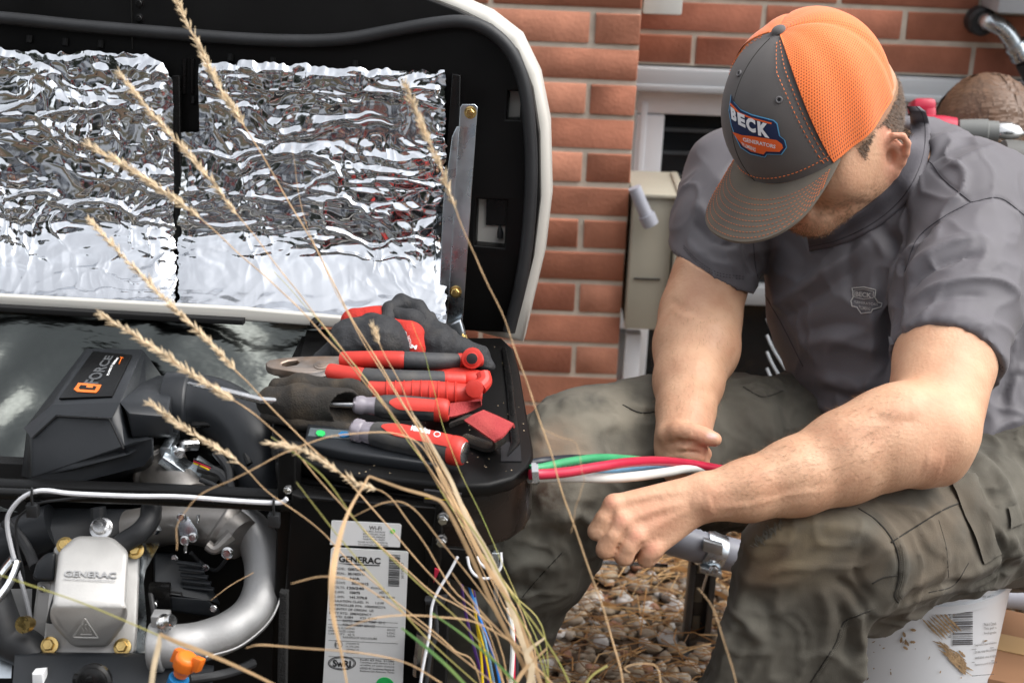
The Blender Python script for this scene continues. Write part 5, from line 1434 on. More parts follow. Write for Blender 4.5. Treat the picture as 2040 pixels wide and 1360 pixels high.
# broad soft folds in the cloth
n0 = vnormals(p, q)
s2 = topx(p)
w1 = fbm(p[:,0]*9, p[:,1]*9, p[:,2]*9, 2, 2)
f_ = 1-np.abs(2*vn(s2[:,0]/75+w1*1.6+s2[:,1]/210, s2[:,1]/120-w1, p[:,1]*4, 6)-1)
f2 = 1-np.abs(2*vn(s2[:,0]/38+w1*2, s2[:,1]/80+w1*1.2, p[:,1]*5, 9)-1)
p = p+n0*((f_**2.5*.0042+f2**3.5*.0030-.002)*np.clip((2.6-np.abs(w1)*2), .3, 1))[:,None]
p = strokes(p, q, [
    ([(1530,618),(1575,592),(1640,545),(1710,498),(1745,470)], 15, .0085), ([(1545,640),(1600,610),(1670,560),(1740,505)], 13, -.0055),
    ([(1590,690),(1660,675),(1720,690),(1762,700)], 17, .0065), ([(1600,665),(1660,648),(1730,650)], 13, -.0045),
    ([(1762,440),(1785,520),(1778,600),(1770,690),(1762,760)], 12, -.0120), ([(1740,560),(1738,640),(1745,720)], 12, .0055),
    ([(1700,470),(1690,540),(1705,610)], 14, -.004), ([(1560,470),(1600,520),(1590,560)], 16, -.004),
    ([(1500,480),(1530,560),(1580,650),(1640,740)], 8, .0030),
    ([(1620,745),(1690,770),(1750,760)], 14, .0060), ([(1640,775),(1700,795),(1745,790)], 10, -.0050), ([(1625,800),(1670,822),(1720,815)], 9, .0050), ([(1630,835),(1670,845),(1700,835)], 7, -.0045),
    # left sleeve
    ([(1800,560),(1830,520),(1880,490),(1945,470)], 10, .0060), ([(1805,585),(1840,545),(1900,515),(1960,505)], 8, -.0060), ([(1815,600),(1870,570),(1940,555),(2000,562),(2045,600)], 9, .0055),
    ([(1835,610),(1900,590),(1970,590)], 9, -.0035), ([(1800,540),(1815,490),(1850,450)], 9, -.0060), ([(1820,480),(1870,430),(1920,400),(1980,375)], 9, -.0032), ([(1850,640),(1920,630),(1985,660)], 14, .0035),
    ([(1790,560),(1778,620),(1790,670)], 9, -.005),
    ([(1798,684),(1850,681),(1920,690),(1975,712),(1996,735)], 2.6, -.0016),
    # shoulder and upper back
    ([(1818,322),(1850,292),(1890,272),(1930,262)], 9, .0060), ([(1822,340),(1862,312),(1905,290),(1945,285)], 8, -.0050), ([(1870,345),(1915,320),(1960,300),(2005,285)], 8, .0050),
    ([(1845,325),(1880,360),(1935,402)], 3, -.0022), ([(1850,318),(1840,322),(1812,316)], 4, -.0030), ([(1935,402),(1880,430),(1830,470),(1805,530)], 4, -.0028), ([(1935,402),(1990,395),(2045,430)], 4, -.0022),
    ([(1790,380),(1800,440),(1790,500)], 12, -.0060), ([(1760,410),(1770,470)], 10, .0040), ([(1700,450),(1740,470),(1770,520)], 12, .0040),
    # right sleeve
    ([(1385,400),(1420,440),(1470,450)], 12, .0045), ([(1380,440),(1420,480),(1480,490)], 9, -.0040), ([(1370,480),(1410,520),(1475,535)], 9, .0030),
    ([(1364,500),(1390,530),(1430,556),(1480,560)], 2.4, -.0014), ([(1470,440),(1490,500),(1495,560)], 9, -.0070),
    # lower back folds at the frame edge
    ([(1960,880),(1990,850),(2040,835)], 9, .0055), ([(1960,905),(2000,880),(2045,870)], 8, -.0050), ([(1950,925),(2000,905),(2045,900)], 8, .0050), ([(1990,800),(2010,760),(2040,740)], 9, -.005),
    ([(2010,820),(2020,770),(2035,720)], 9, .005)], gain=1.1, pw=1.6)
shirt = to_mesh('shirt', p, q, [SHIRT], man)
SHIRT_BVH = BVHTree.FromPolygons([Vector(a) for a in p], [tuple(a) for a in q.tolist()])
del S_
def drape(bvh, px, py, h=0.0):
    r = ray(px, py).normalized(); hit = bvh.ray_cast(CAM, r, 10)
    if hit[0] is None: return None
    n = hit[1]; n = -n if n.dot(r) > 0 else n
    return hit[0]+n*h
def seam(name, m_, parent, bvh, line, r=.0009, h=.0, n=None, dash=False, seg=5):
    c = catmull(line, n or max(10, len(line)*10)) if len(line) > 2 else catmull(line, 12)
    pts = [drape(bvh, a[0], a[1], h) for a in c]; pts = [a for a in pts if a is not None]
    if len(pts) < 3: return
    # drop sudden jumps in depth
    runs = [[pts[0]]]
    for a, b in zip(pts, pts[1:]):
        if (b-a).length > .03: runs.append([b])
        else: runs[-1].append(b)
    t = MB()
    for rn in runs:
        if dash:
            for i in range(0, len(rn)-1, 2): t.tube([rn[i], rn[i+1]], r, seg, resample=False)
        elif len(rn) > 2: t.tube(rn, r, seg, resample=False)
    if t.v: return t.build(name, m_, parent, smooth=180)
# collar: ribbed band lying round the neck
def near_hit(px, py):
    r = ray(px, py).normalized(); ds = []
    for b in (SHIRT_BVH, BODY_BVH):
        h_ = b.ray_cast(CAM, r, 10)
        if h_[0] is not None: ds.append(h_[3])
    return min(ds) if ds else None
def collar_band():
    A = catmull([(1806,212),(1812,226),(1813,262),(1803,305),(1781,350),(1748,390),(1706,424),(1658,450),(1608,466)], 90)
    Bo = catmull([(1832,212),(1846,228),(1854,270),(1846,328),(1822,382),(1784,426),(1732,462),(1672,488),(1612,500)], 90)
    na_ = 8; D = np.zeros((90, na_+1)); XY = np.zeros((90, na_+1, 2))
    for i in range(90):
        for j in range(na_+1):
            q_ = A[i]*(1-j/na_)+Bo[i]*(j/na_); XY[i,j] = q_; D[i,j] = near_hit(*q_) or np.nan
    m_ = np.nanmedian(D); D = np.where(np.isnan(D), m_, D)
    for _ in range(14):
        E = np.pad(D, 1, mode='edge'); D = np.minimum(D, (E[:-2,1:-1]+E[2:,1:-1]+E[1:-1,:-2]+E[1:-1,2:]+D)/5) if _ < 6 else (E[:-2,1:-1]+E[2:,1:-1]+E[1:-1,:-2]+E[1:-1,2:]+D)/5
    V = []; V2 = []
    for i in range(90):
        for j in range(na_+1):
            r = ray(*XY[i,j]).normalized(); up_ = .0055*math.sin(PI*min(1,(j+.6)/(na_+1.2)))**.5
            V.append(CAM+r*(D[i,j]-up_-.0008)); V2.append(CAM+r*(D[i,j]+.006))
    F = []; w = na_+1; n = len(V)
    for i in range(89):
        for j in range(na_):
            a = i*w+j; F += [(a,a+1,a+w+1,a+w),(n+a,n+a+w,n+a+w+1,n+a+1)]
        F += [(i*w,(i+1)*w,n+(i+1)*w,n+i*w),(i*w+na_,n+i*w+na_,n+(i+1)*w+na_,(i+1)*w+na_)]
    t = MB(); t.add(V+V2, F); c_ = t.build('collar', mat('collar_rib', (.100,.094,.107), .65, var=.08, vscale=8, bump=.5, bscale=240, bstretch=(1,1,1), bdist=.0012), man, smooth=180)
    for jj in (6,):
        t = MB(); t.tube([V[i*w+min(jj,na_)] for i in range(0,90)], .0007, 5, resample=False); t.build('collar_stitching', mat('shirt_dark',(.04,.037,.045),.8), c_, smooth=180)
collar_band()
SD = mat('seam_dark', (.045,.042,.05), .8)
for ln in ([(1812,330),(1850,322),(1880,358),(1935,403)], [(1935,403),(1880,432),(1828,475),(1803,540)], [(1935,403),(1992,395),(2045,432)]):
    seam('seam', SD, shirt, SHIRT_BVH, ln, .0008)
for dy in (0, 8): seam('hem_stitch', SD, shirt, SHIRT_BVH, [(1785,676+dy),(1850,671+dy),(1920,682+dy),(1970,704+dy),(1998,732+dy)], .0006, n=60, dash=True)
for dy in (0, 5): seam('hem_stitch', SD, shirt, SHIRT_BVH, [(1362,494-dy),(1390,524-dy),(1430,548-dy),(1482,556-dy)], .0006, n=50, dash=True)
seam('side_seam', SD, shirt, SHIRT_BVH, [(1500,480),(1512,560),(1560,650),(1600,730)], .0008)
# chest badge (print on the shirt)
BW = mat('badge_silver', (.40,.39,.38), .5)
def dr_shirt(x, y, h): return drape(SHIRT_BVH, x, y, .0009) or P(x, y, 1.85)
t = MB()
def outline(mb, loop, w, bvh, h=.001):
    pts = [drape(bvh, *catmull([loop[i], loop[(i+1) % len(loop)]], 5)[k], h) for i in range(len(loop)) for k in range(4)]
    pts = [a for a in pts if a is not None]
    if len(pts) > 4: mb.tube(pts+[pts[0]], w, 5, resample=False)
outline(t, [(1698,574),(1722,572),(1744,578),(1742,592),(1748,602),(1757,604),(1755,612),(1738,616),(1736,622),(1716,624),(1708,612),(1698,610),(1695,600),(1700,592)], .0008, SHIRT_BVH)
outline(t, [(1702,578),(1722,576),(1740,581),(1739,593),(1722,596),(1703,592)], .0005, SHIRT_BVH)
text_fit(t, 'BECK', [(1705,580),(1737,584),(1736,593),(1705,590)], dr_shirt, .03)
text_fit(t, 'GENERATORS', [(1702,599),(1748,604),(1748,609),(1704,604)], dr_shirt, .01)
text_fit(t, 'PLUMBING', [(1711,608),(1735,612),(1734,618),(1714,616)], dr_shirt, .01)
t.build('chest_badge', BW, shirt, smooth=None)

# ---- trousers
T_ = SDF((P(840,1300,1.95).x-.12, 1.42, .03), (P(2300,1000,1.9).x, 2.35, .86), .0042)
T_.chain([J(1945,950,1.99,.142), J(1800,935,2.04,.125), J(1640,900,2.04,.110), J(1450,900,1.97,.100), J(1290,895,1.905,.088), J(1165,900,1.86,.070)], .04)
T_.chain([J(1168,896,1.86,.072), J(1130,960,1.87,.078), J(1060,1090,1.90,.079), J(985,1230,1.94,.074), J(920,1360,1.985,.070), J(872,1480,2.01,.068)], .04)
T_.chain([J(2100,950,1.93,.128), J(1990,998,1.86,.099), J(1880,1042,1.78,.091), J(1760,1082,1.71,.086), J(1655,1108,1.655,.073), J(1602,1126,1.635,.067)], .022)
T_.chain([J(1602,1128,1.635,.068), J(1594,1200,1.65,.076), J(1572,1300,1.675,.0825), J(1530,1420,1.70,.080), J(1490,1600,1.72,.074)], .02)
T_.cone(J(1945,930,1.99,0)[0], J(2100,960,1.93,0)[0], .13, .14, .06)
T_.cone(J(1535,1090,1.63,0)[0], J(1560,1075,1.63,0)[0], .022, .022, .03)
T_.cone(J(1700,1190,1.70,0)[0], J(1740,1225,1.72,0)[0], .030, .028, .03)
p, q = T_.mesh(3); q = orient(p, q); n0 = vnormals(p, q); s2 = topx(p)
w1 = fbm(p[:,0]*12, p[:,1]*12, p[:,2]*12, 4, 2)
f_ = 1-np.abs(2*vn(p[:,0]*16+w1*2, p[:,1]*9, p[:,2]*13-w1*2, 7)-1); f2 = 1-np.abs(2*vn(p[:,0]*38+w1*4, p[:,1]*22, p[:,2]*34, 8)-1); f3 = 1-np.abs(2*vn(p[:,0]*70+w1*5, p[:,1]*50, p[:,2]*62, 18)-1)
p = p+n0*(f_**2.5*.0060+f2**3*.0034+f3**2*.0010-.003)[:,None]
p = strokes(p, q, [
    ([(1735,1235),(1700,1180),(1660,1150)], 10, -.0080), ([(1738,1200),(1705,1140),(1730,1090)], 9, -.0050), ([(1720,1300),(1712,1240),(1735,1200)], 9, .0070),
    ([(1690,1330),(1690,1260),(1670,1200)], 12, -.0070), ([(1640,1300),(1650,1220),(1630,1160)], 14, .0050), ([(1480,1180),(1530,1220),(1540,1300)], 14, -.0040),
    ([(1500,1290),(1530,1230),(1590,1190)], 12, .0045), ([(1440,1350),(1480,1290),(1500,1230)], 12, .0040),
    ([(1780,1215),(1830,1190),(1900,1170)], 8, .0055), ([(1800,1198),(1860,1172),(1930,1150)], 6, -.0050), ([(1900,1160),(1960,1130),(2040,1090)], 9, .0060), ([(1930,1175),(1990,1145),(2045,1115)], 7, -.0060),
    ([(1910,900),(1960,960),(1990,1020)], 9, -.0060), ([(1940,900),(1990,950),(2020,1010)], 9, .0070), ([(1985,1060),(2000,1110),(1995,1150)], 8, -.0080), ([(2010,1060),(2025,1100),(2030,1130)], 9, .0070),
    ([(1300,800),(1250,830),(1190,860)], 14, .0030), ([(1460,770),(1540,760),(1590,780)], 9, -.0060), ([(1480,800),(1500,860),(1490,930)], 14, .0050), ([(1560,780),(1575,850),(1560,930)], 12, -.0060), ([(1530,800),(1540,870),(1530,930)], 10, .0045),
    ([(1180,1000),(1150,1060),(1170,1090)], 16, -.0070), ([(1200,1060),(1160,1030),(1110,1040)], 12, .0060), ([(1160,1100),(1100,1060),(1060,1080)], 12, -.0050),
    ([(1120,1130),(1060,1120),(1000,1150)], 14, .0055), ([(1090,1190),(1030,1170),(960,1200)], 12, -.0050), ([(1060,1240),(1000,1230),(930,1260)], 14, .0050), ([(1000,1290),(950,1290),(900,1310)], 12, -.0050)])
SEAMS = [[(1710,1012),(1745,1035),(1775,1070),(1790,1110),(1790,1155),(1782,1185),(1790,1200)],[(1775,1080),(1830,1045),(1880,1015),(1920,998)],
    [(1615,1358),(1640,1320),(1665,1280),(1680,1240),(1710,1225),(1735,1215)],[(1120,1100),(1060,1165),(1010,1230),(960,1300)],[(1240,806),(1280,822),(1340,812)],[(1480,770),(1520,790),(1560,778)]]
p = strokes(p, q, [(sm, 6, -.0030) for sm in SEAMS]+[([(a+9, b-5) for a, b in sm], 7, .0030) for sm in SEAMS])
trousers = to_mesh('trousers', p, q, [PANTS], man)
TR_BVH = BVHTree.FromPolygons([Vector(a) for a in p], [tuple(a) for a in q.tolist()])
del T_
SP = mat('seam_olive', (.030,.027,.022), .9); SL = mat('stitch_olive', (.15,.14,.115), .9)
def tseam(ln, r=.0011, st=True):
    seam('seam', SP, trousers, TR_BVH, ln, r, h=-.0002)
    if st:
        for o_ in (6, 11): seam('stitching', SL, trousers, TR_BVH, [(a+o_*.9, b-o_*.5) for a, b in ln], .0004, n=len(ln)*22, dash=True)
tseam([(1710,1012),(1745,1035),(1775,1070),(1790,1110),(1790,1155),(1782,1185),(1790,1200)])
tseam([(1775,1080),(1830,1045),(1880,1015),(1920,998)])
tseam([(1738,1162),(1760,1150),(1788,1145)], st=False)
tseam([(1615,1358),(1640,1320),(1665,1280),(1680,1240),(1710,1225),(1735,1215)])
tseam([(1870,1035),(1885,1090),(1890,1150)], .0006, False)
tseam([(1850,1180),(1900,1165),(1930,1120)], .0008, False)
tseam([(1480,770),(1520,790),(1560,778)], st=False)
tseam([(1240,806),(1280,822),(1340,812)], st=False)
tseam([(1120,1100),(1060,1165),(1010,1230),(960,1300)], .0008)
# pocket flap with its own thickness
def cloth_patch(name, m_, parent, bvh, loop, nx, ny, h, thick):
    """loop: four px corners; a draped quad sheet standing h proud"""
    tl, tr, br, bl = loop; V = []; ok = True
    for j in range(ny+1):
        for i in range(nx+1):
            a, b = i/nx, j/ny
            x = (tl[0]*(1-a)+tr[0]*a)*(1-b)+(bl[0]*(1-a)+br[0]*a)*b; y = (tl[1]*(1-a)+tr[1]*a)*(1-b)+(bl[1]*(1-a)+br[1]*a)*b
            e = min(a,1-a,b,1-b)
            d_ = drape(bvh, x, y, h+.0012*math.sin(i*1.3+j*.7)); V.append(d_ if d_ is not None else (V[-1] if V else P(x,y,1.7)))
    n = len(V); r = [ray(*topx([tuple(v)])[0][:2]).normalized() for v in V]
    V2 = V+[v+k*thick for v, k in zip(V, r)]
    F = []
    for j in range(ny):
        for i in range(nx):
            a = j*(nx+1)+i; F += [(a,a+1,a+nx+2,a+nx+1), (n+a,n+a+nx+1,n+a+nx+2,n+a+1)]
    rimi = [i for i in range(nx+1)]+[j*(nx+1)+nx for j in range(1,ny+1)]+[ny*(nx+1)+i for i in range(nx-1,-1,-1)]+[j*(nx+1) for j in range(ny-1,0,-1)]
    for a, b in zip(rimi, rimi[1:]+rimi[:1]): F.append((b, a, a+n, b+n))
    t = MB(); t.add(V2, F); return t.build(name, m_, parent, smooth=60)
fl = cloth_patch('pocket_flap', PANTS, trousers, TR_BVH, [(1888,950),(1940,945),(1990,1105),(1958,1124)], 6, 16, .004, .004)
for o_ in (5,):
    FB = BVHTree.FromPolygons([fl.location*0+Vector(v.co)+Vector(wloc(trousers)) for v in fl.data.vertices], [tuple(p_.vertices) for p_ in fl.data.polygons])
    seam('stitching', SL, fl, FB, [(1896,958),(1916,1010),(1938,1060),(1962,1114)], .0004, n=60, dash=True)
cloth_patch('belt_loop', PANTS, trousers, TR_BVH, [(2003,1010),(2024,1000),(2034,1040),(2010,1052)], 4, 5, .004, .004)
# frayed tear at the knee
t = MB(); rs = np.random.RandomState(2)
for i in range(70):
    a = rs.rand(); x = 1500+a*55+rs.normal(0,3); y = 1078-a*42+rs.normal(0,4)
    d_ = drape(TR_BVH, x+6, y+8, .0005)
    if d_ is None: continue
    e = d_+_R*rs.uniform(-.006,.002)+_U*rs.uniform(.002,.009)-_F*rs.uniform(0,.004)
    t.tube([d_, (d_+e)/2+_R*rs.normal(0,.001), e], [.0005,.0004,.0002], 4, resample=False)
if t.v: t.build('frayed_threads', SL, trousers)

# boots, below the frame
boot = mat('boot_leather', (.09,.055,.03), .6, var=.3, vscale=20)
for (a, dx) in ((J(872,1480,2.01,.0)[0], -.10), (J(1490,1600,1.72,.0)[0], -.12)):
    D_ = SDF((a[0]-.30, a[1]-.12, -.01), (a[0]+.14, a[1]+.12, .3), .006)
    b0 = np.array([a[0]-.03, a[1], .07])
    D_.cone(np.array([a[0]-.01,a[1],.20]), b0, .055, .050, .02); D_.cone(b0, b0+np.array([-.13,-.02,-.02]), .048, .040, .02)
    D_.a = np.maximum(D_.a, (.004-D_.ax[2])[None,None,:]+0*D_.a)
    pp_, qq_ = D_.mesh(2); qq_ = orient(pp_, qq_); to_mesh('boot', pp_, qq_, [boot], man)

# ---- cap (own frame, worn slightly turned)
CH = .153
def crown_pt(phi, th, off=0.0):
    """th 0 = button, 1 = base edge"""
    a = th*PI/2
    rr = abs(math.sin(a))**.80; hh = abs(math.cos(a))**.86
    cf, sf = math.cos(phi), math.sin(phi)
    rf = .112 if cf > 0 else .106
    rs_ = .0865
    k = 1/((abs(cf)/rf)**2.15+(abs(sf)/rs_)**2.15)**(1/2.15)
    u = CH*hh
    # front panels stand up, the back falls away
    f = k*cf*rr + (.010*(1-hh)*hh*4 if cf > 0 else -.004*(1-hh)*hh*4)*abs(cf)
    s_ = k*sf*rr
    base = .011 - (.006*max(0,cf)**2) + .010*max(0,-cf)
    u = u*(1-base/CH) + base
    d = Vector((s_, f, u)); n = Vector((s_/(rs_**2), f/(rf**2), max(u,0)/(CH**2))).normalized()
    d = d+n*off
    return cp(d.x, d.y, d.z)
def crown(name, p0, p1, m_, parent, nphi, nth, puff=.0):
    V = []; UV = []; F = []
    for j in range(nth+1):
        for i in range(nphi+1):
            phi = p0+(p1-p0)*i/nphi; th = max(j/nth, .012)
            o = puff*math.sin(PI*min(1,th*1.0))
            # soft panel seams every 60 degrees in the mesh half
            w_ = (phi-p0)/(p1-p0)
            dent = -.0035*math.exp(-((w_-.335)/.018)**2)-.0035*math.exp(-((w_-.665)/.018)**2) if puff else 0
            ripple = .0016*math.sin(phi*9+th*5)*th if puff else .0006*math.sin(phi*5+th*3)
            V.append(crown_pt(phi, th, o+dent*(th**.5)+ripple)); UV.append((phi*.095*(.35+.65*th), th*.17))
    for j in range(nth):
        for i in range(nphi):
            a = j*(nphi+1)+i; F.append((a, a+nphi+1, a+nphi+2, a+1))
    me = bpy.data.meshes.new(name); me.from_pydata([tuple(v) for v in V], [], F)
    uvl = me.uv_layers.new(name='UVMap')
    for l in me.loops: uvl.data[l.index].uv = UV[l.vertex_index]
    o = link(name, me, m_, parent, 180)
    return o, V, F
def mesh_fabric():
    m_ = mat('orange_mesh', (.95,.24,.055), .65, sheen=.3)
    nt = m_.node_tree; B = nt.nodes['Principled BSDF']; uv = nt.nodes.new('ShaderNodeUVMap')
    sp_ = nt.nodes.new('ShaderNodeSeparateXYZ'); nt.links.new(uv.outputs[0], sp_.inputs[0])
    def wave(sock, f, ph=0):
        a = nt.nodes.new('ShaderNodeMath'); a.operation = 'MULTIPLY'; a.inputs[1].default_value = 2*PI*f; nt.links.new(sock, a.inputs[0])
        b = nt.nodes.new('ShaderNodeMath'); b.operation = 'SINE'; nt.links.new(a.outputs[0], b.inputs[0]); return b.outputs[0]
    a = wave(sp_.outputs['X'], 330); b = wave(sp_.outputs['Y'], 330)
    ad = nt.nodes.new('ShaderNodeMath'); ad.operation = 'ADD'; nt.links.new(a, ad.inputs[0]); nt.links.new(b, ad.inputs[1])
    mr = nt.nodes.new('ShaderNodeMapRange'); mr.inputs['From Min'].default_value = .3; mr.inputs['From Max'].default_value = 1.4; nt.links.new(ad.outputs[0], mr.inputs['Value'])
    mx = nt.nodes.new('ShaderNodeMix'); mx.data_type = 'RGBA'; nt.links.new(mr.outputs[0], mx.inputs[0])
    mx.inputs[6].default_value = (.93,.205,.038,1); mx.inputs[7].default_value = (.40,.065,.015,1); nt.links.new(mx.outputs[2], B.inputs['Base Color'])
    bp = nt.nodes.new('ShaderNodeBump'); bp.inputs['Strength'].default_value = .6; bp.inputs['Distance'].default_value = .001; bp.invert = True
    nt.links.new(mr.outputs[0], bp.inputs['Height']); nt.links.new(bp.outputs[0], B.inputs['Normal'])
    return m_
CAPG = mat('cap_twill', (.108,.100,.098), .85, var=.10, vscale=14, bump=.3, bscale=900, bdist=.0005, sheen=.1)
CAPO = mesh_fabric()
cap = thing('cap', (0,0,0), None, None); cap.parent = man; cap.location = -man.location
PB = rad(60)
co_, cV, cFc = crown('crown_front', -PB, PB, CAPG, cap, 60, 44)
cm_, mV, mFc = crown('crown_mesh', PB, 2*PI-PB, CAPO, cap, 150, 70, .0045)
CAPB = BVHTree.FromPolygons(cV+mV, cFc+[tuple(i+len(cV) for i in f) for f in mFc])
ost = mat('orange_thread', (.85,.22,.06), .6)
def onc(phi, th, off=.0012): return crown_pt(phi, th, off)
for s1 in (-1, 1):
    t = MB(); t.tube([onc(s1*(PB+.008), k/20, .0012) for k in range(1,21)], .0009, 6, resample=False); t.build('panel_edge', ost, cap)
    for dd in (.045, .10):
        t = MB(); pts_ = [onc(s1*(PB-dd/max(.35,(k/60))), k/60) for k in range(6,60)]
        for i in range(0, len(pts_)-1, 2): t.tube([pts_[i], pts_[i+1]], .0005, 4, resample=False)
        t.build('stitching', ost, cap)
t = MB(); t.tube([onc(0, k/20, .0004) for k in range(1,21)], .0006, 5, resample=False); t.build('centre_seam', SP, cap)
t = MB(); t.ball(crown_pt(0, .0, .001), (.0092,.0092,.0055), (cS, cF, cU), n=8); t.build('button', CAPG, cap)
for (x, y) in ((1552,199), (1473,147)):
    c0 = drape(CAPB, x, y, .0008)
    if c0 is None: continue
    hit = CAPB.find_nearest(c0); nn = hit[1]; nn = nn if nn.dot(_F) < 0 else -nn
    u_ = nn.orthogonal().normalized(); v_ = nn.cross(u_)
    t = MB(); t.tube([c0+u_*math.cos(a*PI/6)*.0032+v_*math.sin(a*PI/6)*.0032 for a in range(13)], .0013, 6, resample=False); t.build('eyelet', mat('eyelet_grey',(.14,.135,.14),.6), cap)
    t = MB(); t.cyl(c0-nn*.001, c0+nn*.0004, .0019, seg=10); t.build('eyelet_hole', M['ink'], cap)
# brim
BL = .076
def brim_pt(a, r, off=0.0):
    """a -1..1 across, r 0..1 outward"""
    phi = a*rad(66)
    b0 = crown_pt(phi, 1.0)
    d = b0-CC; s0, f0, u0 = d.dot(cS), d.dot(cF), d.dot(cU)
    w = (1-abs(a)**2.6)**.62
    f1 = f0+BL*r*w; s1 = s0*(1+.20*r*w)
    u1 = u0 - .020*(r*w) - .19*abs(s1/.09)**2.1*.09*min(1,(r*w)*1.5+.0)*.75 - .010*(r*w)**2
    return cp(s1, f1, u1+off)
na, nr = 64, 18; V = []; F = []
for j in range(nr+1):
    for i in range(na+1): V.append(brim_pt(-1+2*i/na, j/nr))
for j in range(nr):
    for i in range(na): a = j*(na+1)+i; F.append((a, a+na+1, a+na+2, a+1))
me = bpy.data.meshes.new('brim'); me.from_pydata([tuple(v) for v in V], [], F)
bm = bmesh.new(); bm.from_mesh(me)
bmesh.ops.recalc_face_normals(bm, faces=bm.faces)
r_ = bmesh.ops.extrude_face_region(bm, geom=bm.faces[:])
for v in r_['geom']:
    if isinstance(v, bmesh.types.BMVert): v.co -= cU*.0032
bmesh.ops.recalc_face_normals(bm, faces=bm.faces); bm.to_mesh(me); bm.free()
def brim_mat():
    m_ = mat('cap_brim_twill', (.112,.100,.086), .88, col2=(.165,.140,.108), vscale=16, bump=.35, bscale=900, bdist=.0005)
    return m_
brim = link('brim', me, brim_mat(), cap, 50)
for k in range(8):
    r0 = .30+k*.092
    t = MB(); pts_ = [brim_pt(-.93+1.86*i/110, r0 if k < 8 else 1, .0006) for i in range(111)]
    for i in range(0, 110, 2): t.tube([pts_[i], pts_[i+1]], .00032, 4, resample=False)
    t.build('brim_stitching', ost, brim)
t = MB(); pts_ = [crown_pt(-rad(64)+rad(128)*i/90, .965, .0010) for i in range(91)]
for i in range(0, 90, 2): t.tube([pts_[i], pts_[i+1]], .0005, 4, resample=False)
t.build('stitching', ost, cap)
# badge on the front
def drc(x, y, h): return drape(CAPB, x, y, .0012+h) or P(x, y, 1.72)
def cap_shape(name, m_, loop, h, n=7):
    """filled shape draped on the cap"""
    bb = [min(a[0] for a in loop), max(a[0] for a in loop), min(a[1] for a in loop), max(a[1] for a in loop)]
    from mathutils.geometry import delaunay_2d_cdt
    pts = [Vector(a) for a in loop]; ed = [(i, (i+1) % len(loop)) for i in range(len(loop))]
    dens = []
    for i in range(len(loop)):
        a, b = pts[i], pts[(i+1) % len(loop)]; k = max(1, int((b-a).length/6)); dens += [a.lerp(b, j/k) for j in range(k)]
    ed = [(i, (i+1) % len(dens)) for i in range(len(dens))]; allp = list(dens)
    y = bb[2]
    while y < bb[3]:
        x = bb[0]
        while x < bb[1]: allp.append(Vector((x, y))); x += 6
        y += 6
    r = delaunay_2d_cdt(allp, ed, [list(range(len(dens)))], 1, 1e-4)
    vs, fs = r[0], r[2]
    t = MB(); n = len(vs); front = [drc(v.x, v.y, h) for v in vs]
    t.add(front, [tuple(f) for f in fs]); return t.build(name, m_, cap, smooth=60)
NAVY = mat('badge_navy', (.010,.022,.075), .7, bump=.5, bscale=1500, bdist=.0005); LBLUE = mat('badge_lightblue', (.12,.42,.72), .6); BOR = mat('badge_orange', (.80,.13,.025), .65, bump=.5, bscale=1500, bdist=.0005)
WT = mat('badge_white', (.78,.80,.84), .6)
O1 = [(1459,190),(1462,202),(1478,220),(1500,230),(1540,240),(1547,246),(1552,270),(1562,278),(1566,292),(1556,306),(1528,305),(1524,311),(1496,304),(1478,292),(1468,272),(1460,250),(1455,222)]
def grow(L, k):
    cx = sum(a[0] for a in L)/len(L); cy = sum(a[1] for a in L)/len(L)
    out_ = []
    for a in L:
        d = math.hypot(a[0]-cx, a[1]-cy); out_.append((a[0]+(a[0]-cx)/d*k, a[1]+(a[1]-cy)/d*k))
    return out_
cap_shape('badge_border', LBLUE, grow(O1, 2.2), .0000)
cap_shape('badge', NAVY, O1, .0006)
cap_shape('badge_band', BOR, [(1462,262),(1480,268),(1500,270),(1548,278),(1558,286),(1560,293),(1553,301),(1527,300),(1522,306),(1498,300),(1482,289),(1470,274)], .0011)
cap_shape('badge_rule', BOR, [(1458,205),(1476,224),(1500,234),(1538,244),(1537,247),(1500,237),(1474,227),(1457,209)], .0010)
t = MB(); cmap = lambda x, y, h: drc(x, y, .0018)
text_fit(t, 'B', [(1459,212),(1470,220),(1471,244),(1461,236)], cmap, .06)
text_fit(t, 'E', [(1472,223),(1486,229),(1488,254),(1474,247)], cmap, .06)
text_fit(t, 'C', [(1488,232),(1506,237),(1508,265),(1490,258)], cmap, .06)
text_fit(t, 'K', [(1510,240),(1531,246),(1534,274),(1512,268)], cmap, .06)
text_fit(t, 'GENERATORS', [(1482,272),(1546,287),(1545,294),(1484,280)], cmap, .02)
text_fit(t, 'PLUMBING', [(1480,281),(1508,293),(1507,300),(1484,290)], cmap, .02)
t.build('badge_lettering', WT, cap, smooth=None)

# ---- short brown hair between cap and ear (after the cap so that none grows through it)
hair_m = mat('hair_brown', (.085,.048,.026), .55, var=.35, vscale=60)
hc_ = (bodyP-V3(CC)) @ np.array([V3(cS),V3(cF),V3(cU)]).T
hl = (bodyP-V3(HC)) @ np.array(HAX).T
hr = hair_zone(hl, hc_) & (hc_[:,2] < .006)
strands('hair', hr, 17000, .0050, .00045, hair_m, man, 3, V3(-hU*.9-hF*.3))

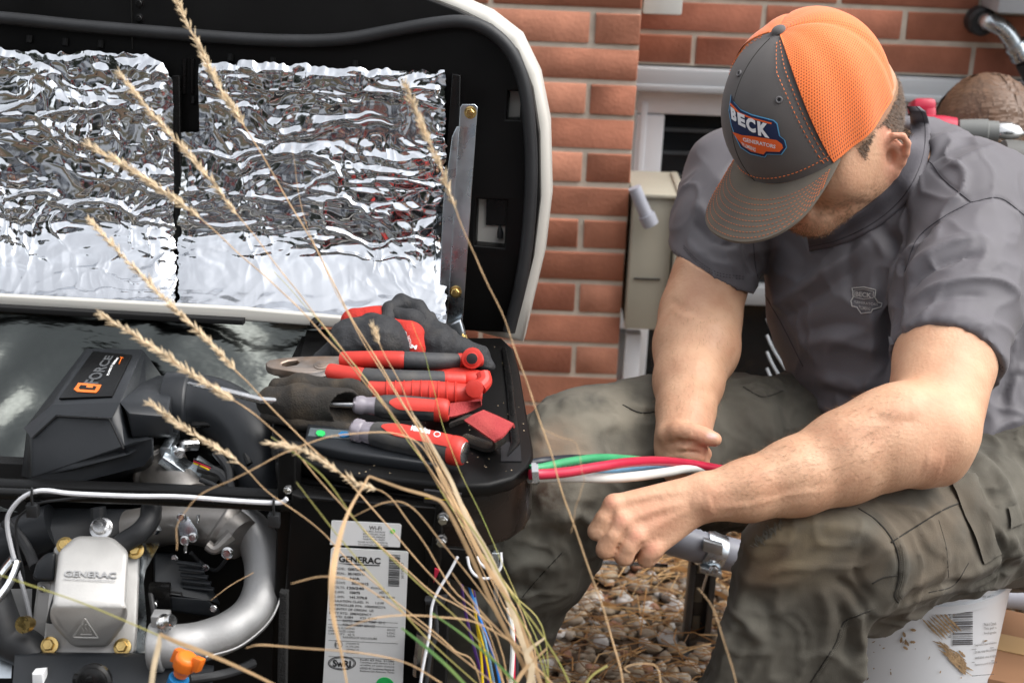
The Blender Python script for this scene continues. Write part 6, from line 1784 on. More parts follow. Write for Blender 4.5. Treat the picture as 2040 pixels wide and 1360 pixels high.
# ---- second person, further back
bk = thing('person', (P(1970,300,2.62).x, P(1970,300,2.62).y, 0), 'person with long brown hair, head bowed, behind the seated worker at the right edge', 'person')
hc = V3(P(1964,262,2.62))
Q = SDF(hc-np.array([.25,.2,.95]), hc+np.array([.35,.25,.15]), .010)
Q.ell(hc, [V3(_R),V3(_F),V3(_U)], (.078,.09,.095), .02); Q.cone(hc+np.array([0,0,-.08]), hc+np.array([.03,.05,-.2]), .05, .06, .03)
Q.chain([(hc+np.array([.03,.05,-.27]), .12), (hc+np.array([.06,.08,-.55]), .13), (hc+np.array([.06,.08,-.75]), .13)], .05)
pq, qq = Q.mesh(2); qq = orient(pq, qq); to_mesh('body', pq, qq, [SKIN], bk, attr={'red': pq[:,0]*0})
Q = SDF(hc-np.array([.25,.25,.95]), hc+np.array([.4,.3,.0]), .010)
Q.chain([(hc+np.array([.03,.05,-.26]), .14), (hc+np.array([.06,.08,-.55]), .15), (hc+np.array([.06,.08,-.80]), .15)], .05)
pq, qq = Q.mesh(2); qq = orient(pq, qq); to_mesh('jacket', pq, qq, [mat('jacket_dark',(.03,.03,.04),.8)], bk)
# hair: cap of long strands falling from the parting
HM = mat('hair_long', (.13,.072,.042), .45, var=.16, vscale=110, vstretch=(1,.3,.06))
t = MB(); rs = np.random.RandomState(8); ca, cb2, cc2 = V3(_R), V3(_U), V3(-_F)
Vh = []; Fh = []
for i in range(3800):
    a = rs.uniform(0, 2*PI); r0 = rs.uniform(0,.25)
    part = hc+cb2*.098+ca*.015
    pts_ = []
    for k in range(7):
        ph = min(1.0, r0+k/6*.95)*PI*.62
        dirr = ca*math.cos(a)+cc2*math.sin(a)
        rad_ = np.array([.088,.105,.100]); w_ = 1+(.018*math.sin(a*7+k*.5)+rs.normal(0,.010))
        pt = hc+(ca*math.cos(a)*.094*math.sin(ph)+cc2*math.sin(a)*.104*math.sin(ph)+cb2*.103*math.cos(ph))*w_
        pts_.append(pt)
    wv = .0050
    for k, pt in enumerate(pts_):
        sdv = np.cross(pts_[min(k+1,6)]-pts_[max(k-1,0)], pt-hc); sdv /= np.linalg.norm(sdv)+1e-9
        Vh += [pt-sdv*wv, pt+sdv*wv]
    b = len(Vh)-14
    for k in range(6): Fh.append((b+2*k, b+2*k+1, b+2*k+3, b+2*k+2))
me = bpy.data.meshes.new('hair'); me.from_pydata([tuple(v) for v in Vh], [], Fh); link('hair', me, HM, bk, None)
t = MB(); t.ball(hc, (.086,.096,.095), (_R,-_F,_U), n=14); t.build('hair_base', HM, bk)

# ---- two unseen onlookers added behind the camera for dark and red foil reflections
def onlooker(x, y, hgt, top_c, label, seed):
    o = thing('person', (x, y, 0), label, 'person')
    def v(a, b, c): return np.array([x+a, y+b, c*hgt/1.75])
    q_ = SDF(v(-.35,-.3,-.01), v(.35,.3,1.80), .014)
    q_.ell(v(0,0,1.63), [np.array([1,0,0]),np.array([0,1,0]),np.array([0,0,1])], (.075,.095,.115), .02); q_.cone(v(0,-.02,1.42), v(0,0,1.56), .06, .052, .03)
    for s_ in (-1,1): q_.chain([(v(s_*.22,.0,1.38),.05),(v(s_*.27,.03,1.12),.042),(v(s_*.20,.16,.98),.036),(v(s_*.17,.20,.95),.04)], .02)
    q_.chain([(v(0,-.02,1.40),.12),(v(0,0,1.0),.12)], .05)
    pq, qq = q_.mesh(2); qq = orient(pq, qq); to_mesh('body', pq, qq, [SKIN], o, attr={'red': pq[:,0]*0})
    q_ = SDF(v(-.38,-.3,.75), v(.38,.35,1.55), .014)
    q_.chain([(v(-.17,0,1.38),.075),(v(.17,0,1.38),.075)], .04); q_.chain([(v(0,-.01,1.32),.15),(v(0,0,1.08),.145),(v(0,0,.90),.16)], .05)
    for s_ in (-1,1): q_.chain([(v(s_*.21,.0,1.38),.068),(v(s_*.27,.03,1.12),.056),(v(s_*.21,.15,.99),.048)], .03)
    pq, qq = q_.mesh(2); qq = orient(pq, qq); to_mesh('jacket', pq, qq, [mat('jacket%d' % seed, top_c, .75)], o)
    q_ = SDF(v(-.3,-.25,.03), v(.3,.25,.98), .014)
    for s_ in (-1,1): q_.chain([(v(s_*.08,0,.90),.115),(v(s_*.11,.01,.48),.075),(v(s_*.12,0,.08),.062)], .03)
    pq, qq = q_.mesh(2); qq = orient(pq, qq); to_mesh('trousers', pq, qq, [mat('jeans%d' % seed, (.02,.025,.04), .85)], o)
    for s_ in (-1,1):
        t = MB(); t.tube([v(s_*.12,-.03,.055), v(s_*.13,.16,.04)], [.055,.045], 12, resample=False); t.build('shoe', M['rubber'], o)
    t = MB(); t.ball(v(0,-.02,1.66), (.085,.10,.10), n=10); t.build('hair', hair_m, o)
onlooker(-1.22, -.62, 1.80, (.018,.022,.032), 'standing onlooker in dark jacket added out of view for the foil reflection', 1)
onlooker(-.74, -.70, 1.72, (.17,.010,.010), 'standing onlooker in red jacket added out of view for the foil reflection', 2)
# ================================================================ OTHER THINGS AROUND THE WORKER
# ---- bucket
bc = P(1774, 1200, 1.97)
bk_ = thing('bucket', (bc.x, bc.y, 0), 'white plastic bucket smeared with mud under the seated worker', 'bucket')
def bucket_mat():
    m_ = mat('bucket_plastic', (.66,.68,.71), .38, var=.03, vscale=6, bump=.05, bscale=60)
    return m_
t = MB(); t.lathe((bc.x,bc.y,0), ZZ, [(0.0,.136),(.004,.138),(.35,.1490),(.395,.1500),(.397,.154),(.408,.154),(.41,.1505),(.425,.151),(.427,.154),(.437,.154),(.439,.148),(.439,.143),(.03,.130)], 64, cap=False); t.add([(bc.x+.13*math.cos(a*PI/16), bc.y+.13*math.sin(a*PI/16), .031) for a in range(32)], [tuple(range(32))])
bo = t.build('pail', bucket_mat(), bk_, smooth=40)
def bmap(px, py, h=.0004):
    """photo pixel -> bucket wall"""
    r = ray(px, py); o = CAM-Vector((bc.x,bc.y,0)); a = r.x**2+r.y**2; b = 2*(o.x*r.x+o.y*r.y); R0_ = .1475+h
    for _ in range(3):
        c = o.x**2+o.y**2-R0_**2; disc = b*b-4*a*c
        if disc < 0: return None
        tt = (-b-math.sqrt(disc))/(2*a); z = CAM.z+r.z*tt; R0_ = .138+(.149-.138)*max(0,z)/.32+h
    return CAM+r*tt
t = MB(); random.seed(9); x = 1898; y = 1214
while y < 1285:
    h_ = random.choice([.8,1.2,2.2,3.2]); g_ = random.choice([.9,1.3,2.0])
    q4 = [bmap(x,y), bmap(x+40,y-1), bmap(x+40,y+h_-1), bmap(x,y+h_)]
    t.add(q4, [(0,1,2,3)]); y += h_+g_
bm_ = lambda a, b, h: bmap(a, b, .0006) or P(a, b, 1.85)
text_fit(t, '6 7722644', [(1888,1270),(1888,1214),(1895,1214),(1895,1270)], bm_)
for i, s in enumerate(['PEEL AND SEAL','FILL TO 18.9 L']): text_fit(t, s, [(1958,1186+i*6),(1984,1184+i*6),(1984,1189+i*6),(1958,1191+i*6)], bm_)
for i, s in enumerate(['Made in Canada','This pail is','food grade']): text_fit(t, s, [(1960,1240+i*9),(1985,1238+i*9),(1985,1244+i*9),(1961,1246+i*9)], bm_)
for i, s in enumerate(['Keep out of reach of children','Do not reuse this container','WARNING: close lid tightly','Store in a cool dry place']): text_fit(t, s, [(1942,1282+i*13),(1986,1277+i*13),(1986,1282+i*13),(1942,1288+i*13)], bm_)
for yy in (1292, 1318, 1345): t.add([bm_(1936,yy,0), bm_(1980,yy-3.5,0), bm_(1980,yy-2.5,0), bm_(1936,yy+1,0)], [(0,1,2,3)])
t.build('print', M['ink_grey'], bo, smooth=None)
mud = mat('mud', (.30,.20,.11), .9, var=.3, vscale=60, bump=.8, bscale=300, bdist=.002)
rs = np.random.RandomState(4); t = MB()
def smear(cx, cy, ang, L, w):
    dx, dy = math.cos(ang), math.sin(ang); n = 12; vs = []
    for i in range(n+1):
        a = -L+2*L*i/n; ww = w*(1-abs(i/n*2-1)**2.5)*(.6+.6*rs.rand())
        for s_ in (-1, 1):
            q_ = bmap(cx+dx*a-dy*ww*s_, cy+dy*a+dx*ww*s_, .0009)
            if q_ is None: return
            vs.append(q_)
    t.add(vs, [(2*i,2*i+1,2*i+3,2*i+2) for i in range(n)])
for i in range(7):
    for k in range(2): smear(1852+i*6+k*14, 1240-i*3+k*13+8, .82+rs.normal(0,.04), 15+rs.rand()*9, 1.1+rs.rand()*1.3)
for i in range(34):
    u_ = rs.rand(); smear(1874+u_*52+rs.normal(0,3), 1286+u_*44+rs.normal(0,8), .62+rs.normal(0,.16), 7+rs.rand()*12, 1.0+rs.rand()*2.0)
for i in range(10): smear(1915+rs.normal(0,8), 1318+rs.normal(0,10), .9+rs.normal(0,.2), 10, 3.2)
for i in range(26):
    x, y = rs.uniform(1690,1980), rs.uniform(1215,1355); smear(x, y, rs.uniform(0,3), rs.uniform(1,4), rs.uniform(.5,2.0))
for i in range(7): smear(1805+rs.normal(0,7), 1275+rs.normal(0,9), rs.uniform(0,3), 6, 3)
o = t.build('mud_smear', mud, bo, smooth=None); o['kind'] = 'stuff'

# ---- grey conduit on its strut stand
cd = thing('conduit_run', (P(1420,1100,2.35).x, P(1420,1100,2.35).y, 0), 'grey plastic conduit clamped to a slotted steel strut between the knees of the worker', 'conduit')
t = MB(); cpts = [P(1250,1046,2.30), P(1480,1110,2.36), P(1700,1150,2.42), P(2150,1192,2.52)]
t.tube(cpts, .0278, 24, n=40); t.build('pipe', M['pvc_grey'], cd)
pa = P(1414,1093,2.342); dr = (cpts[1]-cpts[0]).normalized()
t = MB(); t.lathe(pa-dr*.016, dr, [(0,.0280),(.0,.0308),(.036,.0308),(.036,.0280)], 28); t.build('pipe_clamp', M['zinc'], cd, bevel=.0006)
t = MB(); t.box(pa+Vector((0,-.025,.018)), (.036,.012,.02), (dr, Vector((0,1,0)), ZZ)); t.box(pa+Vector((.0,-.030,-.024)), (.040,.014,.010), (dr, Vector((0,1,0)), ZZ)); t.build('clamp_ear', M['zinc'], cd, bevel=.001)
bolt('clamp_bolt', M['steel'], cd, pa+Vector((.004,-.036,-.018)), Vector((0,-1,.4)), .0055)
t = MB(); t.tube([pa+Vector((-.004,-.034,-.02)), pa+Vector((-.012,-.036,-.06))], .0022, 8, resample=False); t.build('clamp_screw', M['steel'], cd)
sx = P(1398,1250,2.35).x; sy = pa.y+.015; zt_ = pa.z-.03
t = MB()
t.box((sx-.021, sy, zt_/2), (.003,.030,zt_)); t.box((sx+.021, sy, zt_/2), (.003,.030,zt_)); t.box((sx, sy+.015, zt_/2), (.042,.003,zt_-.002))
t.box((sx-.016, sy-.0135, zt_/2), (.008,.003,zt_-.004)); t.box((sx+.016, sy-.0135, zt_/2), (.008,.003,zt_-.004))
t.build('strut_channel', mat('strut_steel',(.11,.11,.11),.5,.8), cd, bevel=.0008)
for k in range(5):
    t = MB(); t.box((sx, sy+.0125, .045+k*.055), (.013,.002,.028)); t.build('slot', M['box_beige'], cd, bevel=.0006)
t = MB().box((sx, sy, .004), (.10,.08,.008)); t.build('base_plate', mat('plate_steel',(.3,.3,.3),.5,.8), cd, bevel=.001)

# ---- thin rod lying on the gravel
t = MB(); t.tube([P(1168,1118,2.20), P(1240,1121,2.20), P(1330,1126,2.2)], .0035, 10, n=8); o = t.build('steel_rod', M['steel']); tagit(o, 'thin shiny steel rod lying on the pine needles below the fist', 'rod')

# ---- cardboard box
cb3 = thing('cardboard_box', P(2090,1400,2.0), 'brown cardboard box standing beside the bucket at the right edge', 'box')
cbc = P(2110,1300,1.98); cb3.location = (cbc.x, cbc.y, 0)
t = MB(); ax_ = (Vector((.94,-.34,0)), Vector((.34,.94,0)), ZZ)
zt_ = H(1992,1234,.30).z
t.box((cbc.x+.035, cbc.y-.02, .130), (.26,.20,.26), ax_); t.build('carton', M['cardboard'], cb3, bevel=.002)
t = MB(); t.box((cbc.x+.035, cbc.y-.02, .2611), (.262,.045,.0015), ax_); t.build('parcel_tape', mat('tape',(.42,.27,.13),.3), cb3)

# ---- wire rack behind
wr = thing('wire_rack', (P(1570,700,2.7).x, P(1570,700,2.7).y, 0), 'curved grey wire guard standing behind the seated worker, seen left of his shirt', 'wire guard')
for k in range(8):
    z_off = k*33-20
    t = MB(); t.tube([P(1528,622+z_off,2.72), P(1541,650+z_off,2.70), P(1566,690+z_off,2.68), P(1600,740+z_off,2.66), P(1670,835+z_off,2.62)], .0028, 8, n=30); t.build('wire_hoop', M['box_grey'], wr)
for (x, d) in ((1640,2.64),(1700,2.62)):
    t = MB(); t.tube([P(x,640,d), P(x-4,820,d), Vector((P(x-4,820,d).x, P(x-4,820,d).y, .0))], .003, 8, resample=False); t.build('wire_upright', M['orange_plastic'] if x > 1570 else M['box_grey'], wr)

# ---- red battery tools by the second person
dl = thing('power_drill', P(1990,330,2.42), 'grey and red cordless drill with silver chuck held near the bowed head', 'drill')
t = MB(); a = P(1905,262,2.42); b = P(2022,266,2.40); ax0 = (b-a).normalized()
t.lathe(a, ax0, [(0,.012),(.004,.020),(.03,.022),(.05,.0225),(.052,.020),(.068,.0195)], 22); t.build('gear_housing', mat('drill_grey',(.16,.165,.16),.5), dl)
t = MB(); t.lathe(a+ax0*.066, ax0, [(0,.0175),(.004,.0185),(.022,.0185),(.026,.0165),(.034,.0145),(.040,.009)], 22); t.build('chuck', M['steel'], dl)
t = MB(); t.lathe(a+ax0*.105, ax0, [(0,.004),(.012,.0045),(.012,.0075),(.04,.0075)], 12); t.build('nut_driver', M['steel'], dl)
t = MB(); t.lathe(a-ax0*.07, ax0, [(0,.020),(.01,.026),(.05,.026),(.07,.023)], 20); t.build('motor_housing', M['cable_red'], dl)
t = MB(); g0 = a-ax0*.03; t.tube([g0, g0-ZZ*.05-ax0*.005, g0-ZZ*.11-ax0*.012], [.018,.016,.018], 14, flat=.8); t.build('grip', M['rubber'], dl)
t = MB(); t.box(g0-ZZ*.135-ax0*.005, (.075,.05,.045)); t.build('battery', M['cable_red'], dl, bevel=.006)
rb = thing('battery_pack', P(1838,245,2.5), 'red and black tool battery above the shoulder behind the cap', 'battery')
t = MB(); t.box(P(1836,214,2.5), (.040,.05,.026), (_R,-_F,_U)); t.build('top_shell', M['cable_red'], rb, bevel=.008)
t = MB(); t.box(P(1826,240,2.5), (.020,.05,.030), (_R,-_F,_U)); t.build('dark_side', M['rubber'], rb, bevel=.003)
t = MB(); t.box(P(1847,245,2.5), (.018,.05,.045), (_R,-_F,_U)); t.build('red_side', M['cable_red'], rb, bevel=.003)
rb = thing('impact_driver', P(2030,330,2.35), 'red and dark grey power tool body at the right edge below the drill', 'power tool')
t = MB(); t.lathe(P(1985,318,2.35), _R*.9-_U*.15, [(0,.020),(.006,.034),(.03,.037),(.09,.037)], 22); t.build('housing', mat('tool_grey',(.10,.10,.095),.55), rb)
for k in range(4):
    t = MB(); t.box(P(1996+k*13,302+k*6,2.312), (.005,.004,.018), (_R,-_F,_U)); t.build('red_rib', M['cable_red'], rb, bevel=.001)

# ---- cables out of the generator
for nm, m_, r, lb, W in (
    ('red_cable','cable_red',.0056,'thick glossy red cable in front, curving from the generator to the hands',[(1055,945,1.500),(1080,944,1.505),(1130,940,1.53),(1190,930,1.56),(1250,921,1.60),(1310,918,1.65),(1370,923,1.70),(1440,935,1.74),(1540,950,1.80)]),
    ('green_cable','cable_green',.0048,'green cable arching above the red one out of the generator',[(1055,934,1.512),(1080,931,1.52),(1130,920,1.55),(1190,912,1.59),(1250,914,1.64),(1300,920,1.68),(1370,932,1.72),(1470,950,1.78)]),
    ('black_cable','cable_black',.0052,'thick black cable at the top back of the cable bundle',[(1055,924,1.53),(1090,918,1.54),(1150,914,1.58),(1220,918,1.63),(1300,926,1.69),(1380,938,1.73),(1470,960,1.80)]),
    ('white_cable','cable_white',.0056,'thick white cable lowest in the bundle, passing behind the fist',[(1055,952,1.515),(1090,950,1.53),(1150,950,1.56),(1210,952,1.585),(1270,948,1.615),(1330,940,1.66),(1385,932,1.71),(1480,940,1.78)]),
    ('blue_cable','cable_blue',.0048,'pale blue cable showing between the red and white cables',[(1055,938,1.53),(1100,934,1.55),(1160,934,1.585),(1230,938,1.62),(1310,932,1.68),(1380,938,1.73),(1480,960,1.80)])):
    t = MB(); t.tube([P(*a) for a in W], r, 16, n=70); o = t.build(nm, M[m_]); tagit(o, lb, 'cable', 'power cables from the generator to the hands')

# ================================================================ HAND TOOLS ON THE RIM
def T(px, py, h): return H(px, py, ZT+h)
RED = mat('tool_red', (.56,.040,.028), .45, var=.12, vscale=40, rvar=.1, bump=.1, bscale=200)
DGR = mat('tool_grip', (.040,.042,.046), .6, var=.22, vscale=30, bump=.2, bscale=260, col2=(.085,.08,.072), thr=(.45,.75))
CLR = mat('clear_plastic', (.50,.46,.52), .12, trans=.55, ior=1.45)
STL = mat('worn_steel', (.42,.38,.35), .38, .9, col2=(.30,.21,.15), vscale=30, rvar=.12, bump=.2, bscale=120)
# gloves
GB = mat('glove_rubber', (.024,.025,.028), .72, col2=(.055,.052,.048), thr=(.5,.78), vscale=38, bump=.7, bscale=420, bdist=.0012)
GR = mat('glove_red_knit', (.52,.032,.022), .8, var=.15, vscale=50, bump=.9, bscale=420, bstretch=(1,1,3), bdist=.0015)
def sdf_part(name, m_, parent, prims, h, k, seed=0, amp=.0025, subs=()):
    pts = [a for pr in prims for a in (pr[0], pr[1])]; rmx = max(max(pr[2], pr[3]) for pr in prims)
    lo = np.min([np.array(a) for a in pts], 0)-rmx-.012; hi = np.max([np.array(a) for a in pts], 0)+rmx+.012
    s = SDF(lo, hi, h)
    for pr in prims: s.cone(np.array(pr[0]), np.array(pr[1]), pr[2], pr[3], pr[4] if len(pr) > 4 and pr[4] else k)
    for pr in subs: s.cone(np.array(pr[0]), np.array(pr[1]), pr[2], pr[3], .004, 'sub')
    p, q = s.mesh(2); q = orient(p, q); n = vnormals(p, q)
    f_ = fbm(p[:,0]*55+seed, p[:,1]*55, p[:,2]*55, seed, 3)+.7*((1-np.abs(2*vn(p[:,0]*40, p[:,1]*45, p[:,2]*60, seed+3)-1))**2-.4)
    p = p+n*(f_*amp)[:,None]
    return to_mesh(name, p, q, [m_], parent)
gA = thing('work_glove', T(735,680,0), 'crumpled red and black work glove on the left of the pile of tools', 'glove', 'work gloves on the generator rim')
sdf_part('dipped_palm', GB, gA, [(T(700,690,.035),T(760,682,.040),.024,.030),(T(760,682,.040),T(795,700,.028),.030,.018),(T(700,690,.030),T(672,700,.018),.024,.015),
    (T(672,700,.020),T(640,712,.010),.014,.010),(T(690,708,.016),T(630,722,.008),.012,.008),(T(740,700,.02),T(800,712,.014),.022,.016),(T(690,668,.04),T(740,655,.045),.018,.020)], .0026, .012, 3)
cf = sdf_part('knit_cuff', GR, gA, [(T(705,640,.045),T(755,640,.048),.017,.018),(T(755,640,.048),T(790,655,.045),.016,.016),(T(790,660,.04),T(815,690,.03),.018,.022),(T(700,712,.012),T(760,714,.012),.012,.013),(T(800,690,.022),T(820,705,.016),.02,.02)], .0026, .012, 5, .0015)
gB = thing('work_glove', T(870,670,0), 'work glove lying behind the pliers with its black finger hanging to the right', 'glove', 'work gloves on the generator rim')
sdf_part('dipped_palm', GB, gB, [(T(835,660,.04),T(872,690,.030),.020,.025),(T(872,690,.028),T(890,706,.018),.024,.018),(T(880,668,.036),T(925,700,.024),.014,.013),(T(925,700,.024),T(955,712,.018),.013,.012),(T(955,712,.018),T(972,728,.012),.012,.0095),
    (T(845,655,.04),T(850,640,.05),.018,.014)], .0026, .010, 7)
sdf_part('curled_finger', GB, gB, [(T(772,640,.058),T(775,615,.066),.0085,.0085),(T(775,615,.066),T(800,602,.068),.0085,.0095),(T(800,602,.068),T(830,615,.062),.010,.011),(T(830,615,.062),T(850,645,.05),.011,.013)], .0022, .006, 8, .0015)
sdf_part('curled_thumb', GB, gB, [(T(790,632,.058),T(818,640,.055),.0125,.0145),(T(818,640,.055),T(835,655,.045),.0145,.016)], .0022, .008, 9, .0012)
pr = sdf_part('red_back', GR, gB, [(T(790,662,.042),T(815,672,.042),.016,.018),(T(815,672,.042),T(825,694,.032),.018,.016),(T(770,652,.046),T(790,662,.042),.014,.016)], .0024, .010, 10, .0010)
gpl = Plane(T(808,668,.062), (T(808,668,.062)-CAM)*-1)
t = MB(); gm = lambda x, y, h: gpl.hit(x, y)
co_ = np.empty(len(pr.data.vertices)*3); pr.data.vertices.foreach_get('co', co_); co_ = co_.reshape(-1,3)+np.array(wloc(gB))
RB = BVHTree.FromPolygons([Vector(a) for a in co_], [tuple(f.vertices) for f in pr.data.polygons])
gm = lambda x, y, h: drape(RB, x, y, .0008) or T(x, y, .05)
text_fit(t, 'PRO', [(788,646),(812,662),(808,668),(784,653)], gm, .04)
text_fit(t, 'M', [(820,686),(831,688),(829,696),(817,693)], gm, .05)
for i in range(3): text_fit(t, 'NITRILE', [(806+i*5,664+i*2),(812+i*5,690+i*1),(808+i*5,692+i),(802+i*5,667+i*2)], gm, .0)
t.build('print', M['white_label'], pr, smooth=None)

# pliers (two)
def handle(name, parent, W, segs, r, flat=.95):
    """W: list of (px,py,h); segs: list of (t0,t1,material)"""
    c = catmull([tuple(T(*a)) for a in W], 61)
    ob = None
    for i, (a, b, m_) in enumerate(segs):
        pts = [Vector(q_) for q_ in c[int(a*60):int(b*60)+1]]; n = len(pts)
        rr = [r*(1+.10*math.sin((a+(b-a)*k/(n-1))*PI*1.3)) for k in range(n)]
        rr[0] *= .96; rr[-1] *= .96
        t = MB(); t.tube(pts, rr, 16, flat=flat, up=(0,0,1), resample=False)
        o = t.build(name if ob is None else 'grip_band', m_, parent if ob is None else ob, bevel=0, smooth=50)
        if ob is None: ob = o
    return ob
pl1 = thing('pliers', T(740,740,0), 'red and black handled lineman pliers with worn steel jaws, top of the tool pile', 'pliers', 'pliers on the generator rim')
handle('handle', pl1, [(680,716,.046),(740,716,.050),(800,717,.052),(860,719,.050),(920,719,.046),(957,716,.044)], [(0,.42,RED),(.42,.78,DGR),(.78,1,RED)], .0098)
handle('handle', pl1, [(655,741,.040),(700,749,.040),(750,754,.040),(810,756,.040),(870,756,.038),(926,758,.036)], [(0,.30,RED),(.30,.85,DGR),(.85,1,RED)], .0108)
t = MB(); t.tube([T(941,712,.050),T(940,714,.058)], .012, 18, resample=False); t.tube([T(940,714,.0575),T(940,714.3,.0588)], .0075, 16, resample=False, mi=1); t.build('tether_ring', [RED, M['ink']], pl1, bevel=.001)
jm = Plane(T(600,727,.040), Vector((.0,-.18,1)))
j = plate('jaw', STL, pl1, jm, [(529,722),(536,716),(560,712),(600,709),(640,708),(684,708),(690,722),(660,738),(630,742),(600,742),(570,737),(545,733),(532,728)], .011, holes=[[(562,722),(574,718),(592,716),(598,720),(590,726),(570,729),(561,727)]], bevel=.002)
t = MB(); t.tube([T(560,745,.026),T(600,752,.028),T(640,752,.034),(T(665,742,.038))], [.006,.008,.010,.010], 12, flat=.7); t.build('lower_jaw', STL, pl1)
bolt('pivot', STL, pl1, jm.hit(640,728,.0), jm.n, .006, h=.001, six=False)
pl2 = thing('pliers', T(860,790,0), 'second pair of pliers mostly buried, only ribbed red handles showing beneath', 'pliers', 'pliers on the generator rim')
handle('handle', pl2, [(735,775,.030),(800,778,.030),(860,781,.030),(910,784,.030),(958,786,.028)], [(0,1,RED)], .0125)
handle('handle', pl2, [(850,748,.030),(900,752,.030),(940,756,.032),(968,758,.030)], [(0,1,RED)], .012)
for k in range(9):
    t = MB(); c_ = T(770+k*17,777+k*.9,.030); t.lathe(c_, _R, [(0,.0125),(.0006,.0138),(.0016,.0138),(.0022,.0125)], 18); t.build('grip_rib', RED, pl2)
t = MB(); t.tube([T(962,745,.040),T(965,760,.034),T(955,772,.030)], .009, 12); t.tube([T(946,772,.036),T(945,774,.043)], .010, 16, resample=False); t.build('tether_ring', RED, pl2, bevel=.001)
# screwdrivers
def driver(root_lb, A, Bp, clear, col_len, r, endcap, blade=None, patch=None, name='screwdriver', grp='screwdrivers on the generator rim'):
    a, b = T(*A), T(*Bp); ax = (b-a).normalized(); L = (b-a).length
    root = thing(name, a, root_lb, 'screwdriver', grp)
    c1 = col_len*L
    t = MB(); t.lathe(a, ax, [(0,r*.62),(.003,r*.80),(c1*.45,r*.80),(c1*.55,r*.70),(c1*.75,r*.72),(c1*1.05,r*.80)], 28); t.build('clear_collar', CLR, root)
    t = MB(); t.cyl(a, a+ax*c1*1.1, r*.35, seg=12); t.build('core', M['steel'], root)
    prof = [(c1,r*.74),(c1+.004,r*.86),(L*.38,r*1.0),(L*.6,r*1.02),(L*.85,r*.98),(L*.93,r*.96)]
    n = 36; pr2 = [(q_[0], q_[1]) for q_ in catmull([(x,y_,0) for x,y_ in prof], 24)]
    mbx = MB(); u = Vector((0.3,0.1,0.9)); u = (u-ax*u.dot(ax)).normalized(); w = ax.cross(u); vs = []
    for (tt, rr) in pr2:
        for k in range(n):
            g = 2*PI*k/n; q_ = rr*(1-.075*max(0, math.cos(g*6))**6*min(1,(tt-c1)/.01)*min(1,(L*.93-tt)/.008 if tt < L*.93 else 0))
            vs.append(a+ax*tt+u*(math.cos(g)*q_)+w*(math.sin(g)*q_))
    fs = [(i*n+k, i*n+(k+1) % n, (i+1)*n+(k+1) % n, (i+1)*n+k) for i in range(23) for k in range(n)]
    fs += [tuple(range(n))[::-1], tuple(23*n+k for k in range(n))]
    mbx.add(vs, fs); hd = mbx.build('handle', DGR, root, smooth=60)
    t = MB(); t.lathe(a+ax*(L*.925), ax, [(0,r*.97),(.002,r*1.0),(.010,r*.98),(.014,r*.88),(.0155,r*.76)], 30); t.build('end_ring', RED, root)
    t = MB(); t.lathe(a+ax*(L*.925+.0145), ax, [(0,r*.76),(.0016,r*.72),(.0026,r*.5)] if endcap else [(0,r*.45),(.0012,r*.4),(.0016,r*.2)], 26); t.build('end_cap', M['steel'] if endcap else M['ink'], root)
    if blade: 
        t = MB(); bp = [T(*q_) for q_ in blade]
        t.tube(bp[:-1], .0042, 14, resample=False)
        t.tube([bp[-2], (bp[-2]*.5+bp[-1]*.5), bp[-1]], [.0042,.0062,.0050], 14, flat=.35, up=tuple(_U), resample=False)
        t.build('blade', M['steel'], root)
    if patch:
        # raised red grip strip
        t = MB(); vs = []; fs = []
        for i in range(17):
            tt = L*(patch[0]+(patch[1]-patch[0])*i/16); wd = .55*math.sin(PI*min(1,i/5+.12)/2)
            for k in range(7):
                g = patch[2]+(k/6-.5)*2*wd; rr = np.interp(tt, [q_[0] for q_ in pr2], [q_[1] for q_ in pr2])+.0009
                vs.append(a+ax*tt+u*(math.cos(g)*rr)+w*(math.sin(g)*rr))
        for i in range(16):
            for k in range(6): fs.append((i*7+k, i*7+k+1, (i+1)*7+k+1, (i+1)*7+k))
        t.add(vs, fs); pt = t.build('grip_strip', RED, root, smooth=180)
        return root, hd, pt
    return root, hd, None
d1 = driver('flat screwdriver with long silver blade pointing left, upper of the two grips', (705,806,.026), (880,817,.026), 0, .24, .0135, False, blade=[(705,806,.026),(520,797,.030),(440,777,.036),(376,763,.040)], patch=(.42,.93,.9))
d2 = driver('screwdriver nearest the front edge with a steel end cap and red grip strip', (703,855,.022), (915,899,.022), 0, .19, .0158, True, patch=(.30,.94,.62))
ptm = d2[2]; co_ = np.empty(len(ptm.data.vertices)*3); ptm.data.vertices.foreach_get('co', co_); co_ = co_.reshape(-1,3)+np.array(wloc(d2[0]))
PB2 = BVHTree.FromPolygons([Vector(a) for a in co_], [tuple(f.vertices) for f in ptm.data.polygons])
t = MB(); gm = lambda x, y, h: drape(PB2, x, y, .0005) or T(x, y, .04)
text_fit(t, 'Milwaukee', [(820,846),(858,853),(856,865),(818,857)], gm, .04, shear=.2)
ring(t, 871, 865, 7, 5.5, .2, gm)
t.build('print', M['white_label'], ptm, smooth=None)

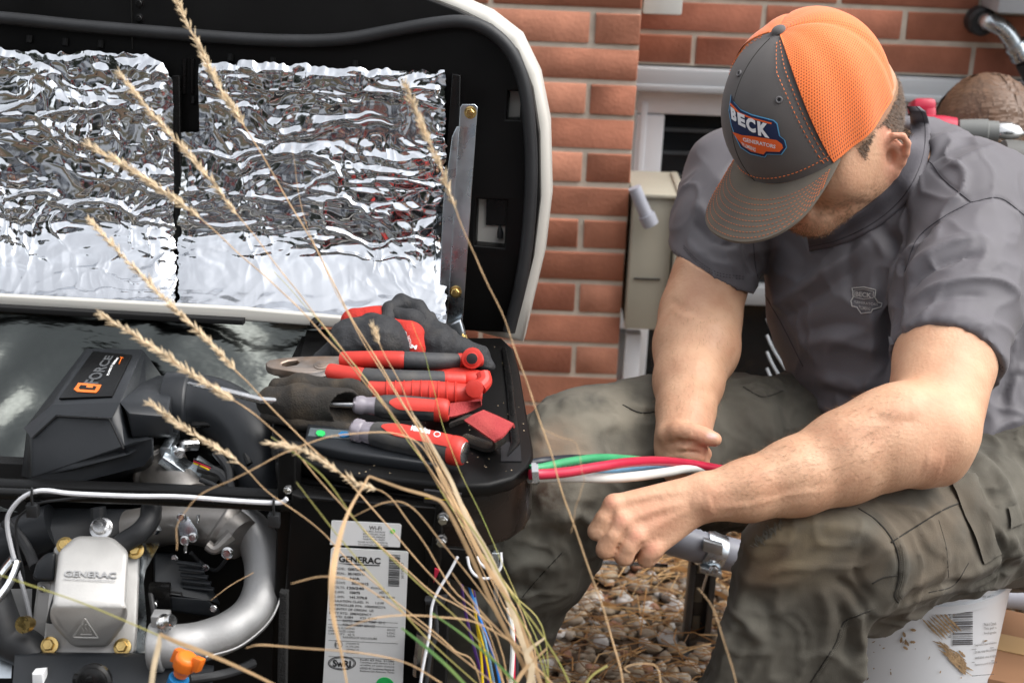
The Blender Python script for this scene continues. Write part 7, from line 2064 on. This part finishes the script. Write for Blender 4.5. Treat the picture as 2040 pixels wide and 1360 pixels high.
# black fabric sheath round the blade
FAB = mat('sheath_cloth', (.022,.019,.016), .85, col2=(.060,.045,.030), thr=(.48,.74), vscale=36, bump=.8, bscale=500, bdist=.0012)
sh_ = thing('tool_sheath', T(600,800,0), 'worn black cloth sheath around the screwdriver blade with an open right end', 'sheath')
sdf_part('sleeve', FAB, sh_, [(T(542,800,.022),T(600,803,.024),.017,.0205),(T(600,803,.024),T(688,812,.026),.0205,.021),(T(545,812,.014),T(640,826,.014),.013,.016)], .0022, .010, 21, .0018, subs=[(T(678,811,.027),T(712,815,.029),.0165,.0185)])
sdf_part('upper_fold', FAB, sh_, [(T(552,772,.034),T(600,768,.038),.011,.012),(T(600,768,.038),T(700,777,.034),.012,.010),(T(700,777,.034),T(730,786,.030),.010,.008)], .0022, .010, 22, .0016)
sdf_part('under_flap', FAB, sh_, [(T(530,828,.008),T(600,842,.008),.007,.008),(T(600,842,.008),T(690,856,.008),.008,.008)], .0022, .008, 23, .0010)
# red strap with black lining, two loops
st = thing('tool_strap', T(930,840,0), 'dusty red webbing strap with black lining, looped at the right end of the tools', 'strap')
REDW = mat('strap_red', (.34,.030,.035), .75, var=.12, vscale=30, bump=.8, bscale=500, bdist=.0012, col2=(.42,.06,.055))
def ribbon(name, m_, parent, L1, L2, th, n=28):
    a = catmull([tuple(T(*q_)) for q_ in L1], n); b = catmull([tuple(T(*q_)) for q_ in L2], n); V = []
    for k in range(n):
        p0, p1 = Vector(a[k]), Vector(b[k]); tg = Vector(a[min(k+1,n-1)])-Vector(a[max(k-1,0)]); nn = tg.cross(p1-p0).normalized()
        for j in range(5):
            c_ = p0.lerp(p1, j/4)
            V.append(c_+nn*(th/2*(1-.3*abs(j-2)/2)))
        for j in range(4,-1,-1):
            c_ = p0.lerp(p1, j/4); V.append(c_-nn*(th/2*(1-.3*abs(j-2)/2)))
    F = [(k*10+j, k*10+(j+1) % 10, (k+1)*10+(j+1) % 10, (k+1)*10+j) for k in range(n-1) for j in range(10)]
    F += [tuple(range(10))[::-1], tuple((n-1)*10+j for j in range(10))]
    t = MB(); t.add(V, F); return t.build(name, m_, parent, smooth=50)
ribbon('upper_band', REDW, st, [(840,806,.020),(880,806,.022),(925,800,.026),(958,796,.034)], [(845,828,.016),(890,832,.014),(930,822,.016),(960,806,.018)], .004)
ribbon('end_band', REDW, st, [(925,838,.030),(945,826,.035),(963,818,.036)], [(985,880,.028),(1003,868,.034),(1023,845,.034)], .0035)
ribbon('end_band_edge', REDW, st, [(963,818,.036),(972,822,.034)], [(1023,845,.034),(1025,852,.026)], .0035, 8)
ribbon('lining', FAB, st, [(895,848,.020),(930,838,.0285),(960,852,.026),(980,876,.022),(984,890,.014),(970,897,.006),(940,888,.003),(915,876,.002)],
       [(905,842,.020),(938,828,.030),(975,838,.030),(1000,866,.026),(1004,880,.012),(985,885,.004),(955,875,.002),(930,866,.002)], .006, 46)
# ================================================================ GRASS IN FRONT
gr = thing('ornamental_grass', (P(1075,1400,1.33).x, P(1075,1400,1.33).y, 0), 'clump of dry tan and green grass stalks growing in front of the generator', 'grass clump')
GBASE = P(1075,1400,1.33); GBASE.z = 0
rsg = np.random.RandomState(12)
def seedhead(t, c, n, w):
    """c: Vector list along the head; spikelets around it"""
    N = len(c)
    for i in range(n):
        k = rsg.rand(); f = k*(N-1.001); j = int(f); p_ = c[j].lerp(c[j+1], f-j); tg = (c[j]-c[j+1]).normalized()   # toward the tip
        a = rsg.uniform(0,2*PI); u = tg.orthogonal().normalized(); v = tg.cross(u)
        d = (tg*.9+(u*math.cos(a)+v*math.sin(a))*rsg.uniform(.15,.75)).normalized()
        ww = w*.6*(.35+.65*math.sin(PI*min(1,.12+k*.95)))*rsg.uniform(.4,1.3); L_ = .0045+.006*rsg.rand()
        s_ = p_+(u*math.cos(a)+v*math.sin(a))*ww*.25
        t.tube([s_, s_+d*L_*.5, s_+d*L_], [.0002,.00058,.00006], 4, resample=False)
def stalk(W, r0, r1, m_, head=None, hw=.003, hn=150, mt_head=None, rooted=True, col_mix=None):
    """W tip -> base list of (px,py,depth)"""
    pts = [P(*a) for a in W]
    if rooted:
        last = pts[-1]; dn = (pts[-1]-pts[-2]).normalized()
        g = GBASE+Vector((rsg.normal(0,.03), rsg.normal(0,.03), 0))
        pts += [last.lerp(g, .35)+dn*.03, last.lerp(g, .7), g]
    n = len(pts)*6; c = catmull([tuple(a) for a in pts], n); rr = [.62*(r0+(r1-r0)*k/(n-1)) for k in range(n)]
    wob = np.array([[math.sin(k*.9+W[0][0]), math.cos(k*.7+W[0][1]), 0] for k in range(n)])*.0004
    t = MB(); t.tube([Vector(a) for a in c+wob], rr, 6, resample=False)
    o = t.build('stalk', m_, gr, smooth=60)
    if head:
        # head covers the first part of the stalk by photo row
        s = topx(c); hd = [Vector(a) for a, q_ in zip(c, s) if q_[1] <= head]
        if len(hd) > 2:
            t = MB(); seedhead(t, hd, hn, hw); t.build('seed_head', mt_head or M['straw_pale'], o, smooth=60)
    return o
def blade(W, w, m_):
    pts = catmull([tuple(P(*a[:3])) for a in W], len(W)*8); n = len(pts)
    ws = .62*np.interp(np.linspace(0,1,n), np.linspace(0,1,len(W)), [a[3] if len(a) > 3 else w for a in W])
    t = MB(); V = []
    for k in range(n):
        p_ = Vector(pts[k]); tg = Vector(pts[min(k+1,n-1)])-Vector(pts[max(k-1,0)]); sd = tg.cross(_F).normalized()
        V += [p_-sd*ws[k], p_+_F*ws[k]*.35, p_+sd*ws[k], p_-_F*.0002]
    F = []
    for k in range(n-1):
        for j in range(4): F.append((4*k+j, 4*k+(j+1) % 4, 4*(k+1)+(j+1) % 4, 4*(k+1)+j))
    t.add(V, F); return t.build('leaf_blade', m_, gr, smooth=60)
D0 = 1.30
ST, SPL, GS, GBL = M['straw'], M['straw_pale'], M['green_stem'], M['green_blade']
stalk([(340,-40,1.30),(352,0,1.30),(400,100,1.30),(440,180,1.30),(480,240,1.30),(560,375,1.30),(640,515,1.30),(690,615,1.30),(765,740,1.30),(850,880,1.30),(930,1020,1.30),(990,1150,1.30),(1055,1310,1.30)], .0007, .0014, ST, 262, .0048, 420)
stalk([(236,145,1.28),(300,225,1.28),(370,300,1.28),(430,372,1.28),(500,462,1.28),(580,565,1.28),(650,655,1.28),(720,745,1.28),(800,850,1.29),(870,960,1.30),(940,1070,1.31),(1010,1200,1.31),(1070,1330,1.31)], .0005, .0013, ST, 440, .0030, 330)
stalk([(176,290,1.26),(260,338,1.26),(330,385,1.26),(400,435,1.26),(470,500,1.27),(550,570,1.27),(620,640,1.27),(700,730,1.28),(790,840,1.29),(880,970,1.30),(960,1110,1.31),(1050,1290,1.31)], .0006, .0013, ST, 440, .0036, 360)
stalk([(176,437,1.25),(240,505,1.25),(330,598,1.25),(400,665,1.25),(455,722,1.25),(520,790,1.26),(600,872,1.26),(700,965,1.27),(800,1080,1.28),(900,1190,1.29),(1000,1300,1.30)], .0006, .0012, ST, 745, .0028, 340)
stalk([(203,628,1.24),(290,682,1.24),(370,737,1.24),(440,782,1.24),(480,806,1.24),(560,870,1.25),(640,960,1.26),(740,1070,1.27),(850,1170,1.28),(980,1290,1.29)], .0006, .0012, ST, 800, .0034, 340)
stalk([(303,805,1.23),(370,855,1.23),(430,892,1.23),(480,925,1.23),(540,985,1.24),(620,1040,1.25),(690,1110,1.26),(780,1190,1.27),(900,1290,1.28),(960,1370,1.29)], .0005, .0011, ST, 925, .0022, 190)
stalk([(808,170,1.22),(840,250,1.22),(878,335,1.22),(905,410,1.22),(950,520,1.22),(1000,625,1.22),(1045,750,1.22),(1090,880,1.22),(1130,1010,1.22),(1180,1150,1.22),(1225,1290,1.22),(1245,1380,1.22)], .0004, .0012, ST, 420, .0026, 220, rooted=False)
stalk([(582,290,1.33),(590,350,1.33),(605,430,1.33),(650,540,1.33),(700,640,1.33),(760,740,1.33),(830,850,1.33),(890,960,1.33),(980,1120,1.33),(1060,1290,1.33)], .0003, .0012, ST)
stalk([(745,655,1.29),(758,690,1.29),(800,770,1.29),(832,850,1.29),(870,940,1.29),(935,1080,1.30),(1000,1220,1.31),(1050,1340,1.31)], .0006, .0012, ST, 690, .0016, 50)
stalk([(820,640,1.36),(850,720,1.36),(870,800,1.35),(900,900,1.34),(960,1030,1.34),(1030,1190,1.34),(1095,1370,1.34)], .0003, .0010, GS)
stalk([(545,540,1.34),(600,600,1.34),(660,670,1.34),(740,770,1.34),(800,860,1.33),(850,930,1.33),(930,1060,1.33),(1020,1180,1.33),(1090,1300,1.33)], .0004, .0011, GS)
stalk([(1158,930,1.20),(1163,960,1.20),(1150,1000,1.20),(1138,1060,1.20)], .0003, .0004, ST, rooted=False)
stalk([(1076,852,1.21),(1110,868,1.21),(1148,884,1.21),(1158,930,1.205)], .0003, .0004, ST, rooted=False)
# bent seed stem lying to the left and the arching leaf
stalk([(537,882,1.22),(575,890,1.22),(620,905,1.22),(665,935,1.22),(720,965,1.23),(770,985,1.24),(830,1060,1.25),(900,1170,1.27),(985,1290,1.29)], .0006, .0010, ST, 975, .0024, 170)
stalk([(352,1095,1.20),(356,1040,1.20),(400,985,1.20),(470,952,1.20),(560,905,1.21),(640,874,1.22),(720,862,1.23),(790,864,1.24),(835,885,1.25),(880,950,1.26),(930,1050,1.27),(1000,1200,1.29),(1060,1340,1.30)], .0006, .0012, ST)
blade([(698,1400,1.17,.0010),(680,1300,1.17,.0016),(663,1220,1.17,.0034),(662,1150,1.17,.0046),(672,1090,1.18,.0040),(694,1020,1.19,.0020),(735,948,1.20,.0012)], .004, M['straw'])
blade([(735,948,1.20,.0014),(800,972,1.20,.0018),(860,990,1.20,.0020),(888,1010,1.20,.0024),(930,1090,1.22,.003),(980,1200,1.25,.003),(1040,1320,1.28,.003),(1080,1420,1.30,.003)], .002, M['straw'])
blade([(1075,1400,1.28,.003),(1035,1260,1.27,.0040),(985,1130,1.27,.0042),(930,1030,1.27,.0036),(895,950,1.28,.0026),(850,868,1.28,.0014),(820,820,1.28,.0006)], .002, SPL)
blade([(1090,1400,1.28,.003),(1030,1230,1.27,.0035),(960,1110,1.27,.0034),(905,1000,1.27,.0030),(870,930,1.28,.0016)], .002, ST)
blade([(318,1262,1.15,.0015),(316,1285,1.15,.0036),(306,1330,1.15,.0034),(298,1400,1.15,.0036)], .004, SPL)
blade([(318,1262,1.15,.002),(345,1275,1.15,.0028),(400,1295,1.16,.0020),(480,1330,1.18,.0018),(560,1370,1.20,.0020)], .002, ST)
for W, m_, w in (
    ([(-20,1138,1.16),(60,1165,1.16),(170,1203,1.17),(300,1258,1.18),(360,1285,1.19)], GS, .0010),
    ([(360,1285,1.19),(440,1315,1.20),(545,1362,1.21)], ST, .0012),
    ([(590,960,1.22),(680,1075,1.23),(770,1180,1.24),(850,1270,1.25),(960,1370,1.27)], GS, .0009),
    ([(540,870,1.24),(640,945,1.24),(720,1050,1.25),(820,1150,1.26),(930,1250,1.28),(1030,1370,1.29)], GS, .0009),
    ([(800,1250,1.18),(850,1290,1.18),(900,1335,1.18),(960,1400,1.19)], GBL, .0022),
    ([(860,1220,1.20),(930,1270,1.20),(1010,1340,1.22),(1060,1400,1.22)], GBL, .0016),
    ([(580,1162,1.18),(640,1148,1.18),(700,1155,1.19),(760,1190,1.20),(830,1240,1.21),(920,1310,1.23),(1010,1380,1.25)], ST, .0010),
    ([(690,1250,1.18),(740,1232,1.18),(800,1225,1.19),(870,1228,1.20),(950,1240,1.22),(1040,1290,1.25)], ST, .0010),
    ([(490,1290,1.17),(520,1284,1.17),(600,1290,1.18),(720,1300,1.19),(810,1320,1.20),(880,1360,1.21)], ST, .0010),
    ([(420,1195,1.40),(460,1165,1.40),(505,1140,1.40)], ST, .0006),
    ([(900,1140,1.22),(960,1220,1.23),(1030,1290,1.25),(1110,1370,1.26)], ST, .0012),
    ([(910,1015,1.23),(960,1080,1.24),(1010,1170,1.25),(1070,1250,1.26),(1120,1330,1.27),(1150,1400,1.27)], GS, .0012),
    ([(1255,1340,1.25),(1245,1330,1.25),(1270,1322,1.25),(1310,1330,1.25),(1318,1400,1.25)], ST, .0009),
    ([(1150,1400,1.22),(1175,1350,1.22),(1210,1325,1.22)], GS, .0014),
    ([(1390,1170,1.16),(1420,1210,1.16),(1440,1270,1.16),(1462,1340,1.16),(1475,1400,1.16)], ST, .0006),
    ([(1000,1180,1.22),(1035,1230,1.23),(1075,1310,1.24),(1100,1400,1.25)], GS, .0011),
    ([(700,1030,1.24),(770,1000,1.24),(820,1010,1.24),(880,1080,1.25),(960,1180,1.26),(1040,1300,1.27)], ST, .0008)):
    blade([(a[0],a[1],a[2],w*(.5 if i in (0,) else 1)) for i, a in enumerate(W)], w, m_)
blade([(1045,1400,1.24,.003),(1060,1330,1.24,.0045),(1050,1300,1.24,.0035),(1085,1270,1.24,.001)], .003, SPL)
blade([(1010,1400,1.24,.002),(1040,1340,1.24,.003),(1090,1290,1.24,.001)], .003, ST)
